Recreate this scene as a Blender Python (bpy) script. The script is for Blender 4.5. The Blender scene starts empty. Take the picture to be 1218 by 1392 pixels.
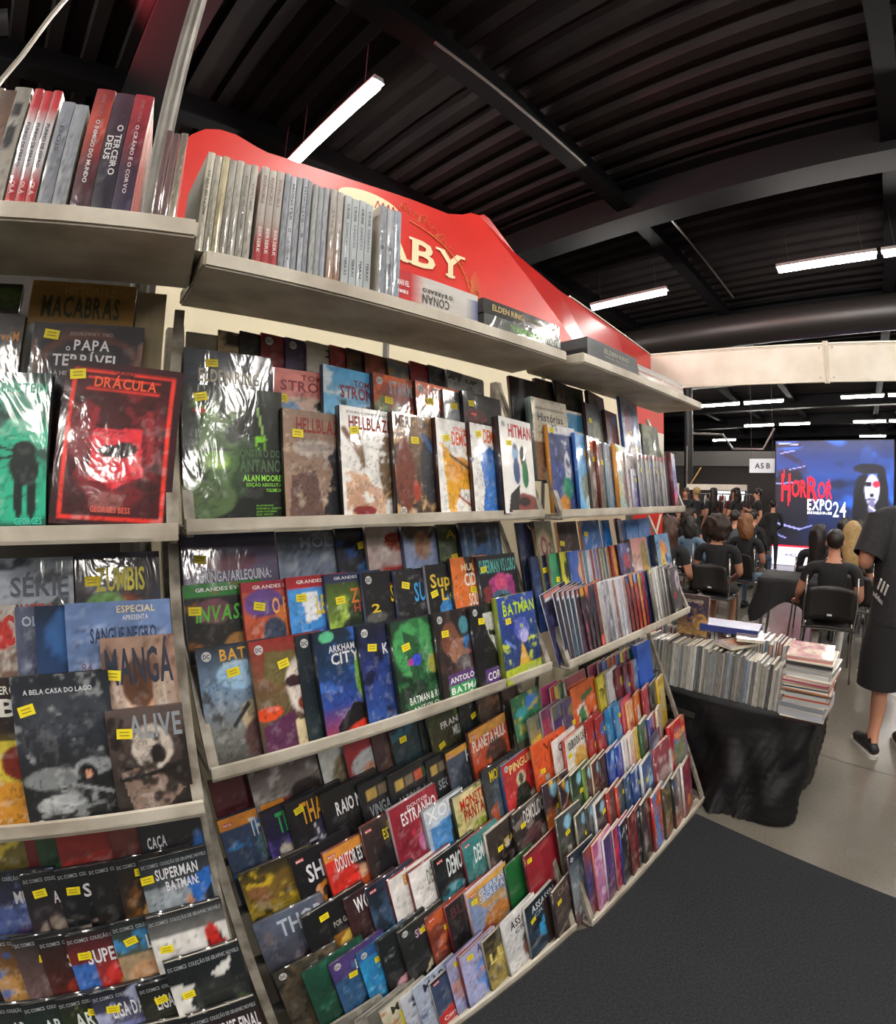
import bpy, bmesh, math, random
import numpy as np
from mathutils import Vector, Matrix

# ------------------------------------------------------------------ camera
scene = bpy.context.scene
COL = scene.collection
CAM_H, CAM_PITCH, CAM_ROLL = 1.483, -0.04339, 0.00891
cam_data = bpy.data.cameras.new('camera')
cam_data.type = 'PANO'                      # the photograph's wide lens bends straight lines
cam_data.panorama_type = 'FISHEYE_LENS_POLYNOMIAL'
cam_data.sensor_fit = 'HORIZONTAL'
cam_data.sensor_width = 36.0
cam_data.sensor_height = 36.0 * 1392 / 1218
cam_data.fisheye_fov = math.radians(200)
cam_data.fisheye_polynomial_k0 = 0.0
cam_data.fisheye_polynomial_k1 = -0.05097018
cam_data.fisheye_polynomial_k2 = 1.533953e-05
cam_data.fisheye_polynomial_k3 = 1.348426e-05
cam_data.fisheye_polynomial_k4 = -1.900639e-07
cam_data.clip_start = 0.02
cam = bpy.data.objects.new('camera', cam_data)
COL.objects.link(cam)
_f = Vector((0, math.cos(CAM_PITCH), math.sin(CAM_PITCH)))
_u = Vector((0, -math.sin(CAM_PITCH), math.cos(CAM_PITCH)))
_x = Vector((1, 0, 0))
_r = _x * math.cos(CAM_ROLL) + _u * math.sin(CAM_ROLL)
_u2 = _u * math.cos(CAM_ROLL) - _x * math.sin(CAM_ROLL)
cam.matrix_world = Matrix(((_r.x, _u2.x, -_f.x, 0), (_r.y, _u2.y, -_f.y, 0), (_r.z, _u2.z, -_f.z, CAM_H), (0, 0, 0, 1)))
scene.camera = cam

# ------------------------------------------------------------------ world and exposure
world = bpy.data.worlds.new('world'); scene.world = world
world.use_nodes = True
world.node_tree.nodes['Background'].inputs[0].default_value = (0.85, 0.9, 1.0, 1)
world.node_tree.nodes['Background'].inputs[1].default_value = 0.05
scene.view_settings.view_transform = 'Standard'
scene.view_settings.look = 'None'
scene.view_settings.gamma = 1.0
scene.view_settings.use_curve_mapping = False
scene.view_settings.exposure = 2.2
scene.cycles.use_denoising = True
scene.cycles.max_bounces = 6
scene.cycles.caustics_reflective = False
scene.cycles.caustics_refractive = False
TUBE_POWER = 38.0          # emission of the hall's fluorescent tubes

# ------------------------------------------------------------------ helpers
RNG = random.Random(7)
def hexc(h):
    h = h.strip()
    if len(h) == 3: h = ''.join(c * 2 for c in h)
    v = [int(h[i:i + 2], 16) / 255 for i in (0, 2, 4)]
    return tuple(c / 12.92 if c <= .04045 else ((c + .055) / 1.055) ** 2.4 for c in v)
def rgba(h): return hexc(h) + (1.0,)
_mats = {}
def mat(name, col='888888', rough=.5, metal=0.0, spec=.5, emit=None, es=1.0, coat=0.0, coat_rough=.06,
        noise=None, nscale=20.0, bump=0.0, bscale=40.0, alpha=1.0, trans=0.0, sheen=0.0):
    if name in _mats: return _mats[name]
    m = bpy.data.materials.new(name); m.use_nodes = True
    nt = m.node_tree; b = nt.nodes['Principled BSDF']; L = nt.links.new
    b.inputs['Base Color'].default_value = rgba(col)
    b.inputs['Roughness'].default_value = rough
    b.inputs['Metallic'].default_value = metal
    b.inputs['Specular IOR Level'].default_value = spec
    b.inputs['Coat Weight'].default_value = coat
    b.inputs['Coat Roughness'].default_value = coat_rough
    b.inputs['Alpha'].default_value = alpha
    b.inputs['Transmission Weight'].default_value = trans
    if emit:
        b.inputs['Emission Color'].default_value = rgba(emit)
        b.inputs['Emission Strength'].default_value = es
    if noise or bump:
        tc = nt.nodes.new('ShaderNodeTexCoord')
    if noise:                                   # mottled second colour
        n = nt.nodes.new('ShaderNodeTexNoise'); n.inputs['Scale'].default_value = nscale
        n.inputs['Detail'].default_value = 6
        L(tc.outputs['Object'], n.inputs['Vector'])
        r = nt.nodes.new('ShaderNodeValToRGB')
        r.color_ramp.elements[0].position = .38; r.color_ramp.elements[0].color = rgba(col)
        r.color_ramp.elements[1].position = .68; r.color_ramp.elements[1].color = rgba(noise)
        L(n.outputs['Fac'], r.inputs['Fac']); L(r.outputs['Color'], b.inputs['Base Color'])
    if bump:
        n2 = nt.nodes.new('ShaderNodeTexNoise'); n2.inputs['Scale'].default_value = bscale
        n2.inputs['Detail'].default_value = 4
        L(tc.outputs['Object'], n2.inputs['Vector'])
        bp = nt.nodes.new('ShaderNodeBump'); bp.inputs['Strength'].default_value = bump
        bp.inputs['Distance'].default_value = .01
        L(n2.outputs['Fac'], bp.inputs['Height']); L(bp.outputs['Normal'], b.inputs['Normal'])
        if coat: L(bp.outputs['Normal'], b.inputs['Coat Normal'])
    _mats[name] = m
    return m
def print_mat(name, film):
    """printed paper: colour from the mesh's print colours; film = crumpled clear wrap over it"""
    m = bpy.data.materials.new(name); m.use_nodes = True
    nt = m.node_tree; b = nt.nodes['Principled BSDF']; L = nt.links.new
    a = nt.nodes.new('ShaderNodeAttribute'); a.attribute_name = 'print'
    L(a.outputs['Color'], b.inputs['Base Color'])
    b.inputs['Roughness'].default_value = .38 if not film else .45
    b.inputs['Specular IOR Level'].default_value = .4
    if film:
        tc = nt.nodes.new('ShaderNodeTexCoord')
        mp = nt.nodes.new('ShaderNodeMapping'); mp.inputs['Scale'].default_value = (1, 1, .45)
        L(tc.outputs['Object'], mp.inputs['Vector'])
        oi = nt.nodes.new('ShaderNodeObjectInfo')
        ad = nt.nodes.new('ShaderNodeVectorMath'); ad.operation = 'ADD'
        sc = nt.nodes.new('ShaderNodeVectorMath'); sc.operation = 'SCALE'; sc.inputs['Scale'].default_value = 30
        cm = nt.nodes.new('ShaderNodeCombineXYZ')
        L(oi.outputs['Random'], cm.inputs['X']); L(oi.outputs['Random'], cm.inputs['Z'])
        L(cm.outputs['Vector'], sc.inputs[0]); L(mp.outputs['Vector'], ad.inputs[0]); L(sc.outputs['Vector'], ad.inputs[1])
        n = nt.nodes.new('ShaderNodeTexNoise'); n.inputs['Scale'].default_value = 15; n.inputs['Detail'].default_value = 3
        n.inputs['Distortion'].default_value = 1.2
        L(ad.outputs['Vector'], n.inputs['Vector'])
        bp = nt.nodes.new('ShaderNodeBump'); bp.inputs['Strength'].default_value = .3; bp.inputs['Distance'].default_value = .006
        L(n.outputs['Fac'], bp.inputs['Height'])
        b.inputs['Coat Weight'].default_value = 1.0
        b.inputs['Coat Roughness'].default_value = .09
        b.inputs['Coat IOR'].default_value = 1.6
        L(bp.outputs['Normal'], b.inputs['Coat Normal'])
    return m

def link(name, mesh, parent=None, mats=(), mw=None):
    o = bpy.data.objects.new(name, mesh); COL.objects.link(o)
    for m in mats: mesh.materials.append(m)
    if parent is not None: o.parent = parent
    if mw is not None: o.matrix_local = mw
    return o
def tag(o, label, cat, group=None):
    o['label'] = label; o['category'] = cat
    if group: o['group'] = group
    return o
def struct(o): o['kind'] = 'structure'; return o
def empty(name, loc=(0, 0, 0), rz=0.0, mw=None):
    o = bpy.data.objects.new(name, None); COL.objects.link(o)
    o.empty_display_size = .05
    if mw is not None: o.matrix_world = mw
    else: o.location = loc; o.rotation_euler = (0, 0, rz)
    return o
class MB:
    """collects boxes, bars, tubes and polygons into one mesh"""
    def __init__(s): s.v = []; s.f = []; s.m = []; s.cur = 0
    def add(s, vs, fs):
        k = len(s.v); s.v += [tuple(v) for v in vs]; s.f += [tuple(i + k for i in f) for f in fs]; s.m += [s.cur] * len(fs); return s
    def box(s, x0, y0, z0, x1, y1, z1):
        v = [(x, y, z) for z in (z0, z1) for y in (y0, y1) for x in (x0, x1)]
        return s.add(v, [(0, 2, 3, 1), (4, 5, 7, 6), (0, 1, 5, 4), (2, 6, 7, 3), (0, 4, 6, 2), (1, 3, 7, 5)])
    def bar(s, p, q, w, d, up=(0, 0, 1)):
        p, q = Vector(p), Vector(q); a = (q - p).normalized(); up = Vector(up)
        if abs(a.dot(up)) > .98: up = Vector((1, 0, 0))
        x = a.cross(up).normalized() * (w / 2); y = x.normalized().cross(a).normalized() * (d / 2)
        v = [e + i * x + j * y for e in (p, q) for i, j in ((-1, -1), (1, -1), (1, 1), (-1, 1))]
        return s.add(v, [(0, 1, 2, 3), (7, 6, 5, 4), (0, 4, 5, 1), (1, 5, 6, 2), (2, 6, 7, 3), (3, 7, 4, 0)])
    def tube(s, pts, r, n=8, cap=True):
        pts = [Vector(p) for p in pts]; rs = r if isinstance(r, (list, tuple)) else [r] * len(pts)
        k = []; prev = None
        for i, p in enumerate(pts):
            a = (pts[min(i + 1, len(pts) - 1)] - pts[max(i - 1, 0)]).normalized()
            if prev is None: x = a.orthogonal().normalized()
            else: x = (prev - a * prev.dot(a)).normalized()
            prev = x; y = a.cross(x)
            k += [p + (x * math.cos(2 * math.pi * j / n) + y * math.sin(2 * math.pi * j / n)) * rs[i] for j in range(n)]
        fs = [(i * n + j, i * n + (j + 1) % n, (i + 1) * n + (j + 1) % n, (i + 1) * n + j) for i in range(len(pts) - 1) for j in range(n)]
        if cap: fs += [tuple(range(n - 1, -1, -1)), tuple((len(pts) - 1) * n + j for j in range(n))]
        return s.add(k, fs)
    def prism(s, pts, off):
        """a flat outline (3D points) pushed along off"""
        n = len(pts); off = Vector(off); v = [Vector(p) for p in pts]; v += [p + off for p in v]
        return s.add(v, [tuple(range(n)), tuple(range(2 * n - 1, n - 1, -1))] + [(i, i + n, (i + 1) % n + n, (i + 1) % n) for i in range(n)])
    def ball(s, c, r, nu=14, nv=9, rx=1, ry=1, rz=1):
        c = Vector(c); v = [c + Vector((0, 0, r * rz))]
        for i in range(1, nv):
            t = math.pi * i / nv
            v += [c + Vector((r * rx * math.sin(t) * math.cos(2 * math.pi * j / nu), r * ry * math.sin(t) * math.sin(2 * math.pi * j / nu), r * rz * math.cos(t))) for j in range(nu)]
        v.append(c - Vector((0, 0, r * rz)))
        f = [(0, 1 + j, 1 + (j + 1) % nu) for j in range(nu)]
        f += [(1 + i * nu + j, 1 + (i + 1) * nu + j, 1 + (i + 1) * nu + (j + 1) % nu, 1 + i * nu + (j + 1) % nu) for i in range(nv - 2) for j in range(nu)]
        e = len(v) - 1; f += [(e, e - nu + (j + 1) % nu, e - nu + j) for j in range(nu)]
        return s.add(v, f)
    def mesh(s, name, smooth=False, fix=True):
        me = bpy.data.meshes.new(name); me.from_pydata(s.v, [], s.f)
        if any(s.m): me.polygons.foreach_set('material_index', s.m)
        if fix:
            bm = bmesh.new(); bm.from_mesh(me); bmesh.ops.recalc_face_normals(bm, faces=bm.faces); bm.to_mesh(me); bm.free()
        if smooth: me.polygons.foreach_set('use_smooth', [True] * len(me.polygons))
        me.update(); return me
    def obj(s, name, m, parent=None, smooth=False, mw=None, fix=True):
        ms = m if isinstance(m, (list, tuple)) else (m,)
        return link(name, s.mesh(name, smooth, fix), parent, ms, mw)
def bevel(o, w=.003, seg=2):
    bm = bmesh.new(); bm.from_mesh(o.data)
    bmesh.ops.bevel(bm, geom=[e for e in bm.edges], offset=w, segments=seg, affect='EDGES', clamp_overlap=True)
    bm.to_mesh(o.data); bm.free(); return o

# ------------------------------------------------------------------ lettering (built-in font, cached glyph by glyph)
GLYPHS = 'ABCDEFGHIJKLMNOPQRSTUVWXYZabcdefghijklmnopqrstuvwxyz0123456789ÃÂÁÀÇÉÊÍÓÔÕÚáãâçéêíóõú&:.!,/-$'
_gl = {}
def _glyphs(bold):
    if bold in _gl: return _gl[bold]
    tab = {}; obs = []
    for ch in GLYPHS:
        cu = bpy.data.curves.new('glyph', 'FONT'); cu.body = ch; cu.size = 1.0
        cu.resolution_u = 2; cu.offset = .022 if bold else .004; cu.fill_mode = 'FRONT'
        o = bpy.data.objects.new('glyph', cu); COL.objects.link(o); obs.append((ch, o, cu))
    dg = bpy.context.evaluated_depsgraph_get(); dg.update()
    for ch, o, cu in obs:
        me = bpy.data.meshes.new_from_object(o.evaluated_get(dg), depsgraph=dg)
        v = np.array([x.co[:2] for x in me.vertices]) if len(me.vertices) else np.zeros((0, 2))
        f = [tuple(p.vertices) for p in me.polygons]
        x0, x1 = (v[:, 0].min(), v[:, 0].max()) if len(v) else (0, .3)
        if len(v): v[:, 0] -= x0
        tab[ch] = (v, f, x1 - x0); bpy.data.meshes.remove(me)
    for ch, o, cu in obs: bpy.data.objects.remove(o); bpy.data.curves.remove(cu)
    tab[' '] = (np.zeros((0, 2)), [], .2)
    capv = tab['H'][0]; tab['cap'] = capv[:, 1].max()
    _gl[bold] = tab; return tab
def lettering(text, x0, y0, x1, y1, bold=True, shear=0.0):
    """text fitted into a box; returns 2D vertices and faces"""
    tab = _glyphs(bold); x = 0; V = []; F = []
    for ch in text:
        v, f, w = tab.get(ch, tab['-'])
        k = sum(len(a) for a in V)
        if len(v): V.append(v + [x, 0]); F += [tuple(i + k for i in p) for p in f]
        x += w + .075
    V = np.concatenate(V); V[:, 1] /= tab['cap']; V[:, 0] /= max(x - .075, 1e-6)
    V[:, 0] += shear * V[:, 1] * .1
    V[:, 0] = x0 + V[:, 0] * (x1 - x0); V[:, 1] = y0 + V[:, 1] * (y1 - y0)
    return V, F
def ink(col, rough=.4, es=0):
    return mat('ink_' + col + ('_lit' if es else ''), col, rough, emit=col if es else None, es=es)
def sign_text(name, text, box, origin, xax, yax, m, parent, bold=True, shear=0.0, lift=0.0):
    """flat lettering on any surface: origin and axes in the parent's frame"""
    V, F = lettering(text, *box, bold=bold, shear=shear)
    o, a, b = Vector(origin), Vector(xax), Vector(yax); n = a.cross(b).normalized() * lift
    mb = MB(); mb.add([o + a * p[0] + b * p[1] + n for p in V], F)
    return mb.obj(name, m, parent, fix=False)

# ------------------------------------------------------------------ axes of the hall: E1 runs along the tubes, E2 along the racks
E1 = Vector((.702, -.712, 0)); E2 = Vector((.712, .702, 0))
def H(a, b, z=0.0): return E1 * a + E2 * b + Vector((0, 0, z))
HALL = Matrix(((E1.x, E2.x, 0, 0), (E1.y, E2.y, 0, 0), (0, 0, 1, 0), (0, 0, 0, 1)))
# racks: plan origin of the left end, direction of the row
RACK = {'M': (-.3179, .6387, .7052), 'R': (.5017, 1.2914, .7268), 'L': (-1.1628, .0018, .5477)}
def rack_axes(k):
    x, y, a = RACK[k]
    return Vector((x, y, 0)), Vector((math.cos(a), math.sin(a), 0)), Vector((math.sin(a), -math.cos(a), 0))

# ================================================================== the hall
M_floor = mat('floor_concrete', '6a655c', .22, noise='716b62', nscale=3.0, spec=.5)
def floor_specks():
    nt = M_floor.node_tree; b = nt.nodes['Principled BSDF']; L = nt.links.new
    src = b.inputs['Base Color'].links[0].from_socket
    tc = nt.nodes.new('ShaderNodeTexCoord')
    v = nt.nodes.new('ShaderNodeTexVoronoi'); v.inputs['Scale'].default_value = 75
    L(tc.outputs['Object'], v.inputs['Vector'])
    r = nt.nodes.new('ShaderNodeValToRGB'); r.color_ramp.elements[0].position = .14; r.color_ramp.elements[1].position = .26
    r.color_ramp.elements[0].color = (1, 1, 1, 1); r.color_ramp.elements[1].color = (0, 0, 0, 1)
    L(v.outputs['Distance'], r.inputs['Fac'])
    n = nt.nodes.new('ShaderNodeTexNoise'); n.inputs['Scale'].default_value = 60; L(tc.outputs['Object'], n.inputs['Vector'])
    mu = nt.nodes.new('ShaderNodeMath'); mu.operation = 'MULTIPLY'; L(r.outputs['Color'], mu.inputs[0]); L(n.outputs['Fac'], mu.inputs[1])
    mx = nt.nodes.new('ShaderNodeMix'); mx.data_type = 'RGBA'
    L(mu.outputs[0], mx.inputs['Factor']); L(src, mx.inputs['A']); mx.inputs['B'].default_value = rgba('35312c')
    L(mx.outputs['Result'], b.inputs['Base Color'])
    n2 = nt.nodes.new('ShaderNodeTexNoise'); n2.inputs['Scale'].default_value = 1.3; L(tc.outputs['Object'], n2.inputs['Vector'])
    mr = nt.nodes.new('ShaderNodeMapRange'); mr.inputs['To Min'].default_value = .2; mr.inputs['To Max'].default_value = .32
    L(n2.outputs['Fac'], mr.inputs['Value']); L(mr.outputs['Result'], b.inputs['Roughness'])
floor_specks()
M_black = mat('black_paint', '17161a', .6)
M_deck = mat('ceiling_deck', '140f10', .75, noise='1d1716', nscale=1.5, spec=.2)
M_beam = mat('beam_paint', '0b0a0c', .75, spec=.15)
M_dark = mat('dark_panel', '1b1a1c', .7)
struct(MB().box(-22, -14, -.1, 22, 36, 0).obj('floor', M_floor, mw=HALL))

# corrugated roof deck
mb = MB(); P = []
b_ = -14.0
while b_ < 36:
    P += [(b_, 5.0), (b_ + .11, 5.0), (b_ + .15, 5.07), (b_ + .26, 5.07)]; b_ += .30
v = [(a, b, z) for (b, z) in P for a in (-22, 22)]
mb.add(v, [(2 * i, 2 * i + 1, 2 * i + 3, 2 * i + 2) for i in range(len(P) - 1)])
struct(mb.obj('ceiling', M_deck, mw=HALL, fix=False))
k = 0
for b0 in (-8.9, -4.3, .35, 4.95, 9.6, 14.2, 18.9, 23.5, 28.2):            # main girders
    k += 1
    mb = MB(); mb.box(-22, b0 - .18, 4.52, 22, b0 + .18, 4.56); mb.box(-22, b0 - .015, 4.56, 22, b0 + .015, 4.96); mb.box(-22, b0 - .18, 4.96, 22, b0 + .18, 5.0)
    struct(mb.obj('trim_%d' % k, M_beam, mw=HALL))
for a0 in (-13.0, -9.4, -5.8, -4.05, -2.2, .6, 1.4, 3.4, 5.0, 8.6, 12.2):           # purlins between girders
    k += 1
    mb = MB(); mb.box(a0 - .09, -14, 4.72, a0 + .09, 36, 4.75); mb.box(a0 - .01, -14, 4.75, a0 + .01, 36, 5.0)
    struct(mb.obj('trim_%d' % k, M_beam, mw=HALL))
# thin conduits
M_pipe = mat('conduit', '77726e', .35, metal=.6)
for a0, b0, b1, lab in ((-2.1, 1.9, 3.9, 'thin grey conduit under the roof deck above the racks'), (-1.8, 5.0, 8.2, 'thin grey conduit running beyond the roof girder')):
    tag(MB().tube([(a0, b0, 4.68), (a0, (b0 + b1) / 2, 4.68), (a0, b1, 4.68)], .013, 6).obj('conduit', M_pipe, mw=HALL), lab, 'pipe')
struct(MB().box(-22, 34, 0, 22, 34.3, 5.1).obj('wall_back', M_dark, mw=HALL))
struct(MB().box(-22.3, -14, 0, -22, 36, 5.1).obj('wall_left', M_dark, mw=HALL))
struct(MB().box(22, -14, 0, 22.3, 36, 5.1).obj('wall_right', M_dark, mw=HALL))
struct(MB().box(-22, -14.3, 0, 22, -14, 5.1).obj('wall_front', M_dark, mw=HALL))
# long air duct under the ceiling
M_duct = mat('duct_paint', '1e1c1b', .45)
tag(MB().tube([(-21.9, 9.2, 4.45), (0, 9.2, 4.45), (21.9, 9.2, 4.45)], .3, 20).obj('air_duct', M_duct, mw=HALL, smooth=True), 'long dark round air duct under the ceiling beyond the tube lamps', 'air duct')

# fluorescent tube lamps
M_tube = mat('tube_light', 'fff6e6', emit='fff9f1', es=TUBE_POWER)
M_house = mat('lamp_housing', '9a9896', .5)
def tube_meshes():
    a = MB(); a.tube([(0.02, 0, 0), (.58, 0, 0), (1.14, 0, 0)], .034, 12)
    h = MB(); h.add([(x, y, z) for x in (0, 1.16) for y, z in ((-.035, .075), (.035, .075), (.05, .03), (.02, .036), (-.02, .036), (-.05, .03))], [(0, 1, 2, 3, 4, 5), (11, 10, 9, 8, 7, 6)] + [(i, i + 6, (i + 1) % 6 + 6, (i + 1) % 6) for i in range(6)])
    r = MB(); r.bar((0, 0, .075), (0, 0, .52), .006, .006)
    return a.mesh('tube', True), h.mesh('housing'), r.mesh('hanger')
TM = tube_meshes()
for me, m in zip(TM, (M_tube, M_house, M_black)): me.materials.append(m)
ORD = ['first', 'second', 'third', 'fourth', 'fifth', 'sixth', 'seventh', 'eighth', 'ninth', 'tenth', 'eleventh', 'twelfth', 'thirteenth', 'fourteenth', 'fifteenth', 'sixteenth', 'seventeenth', 'eighteenth', 'nineteenth', 'twentieth']
rows = [(-7.7, (-4.6, -3.4, -.8, .42, 3.0, 4.22)), (-3.08, (-4.6, -3.4, -.8, .42, 3.0, 4.22, 6.8)), (1.57, (-4.62, -3.44, -.8, .42, 3.0, 4.22, 6.8, 8.0)), (6.25, (-6.4, -3.4, -.81, .40, 3.0, 4.22)),
        (10.9, (-4.6, 3.0, 4.22)), (15.25, (-5.8, -4.5, -3.22, -.5, .75, 3.2)), (20.35, (-4.3, -2.95, -.25, 1.0)), (25.2, (-6.9, -.05))]
for ri, (b0, As) in enumerate(rows):
    for ai, a0 in enumerate(As):
        o = empty('tube_lamp', mw=HALL @ Matrix.Translation((a0, b0, 4.17)))
        for nm, me in zip(('tube', 'housing'), TM): link(nm, me, o)
        for hx in (.15, 1.0): link('hanger', TM[2], o).location = (hx, 0, 0)
        lab = 'lit white tube lamp hanging from the ceiling, %s in the %s lamp row' % (ORD[ai], ORD[ri])
        tag(o, lab, 'lamp', 'ceiling tube lamps')

# dark carpet in front of the racks
M_carpet = mat('carpet_fibre', '2c2d30', .95, noise='3a3b3e', nscale=120, bump=.6, bscale=400, spec=.15)
oM, dM, nM = rack_axes('M')
oR, dR, nR = rack_axes('R')
pa = Vector((1.18, 1.85, 0)); dirc = Vector((.565, -.825, 0)).normalized(); back = -Vector((dirc.y, -dirc.x, 0))
back = Vector((-.74, -.67, 0)).normalized()
pts = [pa - dirc * .02, pa + dirc * 3.2, pa + dirc * 3.2 + back * 4.4] + [rack_axes(q)[0] + rack_axes(q)[1] * u_ + rack_axes(q)[2] * .011 for q, u_ in (('L', -.1), ('L', 1.0), ('M', .0), ('M', 1.0), ('R', .02), ('R', .87))]
tag(MB().prism(pts, (0, 0, .008)).obj('carpet', M_carpet), 'dark charcoal carpet lying on the floor before the comic racks', 'carpet')
jd = Vector((.574, -.819, 0)); jn = Vector((.819, .574, 0)) * .004; jp = Vector((2.148, 2.233, 0))
struct(MB().prism([jp - jd * 4 - jn, jp + jd * 3 - jn, jp + jd * 3 + jn, jp - jd * 4 + jn], (0, 0, .0006)).obj('trim_60', mat('floor_joint', '3a3630', .6)))

# ================================================================== racks
M_shelf = mat('shelf_paint', 'cdc6b7', .55, noise='a59b8b', nscale=9, bump=.15, bscale=30)
M_bar = mat('rack_steel', 'a49d90', .45, metal=.2, noise='6d655a', nscale=25)
M_step = mat('rack_step', '3a3836', .7)
SEC = {'A': (-.245, 1.42, math.radians(24), .12), 'B': (-.20, .955, math.radians(28), .22), 'C': (-.02, .035, math.radians(25.6), .22), 'T': (-.165, 1.9, 0.0, 0.0)}
ROWS = {'A': (0.0, .10, .19), 'B': (-.015, .095, .18), 'C': (-.02, .125, .25, .37, .49, .60)}
RLAB = {'L': 'white metal comic rack below the grey upright pole', 'M': 'white metal comic rack between the pole rack and the rack beside the draped table',
        'R': 'white metal comic rack beside the black draped table'}
def rackpt(k, u, out, z):
    o, d, n = rack_axes(k); return o + d * u + n * out + Vector((0, 0, z))
def make_rack(k, u0, u1):
    o, d, n = rack_axes(k)
    root = empty('comic_rack', mw=Matrix(((d.x, -n.x, 0, o.x), (d.y, -n.y, 0, o.y), (0, 0, 1, 0), (0, 0, 0, 1))))   # x along, y inward
    tag(root, RLAB[k], 'rack', 'comic racks')
    # top shelf board
    bevel(MB().box(u0 - .005, .154, 1.868, u1 + .005, .375, 1.9).obj('top_shelf', M_shelf, root), .004, 2)
    # lips
    for nm, yo, z in (('shelf_lip', .232, 1.402), ('shelf_lip', .184, .936), ('bottom_lip', -.008, .012)):
        mb = MB(); mb.box(u0, yo, z, u1, yo + .008, z + .028); mb.box(u0, yo, z, u1, yo + .045, z + .006)
        mb.obj(nm, M_shelf, root)
    # end frames: rear upright, three slanted bars, brackets
    for u in (u0 + .008, u1 - .008):
        MB().bar((u - .06 * (k == 'L' and u > .5), .52, 0), (u - .06 * (k == 'L' and u > .5), .52, 1.86), .028, .028).obj('upright', M_bar, root)
        MB().bar((u, .238, 1.41), (u, .43, 1.84), .012, .02, (1, 0, 0)).obj('side_bar', M_bar, root)
        MB().bar((u, .19, .945), (u, .42, 1.375), .012, .02, (1, 0, 0)).obj('side_bar', M_bar, root)
        MB().bar((u, .0, .02), (u, .44, .91), .014, .022, (1, 0, 0)).obj('side_bar', M_bar, root)
        MB().bar((u, .24, 1.406), (u, .52, 1.40), .012, .018).obj('bracket', M_bar, root)
        MB().bar((u, .19, .94), (u, .52, .935), .012, .018).obj('bracket', M_bar, root)
        MB().bar((u, .0, .015), (u, .52, .012), .014, .02).obj('bracket', M_bar, root)
    # steps the rows of books stand on
    for s in 'ABC':
        o0, h0, sg, be = SEC[s]
        for x in ROWS[s]:
            y = -(o0 - x * math.tan(sg)); z = h0 + x
            up = Vector((0, math.sin(be), math.cos(be))); inn = Vector((0, math.cos(be), -math.sin(be)))
            p = Vector((0, y, z)) - up * .0015 - inn * .002
            q = p + inn * .034; a = [p, q, q - up * .004, p - up * .004]
            MB().prism([(u0 + .016, r.y, r.z) for r in a], (u1 - u0 - .032, 0, 0)).obj('step', M_step, root)
    return root
make_rack('L', 0, 1.0); make_rack('M', 0, 1.0); make_rack('R', 0, 1.0)

# ================================================================== printed books
def vnoise(U, V, scale, seed):
    x = U * scale + seed * 17.3; y = V * scale * 1.5 + seed * 9.1
    xi, yi = np.floor(x), np.floor(y); fx, fy = x - xi, y - yi
    fx = fx * fx * (3 - 2 * fx); fy = fy * fy * (3 - 2 * fy)
    def hsh(a, b): v = np.sin(a * 127.1 + b * 311.7 + seed * 3.7) * 43758.5453; return v - np.floor(v)
    return (hsh(xi, yi) * (1 - fx) + hsh(xi + 1, yi) * fx) * (1 - fy) + (hsh(xi, yi + 1) * (1 - fx) + hsh(xi + 1, yi + 1) * fx) * fy
def fbm(U, V, s, seed): return .55 * vnoise(U, V, s, seed) + .3 * vnoise(U, V, s * 2.3, seed + 5) + .15 * vnoise(U, V, s * 5.1, seed + 9)
def sstep(a, b, x): t = np.clip((x - a) / (b - a), 0, 1); return t * t * (3 - 2 * t)
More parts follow.
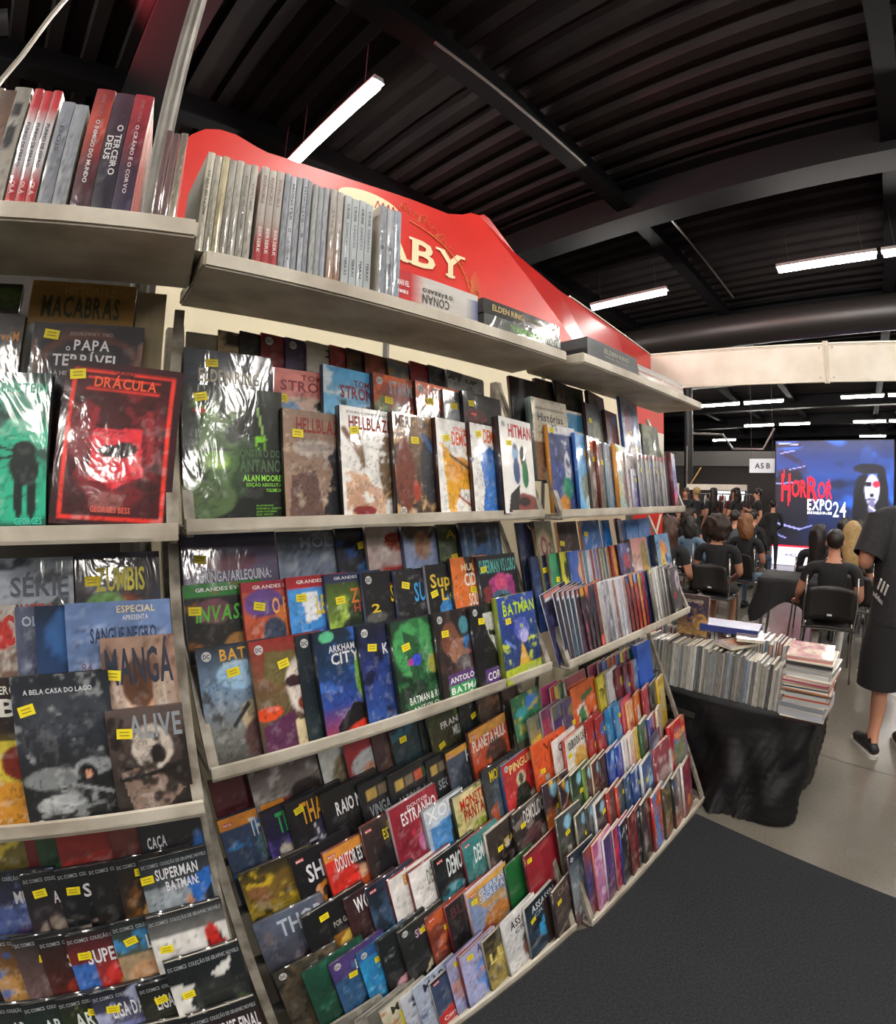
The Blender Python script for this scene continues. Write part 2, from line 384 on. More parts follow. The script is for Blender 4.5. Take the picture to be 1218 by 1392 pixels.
def paint(spec, U, V, seed):
    """printed cover picture: U to the right, V downwards, both 0..1"""
    C = np.zeros(U.shape + (3,)); jit = .22
    def put(mask, col): C[:] = C * (1 - mask[..., None]) + np.array(hexc(col)) * mask[..., None]
    for tok in spec.split():
        op, a = tok.split(':') if ':' in tok else ('g', tok)
        a = a.split(',')
        if op == 'g':
            c = [np.array(hexc(q)) for q in a]
            if len(c) == 1: C[:] = c[0]
            else:
                t = V * (len(c) - 1); i = np.clip(t.astype(int), 0, len(c) - 2); f = (t - i)[..., None]; c = np.array(c)
                C[:] = c[i] * (1 - f) + c[i + 1] * f
        elif op == 'x': jit = float(a[0])
        elif op == 'n':
            n = fbm(U, V, float(a[2]), seed + 31); th = 1 - float(a[1]); put(sstep(th - .06, th + .08, n) * .9, a[0])
        else:
            col = a[-1]; q = [float(s) for s in a[:-1]]
            if op == 'e':
                d = ((U - q[0]) / q[2]) ** 2 + ((V - q[1]) / q[3]) ** 2 + (fbm(U, V, 6, seed + 3) - .5) * .5
                put(1 - sstep(.8, 1.15, d), col)
            elif op == 'r':
                put(((U >= q[0]) & (U <= q[2]) & (V >= q[1]) & (V <= q[3])).astype(float), col)
            elif op == 'l':
                dx, dy = q[2] - q[0], q[3] - q[1]; t = np.clip(((U - q[0]) * dx + (V - q[1]) * dy) / (dx * dx + dy * dy), 0, 1)
                d = np.hypot(U - q[0] - t * dx, (V - q[1] - t * dy) * 1.5); put(1 - sstep(q[4] * .7, q[4] * 1.2, d), col)
            elif op == 'p':
                m = np.zeros(U.shape, bool); n = len(q) // 2; j = n - 1
                for i in range(n):
                    xi, yi, xj, yj = q[2 * i], q[2 * i + 1], q[2 * j], q[2 * j + 1]
                    m ^= ((yi > V) != (yj > V)) & (U < (xj - xi) * (V - yi) / (yj - yi + 1e-9) + xi); j = i
                put(m.astype(float), col)
            elif op == 'f':                     # a plain standing figure
                x, y, s = q[:3]
                for cx, cy, rx, ry in ((0, .09, .085, .075), (0, .33, .19, .19), (-.2, .36, .06, .2), (.2, .36, .06, .2), (-.08, .72, .075, .3), (.09, .72, .075, .3)):
                    d = ((U - x - cx * s) / (rx * s)) ** 2 + ((V - y - cy * s) / (ry * s)) ** 2 + (fbm(U, V, 9, seed + 2) - .5) * .4
                    put(1 - sstep(.8, 1.15, d), col)
    n = fbm(U, V, 5, seed + 71) - .5; n2 = vnoise(U, V, 16, seed + 80) - .5; n3 = fbm(U, V, 9, seed + 55)
    C *= (1 + jit * (2.4 * n + 1.4 * n2))[..., None]
    if jit > .16:                               # inked contours and small lights of a drawn page
        ink_ = 1 - sstep(.0, .045, np.abs(n3 - .5)); inside = sstep(.02, .1, U) * sstep(.02, .1, 1 - U) * sstep(.16, .3, V)
        C *= (1 - .5 * ink_ * inside)[..., None]
        hi = sstep(.6, .72, fbm(U, V, 11, seed + 90)) * inside
        C = C + (1 - C) * (.16 * hi * np.clip(C.mean(-1) * 4 + .15, 0, 1))[..., None]
    return np.clip(C, 0, 1)

M_print = print_mat('printed_cover', False)
M_wrap = print_mat('wrapped_cover', True)
M_pages = mat('page_edges', 'cfc8b8', .8, noise='b3aa98', nscale=200)
M_tag = mat('sticker_paper', 'e8d51e', .5)
M_tagprint = mat('sticker_print', '8a7c14', .5)
def unit_box(name):
    return MB().box(0, 0, 0, 1, 1, 1).mesh(name)
PAGE_ME = unit_box('pages'); PAGE_ME.materials.append(M_pages)
def sticker_mesh():
    mb = MB(); n = 4
    v = [(i / n - .5, -.0003 - .03 * (i / n - .5) ** 2 * 0.02, j - .5) for j in (0, 1) for i in range(n + 1)]
    mb.add(v, [(i, i + 1, n + 2 + i, n + 1 + i) for i in range(n)])
    mb.cur = 1
    for z in (.12, -.2): mb.add([(-.32, -.0006, z), (.3, -.0006, z), (.3, -.0006, z + .1), (-.32, -.0006, z + .1)], [(0, 1, 2, 3)])
    me = mb.mesh('price_sticker', fix=False); me.materials.append(M_tag); me.materials.append(M_tagprint); return me
TAG_ME = sticker_mesh()
_seed = [11]
def cover_mesh(w, h, t, art, spine, nx, ny, hard, vs=1.0):
    _seed[0] += 1
    b = min(.0028 if hard else .0009, t * .25)
    gx = np.linspace(0, w, nx + 1); gz = np.linspace(0, h, ny + 1)
    X, Z = np.meshgrid(gx, gz); U, V = X / w, np.minimum(1.0, (1 - Z / h) / vs)
    C = paint(art, U, V, _seed[0] * .731)
    gv = np.stack([X, np.full(X.shape, -t), Z], -1).reshape(-1, 3)
    idx = np.arange((nx + 1) * (ny + 1)).reshape(ny + 1, nx + 1)
    gf = np.stack([idx[:-1, :-1], idx[:-1, 1:], idx[1:, 1:], idx[1:, :-1]], -1).reshape(-1, 4)
    mb = MB(); mb.box(0, -t + .0003, 0, w, -t + b + .0003, h); mb.box(0, -b, 0, w, 0, h); mb.box(0, -t + .0004, 0, b, 0, h)
    bv = np.array(mb.v); bf = np.array(mb.f)
    edge = np.array(hexc(spine)); bc = np.tile(edge, (len(bv), 1))
    v = np.concatenate([gv, bv]); f = np.concatenate([gf, bf + len(gv)]); c = np.concatenate([C.reshape(-1, 3), bc])
    me = bpy.data.meshes.new('book')
    me.vertices.add(len(v)); me.vertices.foreach_set('co', v.astype(np.float32).ravel())
    me.loops.add(len(f) * 4); me.loops.foreach_set('vertex_index', f.astype(np.int32).ravel())
    me.polygons.add(len(f)); me.polygons.foreach_set('loop_start', np.arange(0, len(f) * 4, 4, dtype=np.int32))
    me.update(calc_edges=True); me.validate()
    at = me.color_attributes.new('print', 'FLOAT_COLOR', 'POINT')
    at.data.foreach_set('color', np.concatenate([c, np.ones((len(c), 1))], 1).astype(np.float32).ravel())
    return me, b
def put_titles(o, titles, w, h, t, lift=.0006, vs=1.0):
    """titles: 'TEXT>x0,y0,x1,y1,colour[,shear][;TEXT2>...]' in fractions of the cover, y downwards"""
    by = {}
    for k, part in enumerate(p for p in titles.split(';') if p):
        txt, a = part.rsplit('>', 1); a = a.split(',')
        x0, y0, x1, y1 = [float(q) for q in a[:4]]; x1 = min(x1, .975); y0 *= vs; y1 *= vs; sh = float(a[5]) if len(a) > 5 else 0
        V, F = lettering(txt, x0 * w, (1 - y1) * h, x1 * w, (1 - y0) * h, shear=sh * w)
        nm = 'title' if k == 0 else 'subtitle'
        mb = by.setdefault((a[4], nm), MB()); mb.add([(p[0], -t - lift, p[1]) for p in V], F)
    for (c, nm), mb in by.items():
        mb.obj(nm, ink(c), o, fix=False)
def disc_logo(o, x, z, r, t, kind):
    """small publisher mark printed in a corner"""
    if kind == 'dc':
        mb = MB(); n = 14; mb.add([(x + r * math.cos(2 * math.pi * i / n), -t - .0005, z + r * math.sin(2 * math.pi * i / n)) for i in range(n)], [tuple(range(n))])
        mb.obj('publisher_mark', ink('c4c4c4'), o, fix=False)
        V, F = lettering('DC', x - r * .68, z - r * .42, x + r * .68, z + r * .42)
        MB().add([(p[0], -t - .0009, p[1]) for p in V], F).obj('mark_letters', ink('1a1a1a'), o, fix=False)
    else:
        MB().add([(x - r, -t - .0005, z - r * .45), (x + r * 1.2, -t - .0005, z - r * .45), (x + r * 1.2, -t - .0005, z + r * .45), (x - r, -t - .0005, z + r * .45)], [(0, 1, 2, 3)]).obj('publisher_mark', ink('c2161c'), o, fix=False)
        V, F = lettering('MARVEL', x - r * .9, z - r * .3, x + r * 1.1, z + r * .3)
        MB().add([(p[0], -t - .0009, p[1]) for p in V], F).obj('mark_letters', ink('f0f0f0'), o, fix=False)
def build_book(mw, w, h, t, art, titles, label, spine='151518', sticker=None, logo=None, film=True, hard=True, res=None, group=None, name='comic_book', cat='comic book', vs=1.0):
    nx = int((res or 22) * 1.4); ny = max(3, int(nx * 1.45))
    me, b = cover_mesh(w, h, t, art, spine, nx, ny, hard, vs)
    o = link(name, me, None, (M_wrap if film else M_print,)); o.matrix_world = mw
    tag(o, label, cat, group)
    pg = link('pages', PAGE_ME, o)
    ins = .003 if hard else .0006
    pg.matrix_local = Matrix.Translation((b * 1.05, -t + b + .0006, ins)) @ Matrix.Diagonal((w - b - ins, max(t - 2 * b - .001, .0006), h - 2 * ins, 1))
    if titles: put_titles(o, titles, w, h, t, vs=vs)
    if sticker:
        s = link('price_sticker', TAG_ME, o)
        s.matrix_local = Matrix.Translation((sticker[0] * w, -t - .0008, (1 - sticker[1] * vs) * h)) @ Matrix.Rotation(RNG.uniform(-.25, .25), 4, 'Y') @ Matrix.Diagonal((.026, 1, .017, 1))
    if logo: disc_logo(o, w * .12, h * (.925 if logo[-1] != 'b' else .06), w * .06, t, logo[:2])
    return o

# ------------------------------------------------------------------ rows of books on the racks
CUR = {}
def row(rack, sec, x, phrase, group, fan=True, res=None, film=True, tmax=.014, vs=1.0, roll=0.0):
    flush()
    o, d, n = rack_axes(rack); o0, h0, sg, be = SEC[sec]
    up = -n * math.sin(be) + Vector((0, 0, math.cos(be))); m = n * math.cos(be) + Vector((0, 0, math.sin(be)))
    base = o + n * (o0 - x * math.tan(sg)) + Vector((0, 0, h0 + x))
    CUR.clear(); CUR.update(d=d, up=up, m=m, base=base, phrase=phrase, group=group, items=[], fan=fan, res=res, film=film, tmax=tmax, vs=vs, roll=roll)
def b(u, h, art, titles, desc, w=.165, t=None, s=None, lg=None, sp='151518', roll=None, res=None, film=None, hard=True, z=0.0, o=None):
    CUR['items'].append(dict(u=u, h=h, art=art, titles=titles, desc=desc, w=w, t=t, s=s, lg=lg, sp=sp, roll=roll, res=res, film=film, hard=hard, z=z, o=o))
def flush():
    """stand the collected row on its step; neighbours overlap like shingles, each turned a little so that none cuts another"""
    if not CUR or not CUR['items']: return
    it = sorted(CUR['items'], key=lambda q: q['u']); BACK = .03
    d, up, m, base = CUR['d'], CUR['up'], CUR['m'], CUR['base']
    prev = None
    for i, q in enumerate(it):
        nxt = it[i + 1]['u'] - q['u'] if i + 1 < len(it) else 9
        t = q['t'] or max(.003, min(CUR['tmax'], .02 * nxt / q['w']))
        if nxt < q['w'] and q['o'] is None: t = max(.003, min(t, .038 * nxt / (q['w'] + nxt)))
        o = 0.0; yaw = 0.0
        if prev:
            pu, pw, pt, po, py = prev; p = q['u'] - pu
            if p < pw * math.cos(py) + .001:
                o = max(po - p * math.tan(py) + pt / math.cos(py), pt * q['w'] / max(p, .004)) + .0008
                o = min(o, .9 * q['w']); yaw = math.asin(min(.9, o / q['w']))
        if q['o'] is not None: o, yaw = q['o'], 0.0
        prev = (q['u'], q['w'], t, o, yaw)
        X = d * math.cos(yaw) - m * math.sin(yaw); Y = -(m * math.cos(yaw) + d * math.sin(yaw)); Z = up
        pos = base + d * q['u'] + m * (o - BACK) + d * (t * math.sin(yaw)) + up * q['z']
        rl = CUR['roll'] if q['roll'] is None else q['roll']
        if rl:                                  # leaning sideways on its lower corner
            R = Matrix.Rotation(rl, 3, Y); X = R @ X; Z = R @ Z
            pos = pos + up * math.sin(rl) * q['w'] if rl > 0 else pos - d * math.sin(rl) * q['h']
        mw = Matrix(((X.x, Y.x, Z.x, pos.x), (X.y, Y.y, Z.y, pos.y), (X.z, Y.z, Z.z, pos.z), (0, 0, 0, 1)))
        film = CUR['film'] if q['film'] is None else q['film']
        build_book(mw, q['w'], q['h'], t, q['art'], q['titles'], (q['desc'][:-1] + ', end rack' if q['desc'].endswith('!') else q['desc'] + ', ' + CUR['phrase']), q['sp'], q['s'], q['lg'], film, q['hard'], q['res'] or CUR['res'], CUR['group'], vs=CUR['vs'])
    CUR['items'] = []

def fan(u0, h0, u1, h1, n, arts, kind, w=.16, sp='c8c4bc', s=None, lg=None, roll=None):
    """n thin comics overlapping evenly from one place on the row to another"""
    for i in range(n):
        f = i / max(n - 1, 1); a = arts[i % len(arts)]
        b(u0 + (u1 - u0) * f, h0 + (h1 - h0) * f + RNG.uniform(-.003, .003), a[0], a[2] if len(a) > 2 else '', '%s, %s of %s!' % (a[1], ORD[i], kind), w=w, sp=a[3] if len(a) > 3 else sp, hard=False, s=s if i % 2 == 0 else None, lg=lg, roll=None if roll is None else roll[0] + (roll[1] - roll[0]) * f)

# ------------------------------------------------------------------ middle rack, upper shelf
row('M', 'A', .19, 'back row, middle rack upper shelf', 'back row of the middle rack upper shelf', res=12, vs=.6)
b(0.016, 0.210, 'a9a69b,8e8b80 x:.1', 'BRUNO>.45,.2,.95,.25,55504a', 'pale grey cover with small dark word', sp='8a877d')
b(0.079, 0.216, 'c9b48c,8a6a3c e:.3,.15,.25,.14,20150c e:.75,.2,.2,.12,e8e2d4 n:30200f,.4,5', '', 'tan and black spotted cover', sp='6b4c22')
b(0.126, 0.221, '17181b,101012 n:2f3a2a,.35,6', 'Z>.3,.16,.5,.25,55606a', 'plain black cover with grey letter')
b(0.174, 0.224, '7c2026,5a1218 n:a8303a,.4,5', 'TPL>.4,.12,.95,.22,d8c8c0', 'crimson cover with white monogram', lg='dc', sp='5a1218')
b(0.232, 0.223, '3a2a4e,241838 n:6a4a8a,.4,5', 'TLA>.4,.12,.95,.22,c8c0d8', 'violet cover with white monogram', lg='dc', sp='241838')
b(0.284, 0.223, 'bdb8ae,a8a294 x:.1 n:d8d2c6,.4,4', 'X>.28,.1,.6,.24,20201f', 'pale grey cover with big black letter', sp='9a9488')
b(0.346, 0.224, '8c3034,701c20 n:b8504a,.4,5', 'GAV>.3,.12,.9,.22,c8a8a0', 'dull red cover with thin script', sp='701c20')
b(0.391, 0.224, '2c2018,151010 l:.2,.05,.5,.4,.02,a08a60 l:.8,.05,.5,.4,.02,a08a60 n:5a3a22,.4,6', '', 'dark brown cover with gold cords')
b(0.441, 0.219, '7a3a2c,54241c n:a0503a,.45,5', '', 'rust red cover', sp='401a14')
b(0.508, 0.217, 'a08a6c,7a6448 n:5a7a8a,.45,5', '', 'tan cover with bluish patches', sp='5a4830')
b(0.581, 0.222, '9c2430,6c1420 e:.6,.2,.3,.12,c84a50 n:2a6a7a,.3,5', '', 'bright crimson cover with teal marks', sp='6c1420')
b(0.644, 0.222, '2a2c30,1a1a1c n:6a6c70,.4,5', '', 'charcoal cover with grey smoke')
b(0.702, 0.216, 'b8b8b8,8a8a8a n:606468,.4,4', 'AT UP>.0,.1,.8,.2,22242a', 'light grey cover with dark bold letters', sp='888888')
row('M', 'A', .10, 'second row, middle rack upper shelf', 'second row of the middle rack upper shelf', vs=.62)
b(0.007, 0.254, '232c3c,1a2230 x:.25', 'ELDEN RING>.16,.26,.84,.43,b8b09a;OFFICIAL ART BOOK>.2,.52,.8,.63,8a8878', 'slate blue art book with thin gold capitals', w=0.190, s=(.3,.18), sp='18202c')
b(0.199, 0.235, 'e0847c,d88c84 r:0,.42,1,1,d8b8a8 p:.1,.95,.12,.55,.3,.5,.38,.62,.48,.95,7aa0c4 e:.74,.62,.16,.14,e4d8cc e:.74,.55,.17,.08,2a2624', 'TOM>.4,.07,.72,.16,8a2028;STRONG>.1,.18,1.0,.34,8a1a24', 'salmon pink hardcover with dark red block title', s=(.12,.47), sp='a85a54')
b(0.306, 0.251, '4aa4dc,8cc8ec n:e4f0f4,.32,4 r:.28,.55,.38,.9,23404a e:.33,.55,.06,.04,23404a e:.75,.8,.24,.2,e09a70 e:.75,.66,.26,.1,1c1a1c e:.1,.8,.1,.05,3a8a4a', 'TOM>.52,.16,.8,.26,7a1a3a;STRONG>.28,.27,1.0,.46,8a1030', 'sky blue hardcover with dark red block title', sp='1c3a50')
b(0.441, 0.252, 'd8642c,c05828 e:.3,.55,.3,.2,5a8a4a n:7a3020,.4,5 r:0,.6,1,1,3a5a3a n:a03a28,.3,7', 'STARMAN>.3,.08,1.1,.3,a8b0b8', 'orange hardcover with silver curved title and green figure', s=(.28,.42), lg='dc', sp='402018')
b(0.571, 0.251, 'd8602c,e8702c p:.1,.4,.6,.5,.3,1,.05,.9,201414 e:.8,.75,.12,.25,f0c040 n:301414,.3,4', 'STARMAN>.35,.08,1.1,.26,a8b0b8', 'orange hardcover with silver title and black claw', s=(.3,.32), lg='dc', sp='301814')
b(0.665, 0.241, '8a8e94,a8aab0 x:.3 n:54585e,.4,6', '', 'crumpled silver grey wrapped cover', s=(.25,.28), sp='70747a')
b(0.728, 0.245, '1e1618,120d0f e:.3,.45,.3,.14,5a1a1a e:.25,.42,.08,.03,e03020 e:.55,.5,.06,.02,e03020', '', 'near black wide cover with glowing red eyes', w=0.175, s=(.2,.22))
row('M', 'A', .0, 'front row, middle rack upper shelf', 'front row of the middle rack upper shelf', res=34, tmax=.026)
b(0.000, 0.270, '18241a,0e1510 e:.42,.45,.34,.38,2e4a2a e:.35,.45,.2,.3,567a44 l:.1,.15,.36,.24,.05,6a8a4e l:.6,.18,.36,.25,.05,7a9a5a e:.16,.19,.06,.02,c84030 e:.32,.55,.14,.07,78a83a l:.2,.47,.46,.47,.02,1a2a16 e:.33,.57,.1,.03,9ad040 n:0b120c,.42,4 l:.74,.15,.8,.36,.012,9ac06a e:.77,.38,.06,.02,8ae030 l:.72,.4,.74,.46,.01,7ac030 l:.8,.4,.8,.46,.01,7ac030 e:.2,.82,.3,.14,5a7448', 'MONSTRO DO>.5,.46,.98,.515,4a6a40;PÂNTANO>.5,.535,.99,.625,4a6a40;ALAN MOORE>.58,.65,.99,.695,9ae84a;EDIÇÃO ABSOLUTA>.61,.71,.99,.735,8ad844;VOLUME UM>.81,.75,.99,.775,8ad844;ALAN MOORE>.7,.87,.88,.882,7ac03c;STEPHEN R. BISSETTE>.7,.892,.99,.904,7ac03c;JOHN TOTLEBEN>.7,.914,.91,.926,7ac03c;RICK VEITCH>.7,.936,.87,.948,7ac03c;SHAWN MCMANUS>.7,.958,.93,.97,7ac03c', 'large dark green wrapped hardcover with mossy face', w=0.203, t=.026, s=(.17,.09), sp='1a261c')
b(0.195, 0.233, '8e7464,a08470 p:.55,.3,1,.35,1,1,.5,1,.7,.55,22242a e:.42,.35,.3,.08,b0a298 l:.3,.35,.7,.32,.05,9c9088 p:.1,.6,.45,.55,.55,1,.05,1,6a5048 n:c0a890,.25,6', 'HELLBLAZER>.18,.07,1.4,.2,8a2818', 'tan brown hardcover with jagged rust title', s=(.2,.22), w=.17, sp='2a2420')
b(0.325, 0.252, 'f0eeea,f4f2ee l:.06,.22,.3,.42,.05,7a5a44 l:.3,.25,.36,.55,.05,8a6a50 p:.05,.6,.35,.55,.5,.7,.75,.75,.7,1,.05,1,d8b090 e:.35,.82,.28,.14,c89c80 e:.78,.55,.15,.28,7a6248 e:.8,.3,.09,.07,8a6c54 n:f4f2ee,.42,8 e:.35,.93,.2,.05,8a2a2a l:.6,.85,.95,.7,.012,d0b080', 'JOHN CONSTANTINE>.1,.04,1.0,.06,8a8a8a;HELLBLAZER>.14,.085,1.35,.2,8a2a18', 'white hardcover with jagged rust title and pale sprawled figure', s=(.23,.215), sp='2a2628', t=.024)
b(0.464, 0.251, '8a6a4e,4c3a30 n:c8a070,.45,7 n:281e1a,.4,5 e:.2,.6,.2,.35,7a3a28 e:.7,.55,.2,.35,3a3a40 l:.6,.2,.8,.35,.05,4a6aa0 e:.4,.75,.08,.1,b04028', 'MERGULHO>.05,.02,.9,.14,6a5038', 'crinkly wrapped brown hardcover with smoky figures', s=(.42,.255), lg='dcb', sp='30201a', t=.02)
b(0.595, 0.250, 'f4f2ee,f0eeea p:.1,.25,.3,.35,.85,.6,.9,.75,.5,.72,.35,.9,.4,1,.2,1,.15,.6,e8a824 e:.5,.5,.3,.12,e0982a l:.3,.38,.8,.52,.03,5a3a12 p:.5,.85,.9,.78,1,.95,.6,1,f2eadc l:.45,.8,.85,.95,.02,a02020 l:.75,.2,.7,.35,.03,c88a20', 'ETRIGAN>.4,.07,.75,.11,d84020;DEMÔNIO>.35,.12,1.2,.26,e05a30', 'white hardcover with orange title and yellow horned beast', s=(.22,.2), sp='3a1a1a', t=.02)
b(0.713, 0.249, 'f4f2ee,f2f0ec p:.2,.35,.5,.25,.9,.35,1,.6,.95,1,.2,1,.3,.7,3a7ad0 e:.55,.6,.25,.25,4a86d8 n:2a5aa8,.3,6 e:.8,.6,.1,.18,a02828', 'DEMÔNIO>.35,.05,1.3,.2,e06a30', 'white hardcover with orange title and blue winged shape', s=(.22,.115), sp='3a1a1c', t=.018)
b(0.812, 0.276, 'f6f5f2,f4f3f0 e:.42,.36,.1,.11,8ab0d8 e:.42,.3,.05,.03,5a3a30 e:.43,.56,.1,.14,3a5080 e:.66,.4,.1,.12,3a2a28 e:.66,.31,.04,.03,2a2020 e:.7,.58,.1,.15,2e7a50 e:.6,.9,.42,.11,8a4a44 e:.6,.88,.2,.05,302422 p:.2,.8,.5,.7,.4,1,.1,1,2a2628 x:.06', 'HITMAN>.26,.06,.98,.2,c02430', 'white hardcover with red title and two walkers', w=.17, s=(.25,.27), lg='dc', sp='2e2226', t=.024)

# ------------------------------------------------------------------ middle rack, centre shelf
row('M', 'B', .18, 'back row, middle rack centre shelf', 'back row of the middle rack centre shelf', res=14, vs=.5)
b(0.011, 0.269, '5a6488,7a6e90,4a4a66 x:.15 e:.5,.5,.3,.14,8a5a70', 'CORINGA/ARLEQUINA:>.1,.62,.92,.78,d8dce8;SANIDADE CRIMINOSA>.25,.86,.8,.9,a86a70', 'wide dusky violet cover with white condensed capitals', w=0.209, s=(.18,.42), sp='3a3e58')
b(0.223, 0.263, '6a7890,8a98b0 n:a8b4c4,.4,4 x:.25', 'MOLE>.35,.12,1.1,.3,aab8cc', 'silver blue foggy cover with pale ring letters', w=.16, sp='4a5468')
b(0.364, 0.267, '141a2c,10131e e:.8,.5,.25,.18,3a8ac8 e:.6,.75,.2,.15,3a90d0 n:2050a0,.3,5', 'LEX>.5,.12,1.0,.25,a0a8b8', 'black cover with bright blue armoured arm', s=(.45,.35), sp='0e1220')
b(0.442, 0.263, 'd8ccc8,c8a8a4 e:.7,.3,.35,.22,a85038 e:.5,.85,.35,.08,b8281c n:e4dcd8,.35,5', 'CH>.35,.15,.85,.3,a02018', 'pale cover with red lips and rust hair', sp='8a7a78')
b(0.551, 0.259, 'a0b0d8,8a9ac8 e:.35,.1,.4,.22,3c2c24 e:.4,.4,.2,.28,a8785a n:88a060,.3,8', '', 'periwinkle cover with brown profile and grass', sp='5a6488')
b(0.673, 0.261, '3c4a2c,2a3420 n:66784a,.4,5', 'AQU>.2,.12,1.0,.3,c8a040', 'olive green cover with gold initials', s=(.35,.72), sp='222a18')
b(0.747, 0.262, '2a3450,3a5a80 e:.45,.35,.2,.2,14141c l:.1,.1,.1,.9,.02,5a80a8 l:.3,.1,.3,.9,.02,5a80a8 l:.7,.1,.7,.9,.02,5a80a8 l:.9,.1,.9,.9,.02,5a80a8 e:.5,.7,.2,.2,2a5a90', '', 'steel blue cover with wavy concentric lines', w=.19, sp='1c2238')
row('M', 'B', .095, 'second row, middle rack centre shelf', 'second row of the middle rack centre shelf', res=26, vs=.75)
b(0.004, 0.254, '1e2024,2a2620 r:0,0,1,.13,2e8a3a e:.35,.3,.24,.13,7a4a58 n:8a5a2c,.35,5 e:.7,.75,.3,.2,a0703a', 'GRANDES EVENTOS>.15,.045,1.15,.085,e8e8e8;INVASÃO>.12,.24,1.25,.4,5ab83c,2', 'green banded hardcover with slanted green title', s=(.12,.28), sp='b8c0c8')
b(0.116, 0.248, 'c8603c,a8482c r:0,0,1,.12,a83440 e:.3,.25,.3,.16,6a4a90 e:.72,.45,.3,.2,e0803a e:.4,.6,.17,.2,3a4660 e:.82,.6,.2,.22,b87858 e:.4,.85,.3,.15,5a6a88', 'GRANDES EVENTOS>.15,.045,1.15,.085,f0e0e0;O REINO>.4,.2,1.3,.38,e8a868', 'red banded hardcover with orange sky and grey masked figure', s=(.22,.28), sp='8a2a34')
b(0.216, 0.250, '4a9ae0,3a88d4 r:0,0,1,.13,b82c34 p:.2,.2,.45,.18,.5,.5,.25,.55,e8eef4 e:.55,.75,.35,.14,3858b0 e:.65,.85,.4,.14,c83030 e:.3,.8,.2,.12,3a9a5a', 'GRANDES EVENTOS>.15,.045,1.2,.085,f0e8e8;LENDAS>.42,.24,1.25,.46,e8c830,1', 'red banded hardcover with yellow slanted title on blue', s=(.2,.25), sp='8a2430')
b(0.307, 0.248, '2c3c20,88a83c e:.6,.6,.3,.3,304020 n:a8c850,.35,4 r:0,0,1,.11,2c3458 e:.4,.75,.2,.2,1c2818', 'GRANDES EVENTOS>.15,.04,1.2,.075,d8d8e0;ZERO>.4,.2,1.1,.38,c87030;HORA>.44,.4,1.1,.5,b04838', 'navy banded hardcover with lime green lightning', s=(.22,.33), sp='2a3050')
b(0.403, 0.243, '16161a,1c1a1c e:.8,.65,.15,.18,d8b078 e:.8,.85,.22,.15,3858a8 e:.2,.6,.2,.08,5a5a58 e:.6,.95,.25,.06,a03020 p:.5,.18,.7,.1,1.0,.25,.6,.3,8a2a20', 'SUPER>.5,.2,1.4,.42,e0c020,1;2>.12,.42,.28,.53,d8b820', 'black hardcover with yellow slanted title and digit', lg='dc', sp='46507c')
b(0.495, 0.240, '1a1a1e,141418 n:58585c,.3,9 p:.6,1,1,.8,1,1,88b8d8', 'SUPER>.36,.2,1.25,.46,3a9ad8,1', 'black wrapped hardcover with sky blue slanted title', s=(.2,.22), lg='dcb', sp='384468')
b(0.593, 0.245, '141416,181618 p:.2,.95,.25,.6,.45,.45,.62,.7,.6,1,3c88c8 p:.45,1,.5,.7,.75,.75,.9,1,c05028 p:.7,.6,.9,.5,1,.7,.8,.8,3c88c8', 'Super>.08,.14,.85,.33,d8b83c;Lois>.3,.36,.9,.53,d8b83c', 'black hardcover with golden fairytale lettering', sp='9a94a0', s=(.14,.42))
b(0.679, 0.256, 'e0762c,d86824 p:.35,0,.6,0,.5,.3,.4,.3,281c18 p:.5,.7,1,.55,1,1,.4,1,b83a1c', 'MULHER>.25,.1,.95,.2,e8c8a0;CIDADE>.3,.24,1.3,.42,f4e8dc;SOLITÁRIA>.36,.53,1.5,.71,f4e8dc', 'bright orange hardcover with thin white capitals', s=(.5,.49), sp='28282c')
b(0.776, 0.253, '201c26,181620 p:.2,.4,.5,.28,.85,.35,.9,.75,.6,.9,.25,.75,a83a80 e:.52,.45,.16,.14,d85080 e:.5,.75,.34,.2,3a6a88 e:.5,.8,.16,.18,14141a p:.05,.5,.25,.45,.3,.8,.1,.85,7a2a30', 'SUPERMAN VS LOBO>.02,.07,1.0,.27,5ab0a8', 'black hardcover with teal title and magenta shape', w=.185, s=(.12,.21), sp='2a2630')
row('M', 'B', -.015, 'front row, middle rack centre shelf', 'front row of the middle rack centre shelf', res=36, tmax=.02)
b(0.010, 0.250, '262a30,7c98b8,8a8c88,4a4440 e:.5,.25,.3,.12,a8d0f0 e:.65,.6,.22,.14,c8b490 e:.7,.8,.26,.2,6a4a48 l:.35,.65,.55,.5,.03,32343a n:4a4a4a,.3,6', 'BATMAN>.28,.035,1.25,.125,d8a040;JOGOS DE GUERRA>.3,.14,1.2,.165,c8d0d8', 'grey blue hardcover with amber title and cowled figure', s=(.42,.225), lg='dc', sp='2c3038')
b(0.108, 0.249, '8a2a28,6a5a3c,3a2a34 p:.2,.1,1,.15,1,.3,.3,.4,.15,.3,6a6038 e:.75,.42,.32,.27,d8ccc0 e:.55,.38,.13,.05,3a2028 e:.88,.36,.12,.05,3a2028 e:.85,.58,.28,.1,7a3018 e:.86,.58,.22,.05,c8a840 e:.78,.48,.07,.05,c8b8ac p:.05,.7,.5,.62,.55,1,.05,1,5a2a4e p:.5,.7,.8,.75,.75,1,.5,1,d8c8a0 e:.15,.6,.18,.06,d84a20', 'CORINGA>.62,.04,1.7,.12,e0e0dc;QUEM RI>.72,.13,1.3,.17,e0e0dc', 'olive and purple hardcover with pale smiling face', s=(.43,.22), lg='dc', sp='2a2024')
b(0.213, 0.246, '1e2a32,16222a,2a3a40 e:.5,.8,.2,.16,2e5a5c x:.2', '', 'dark slate cover with small teal shape', s=(.32,.24), lg='dc', sp='10181e')
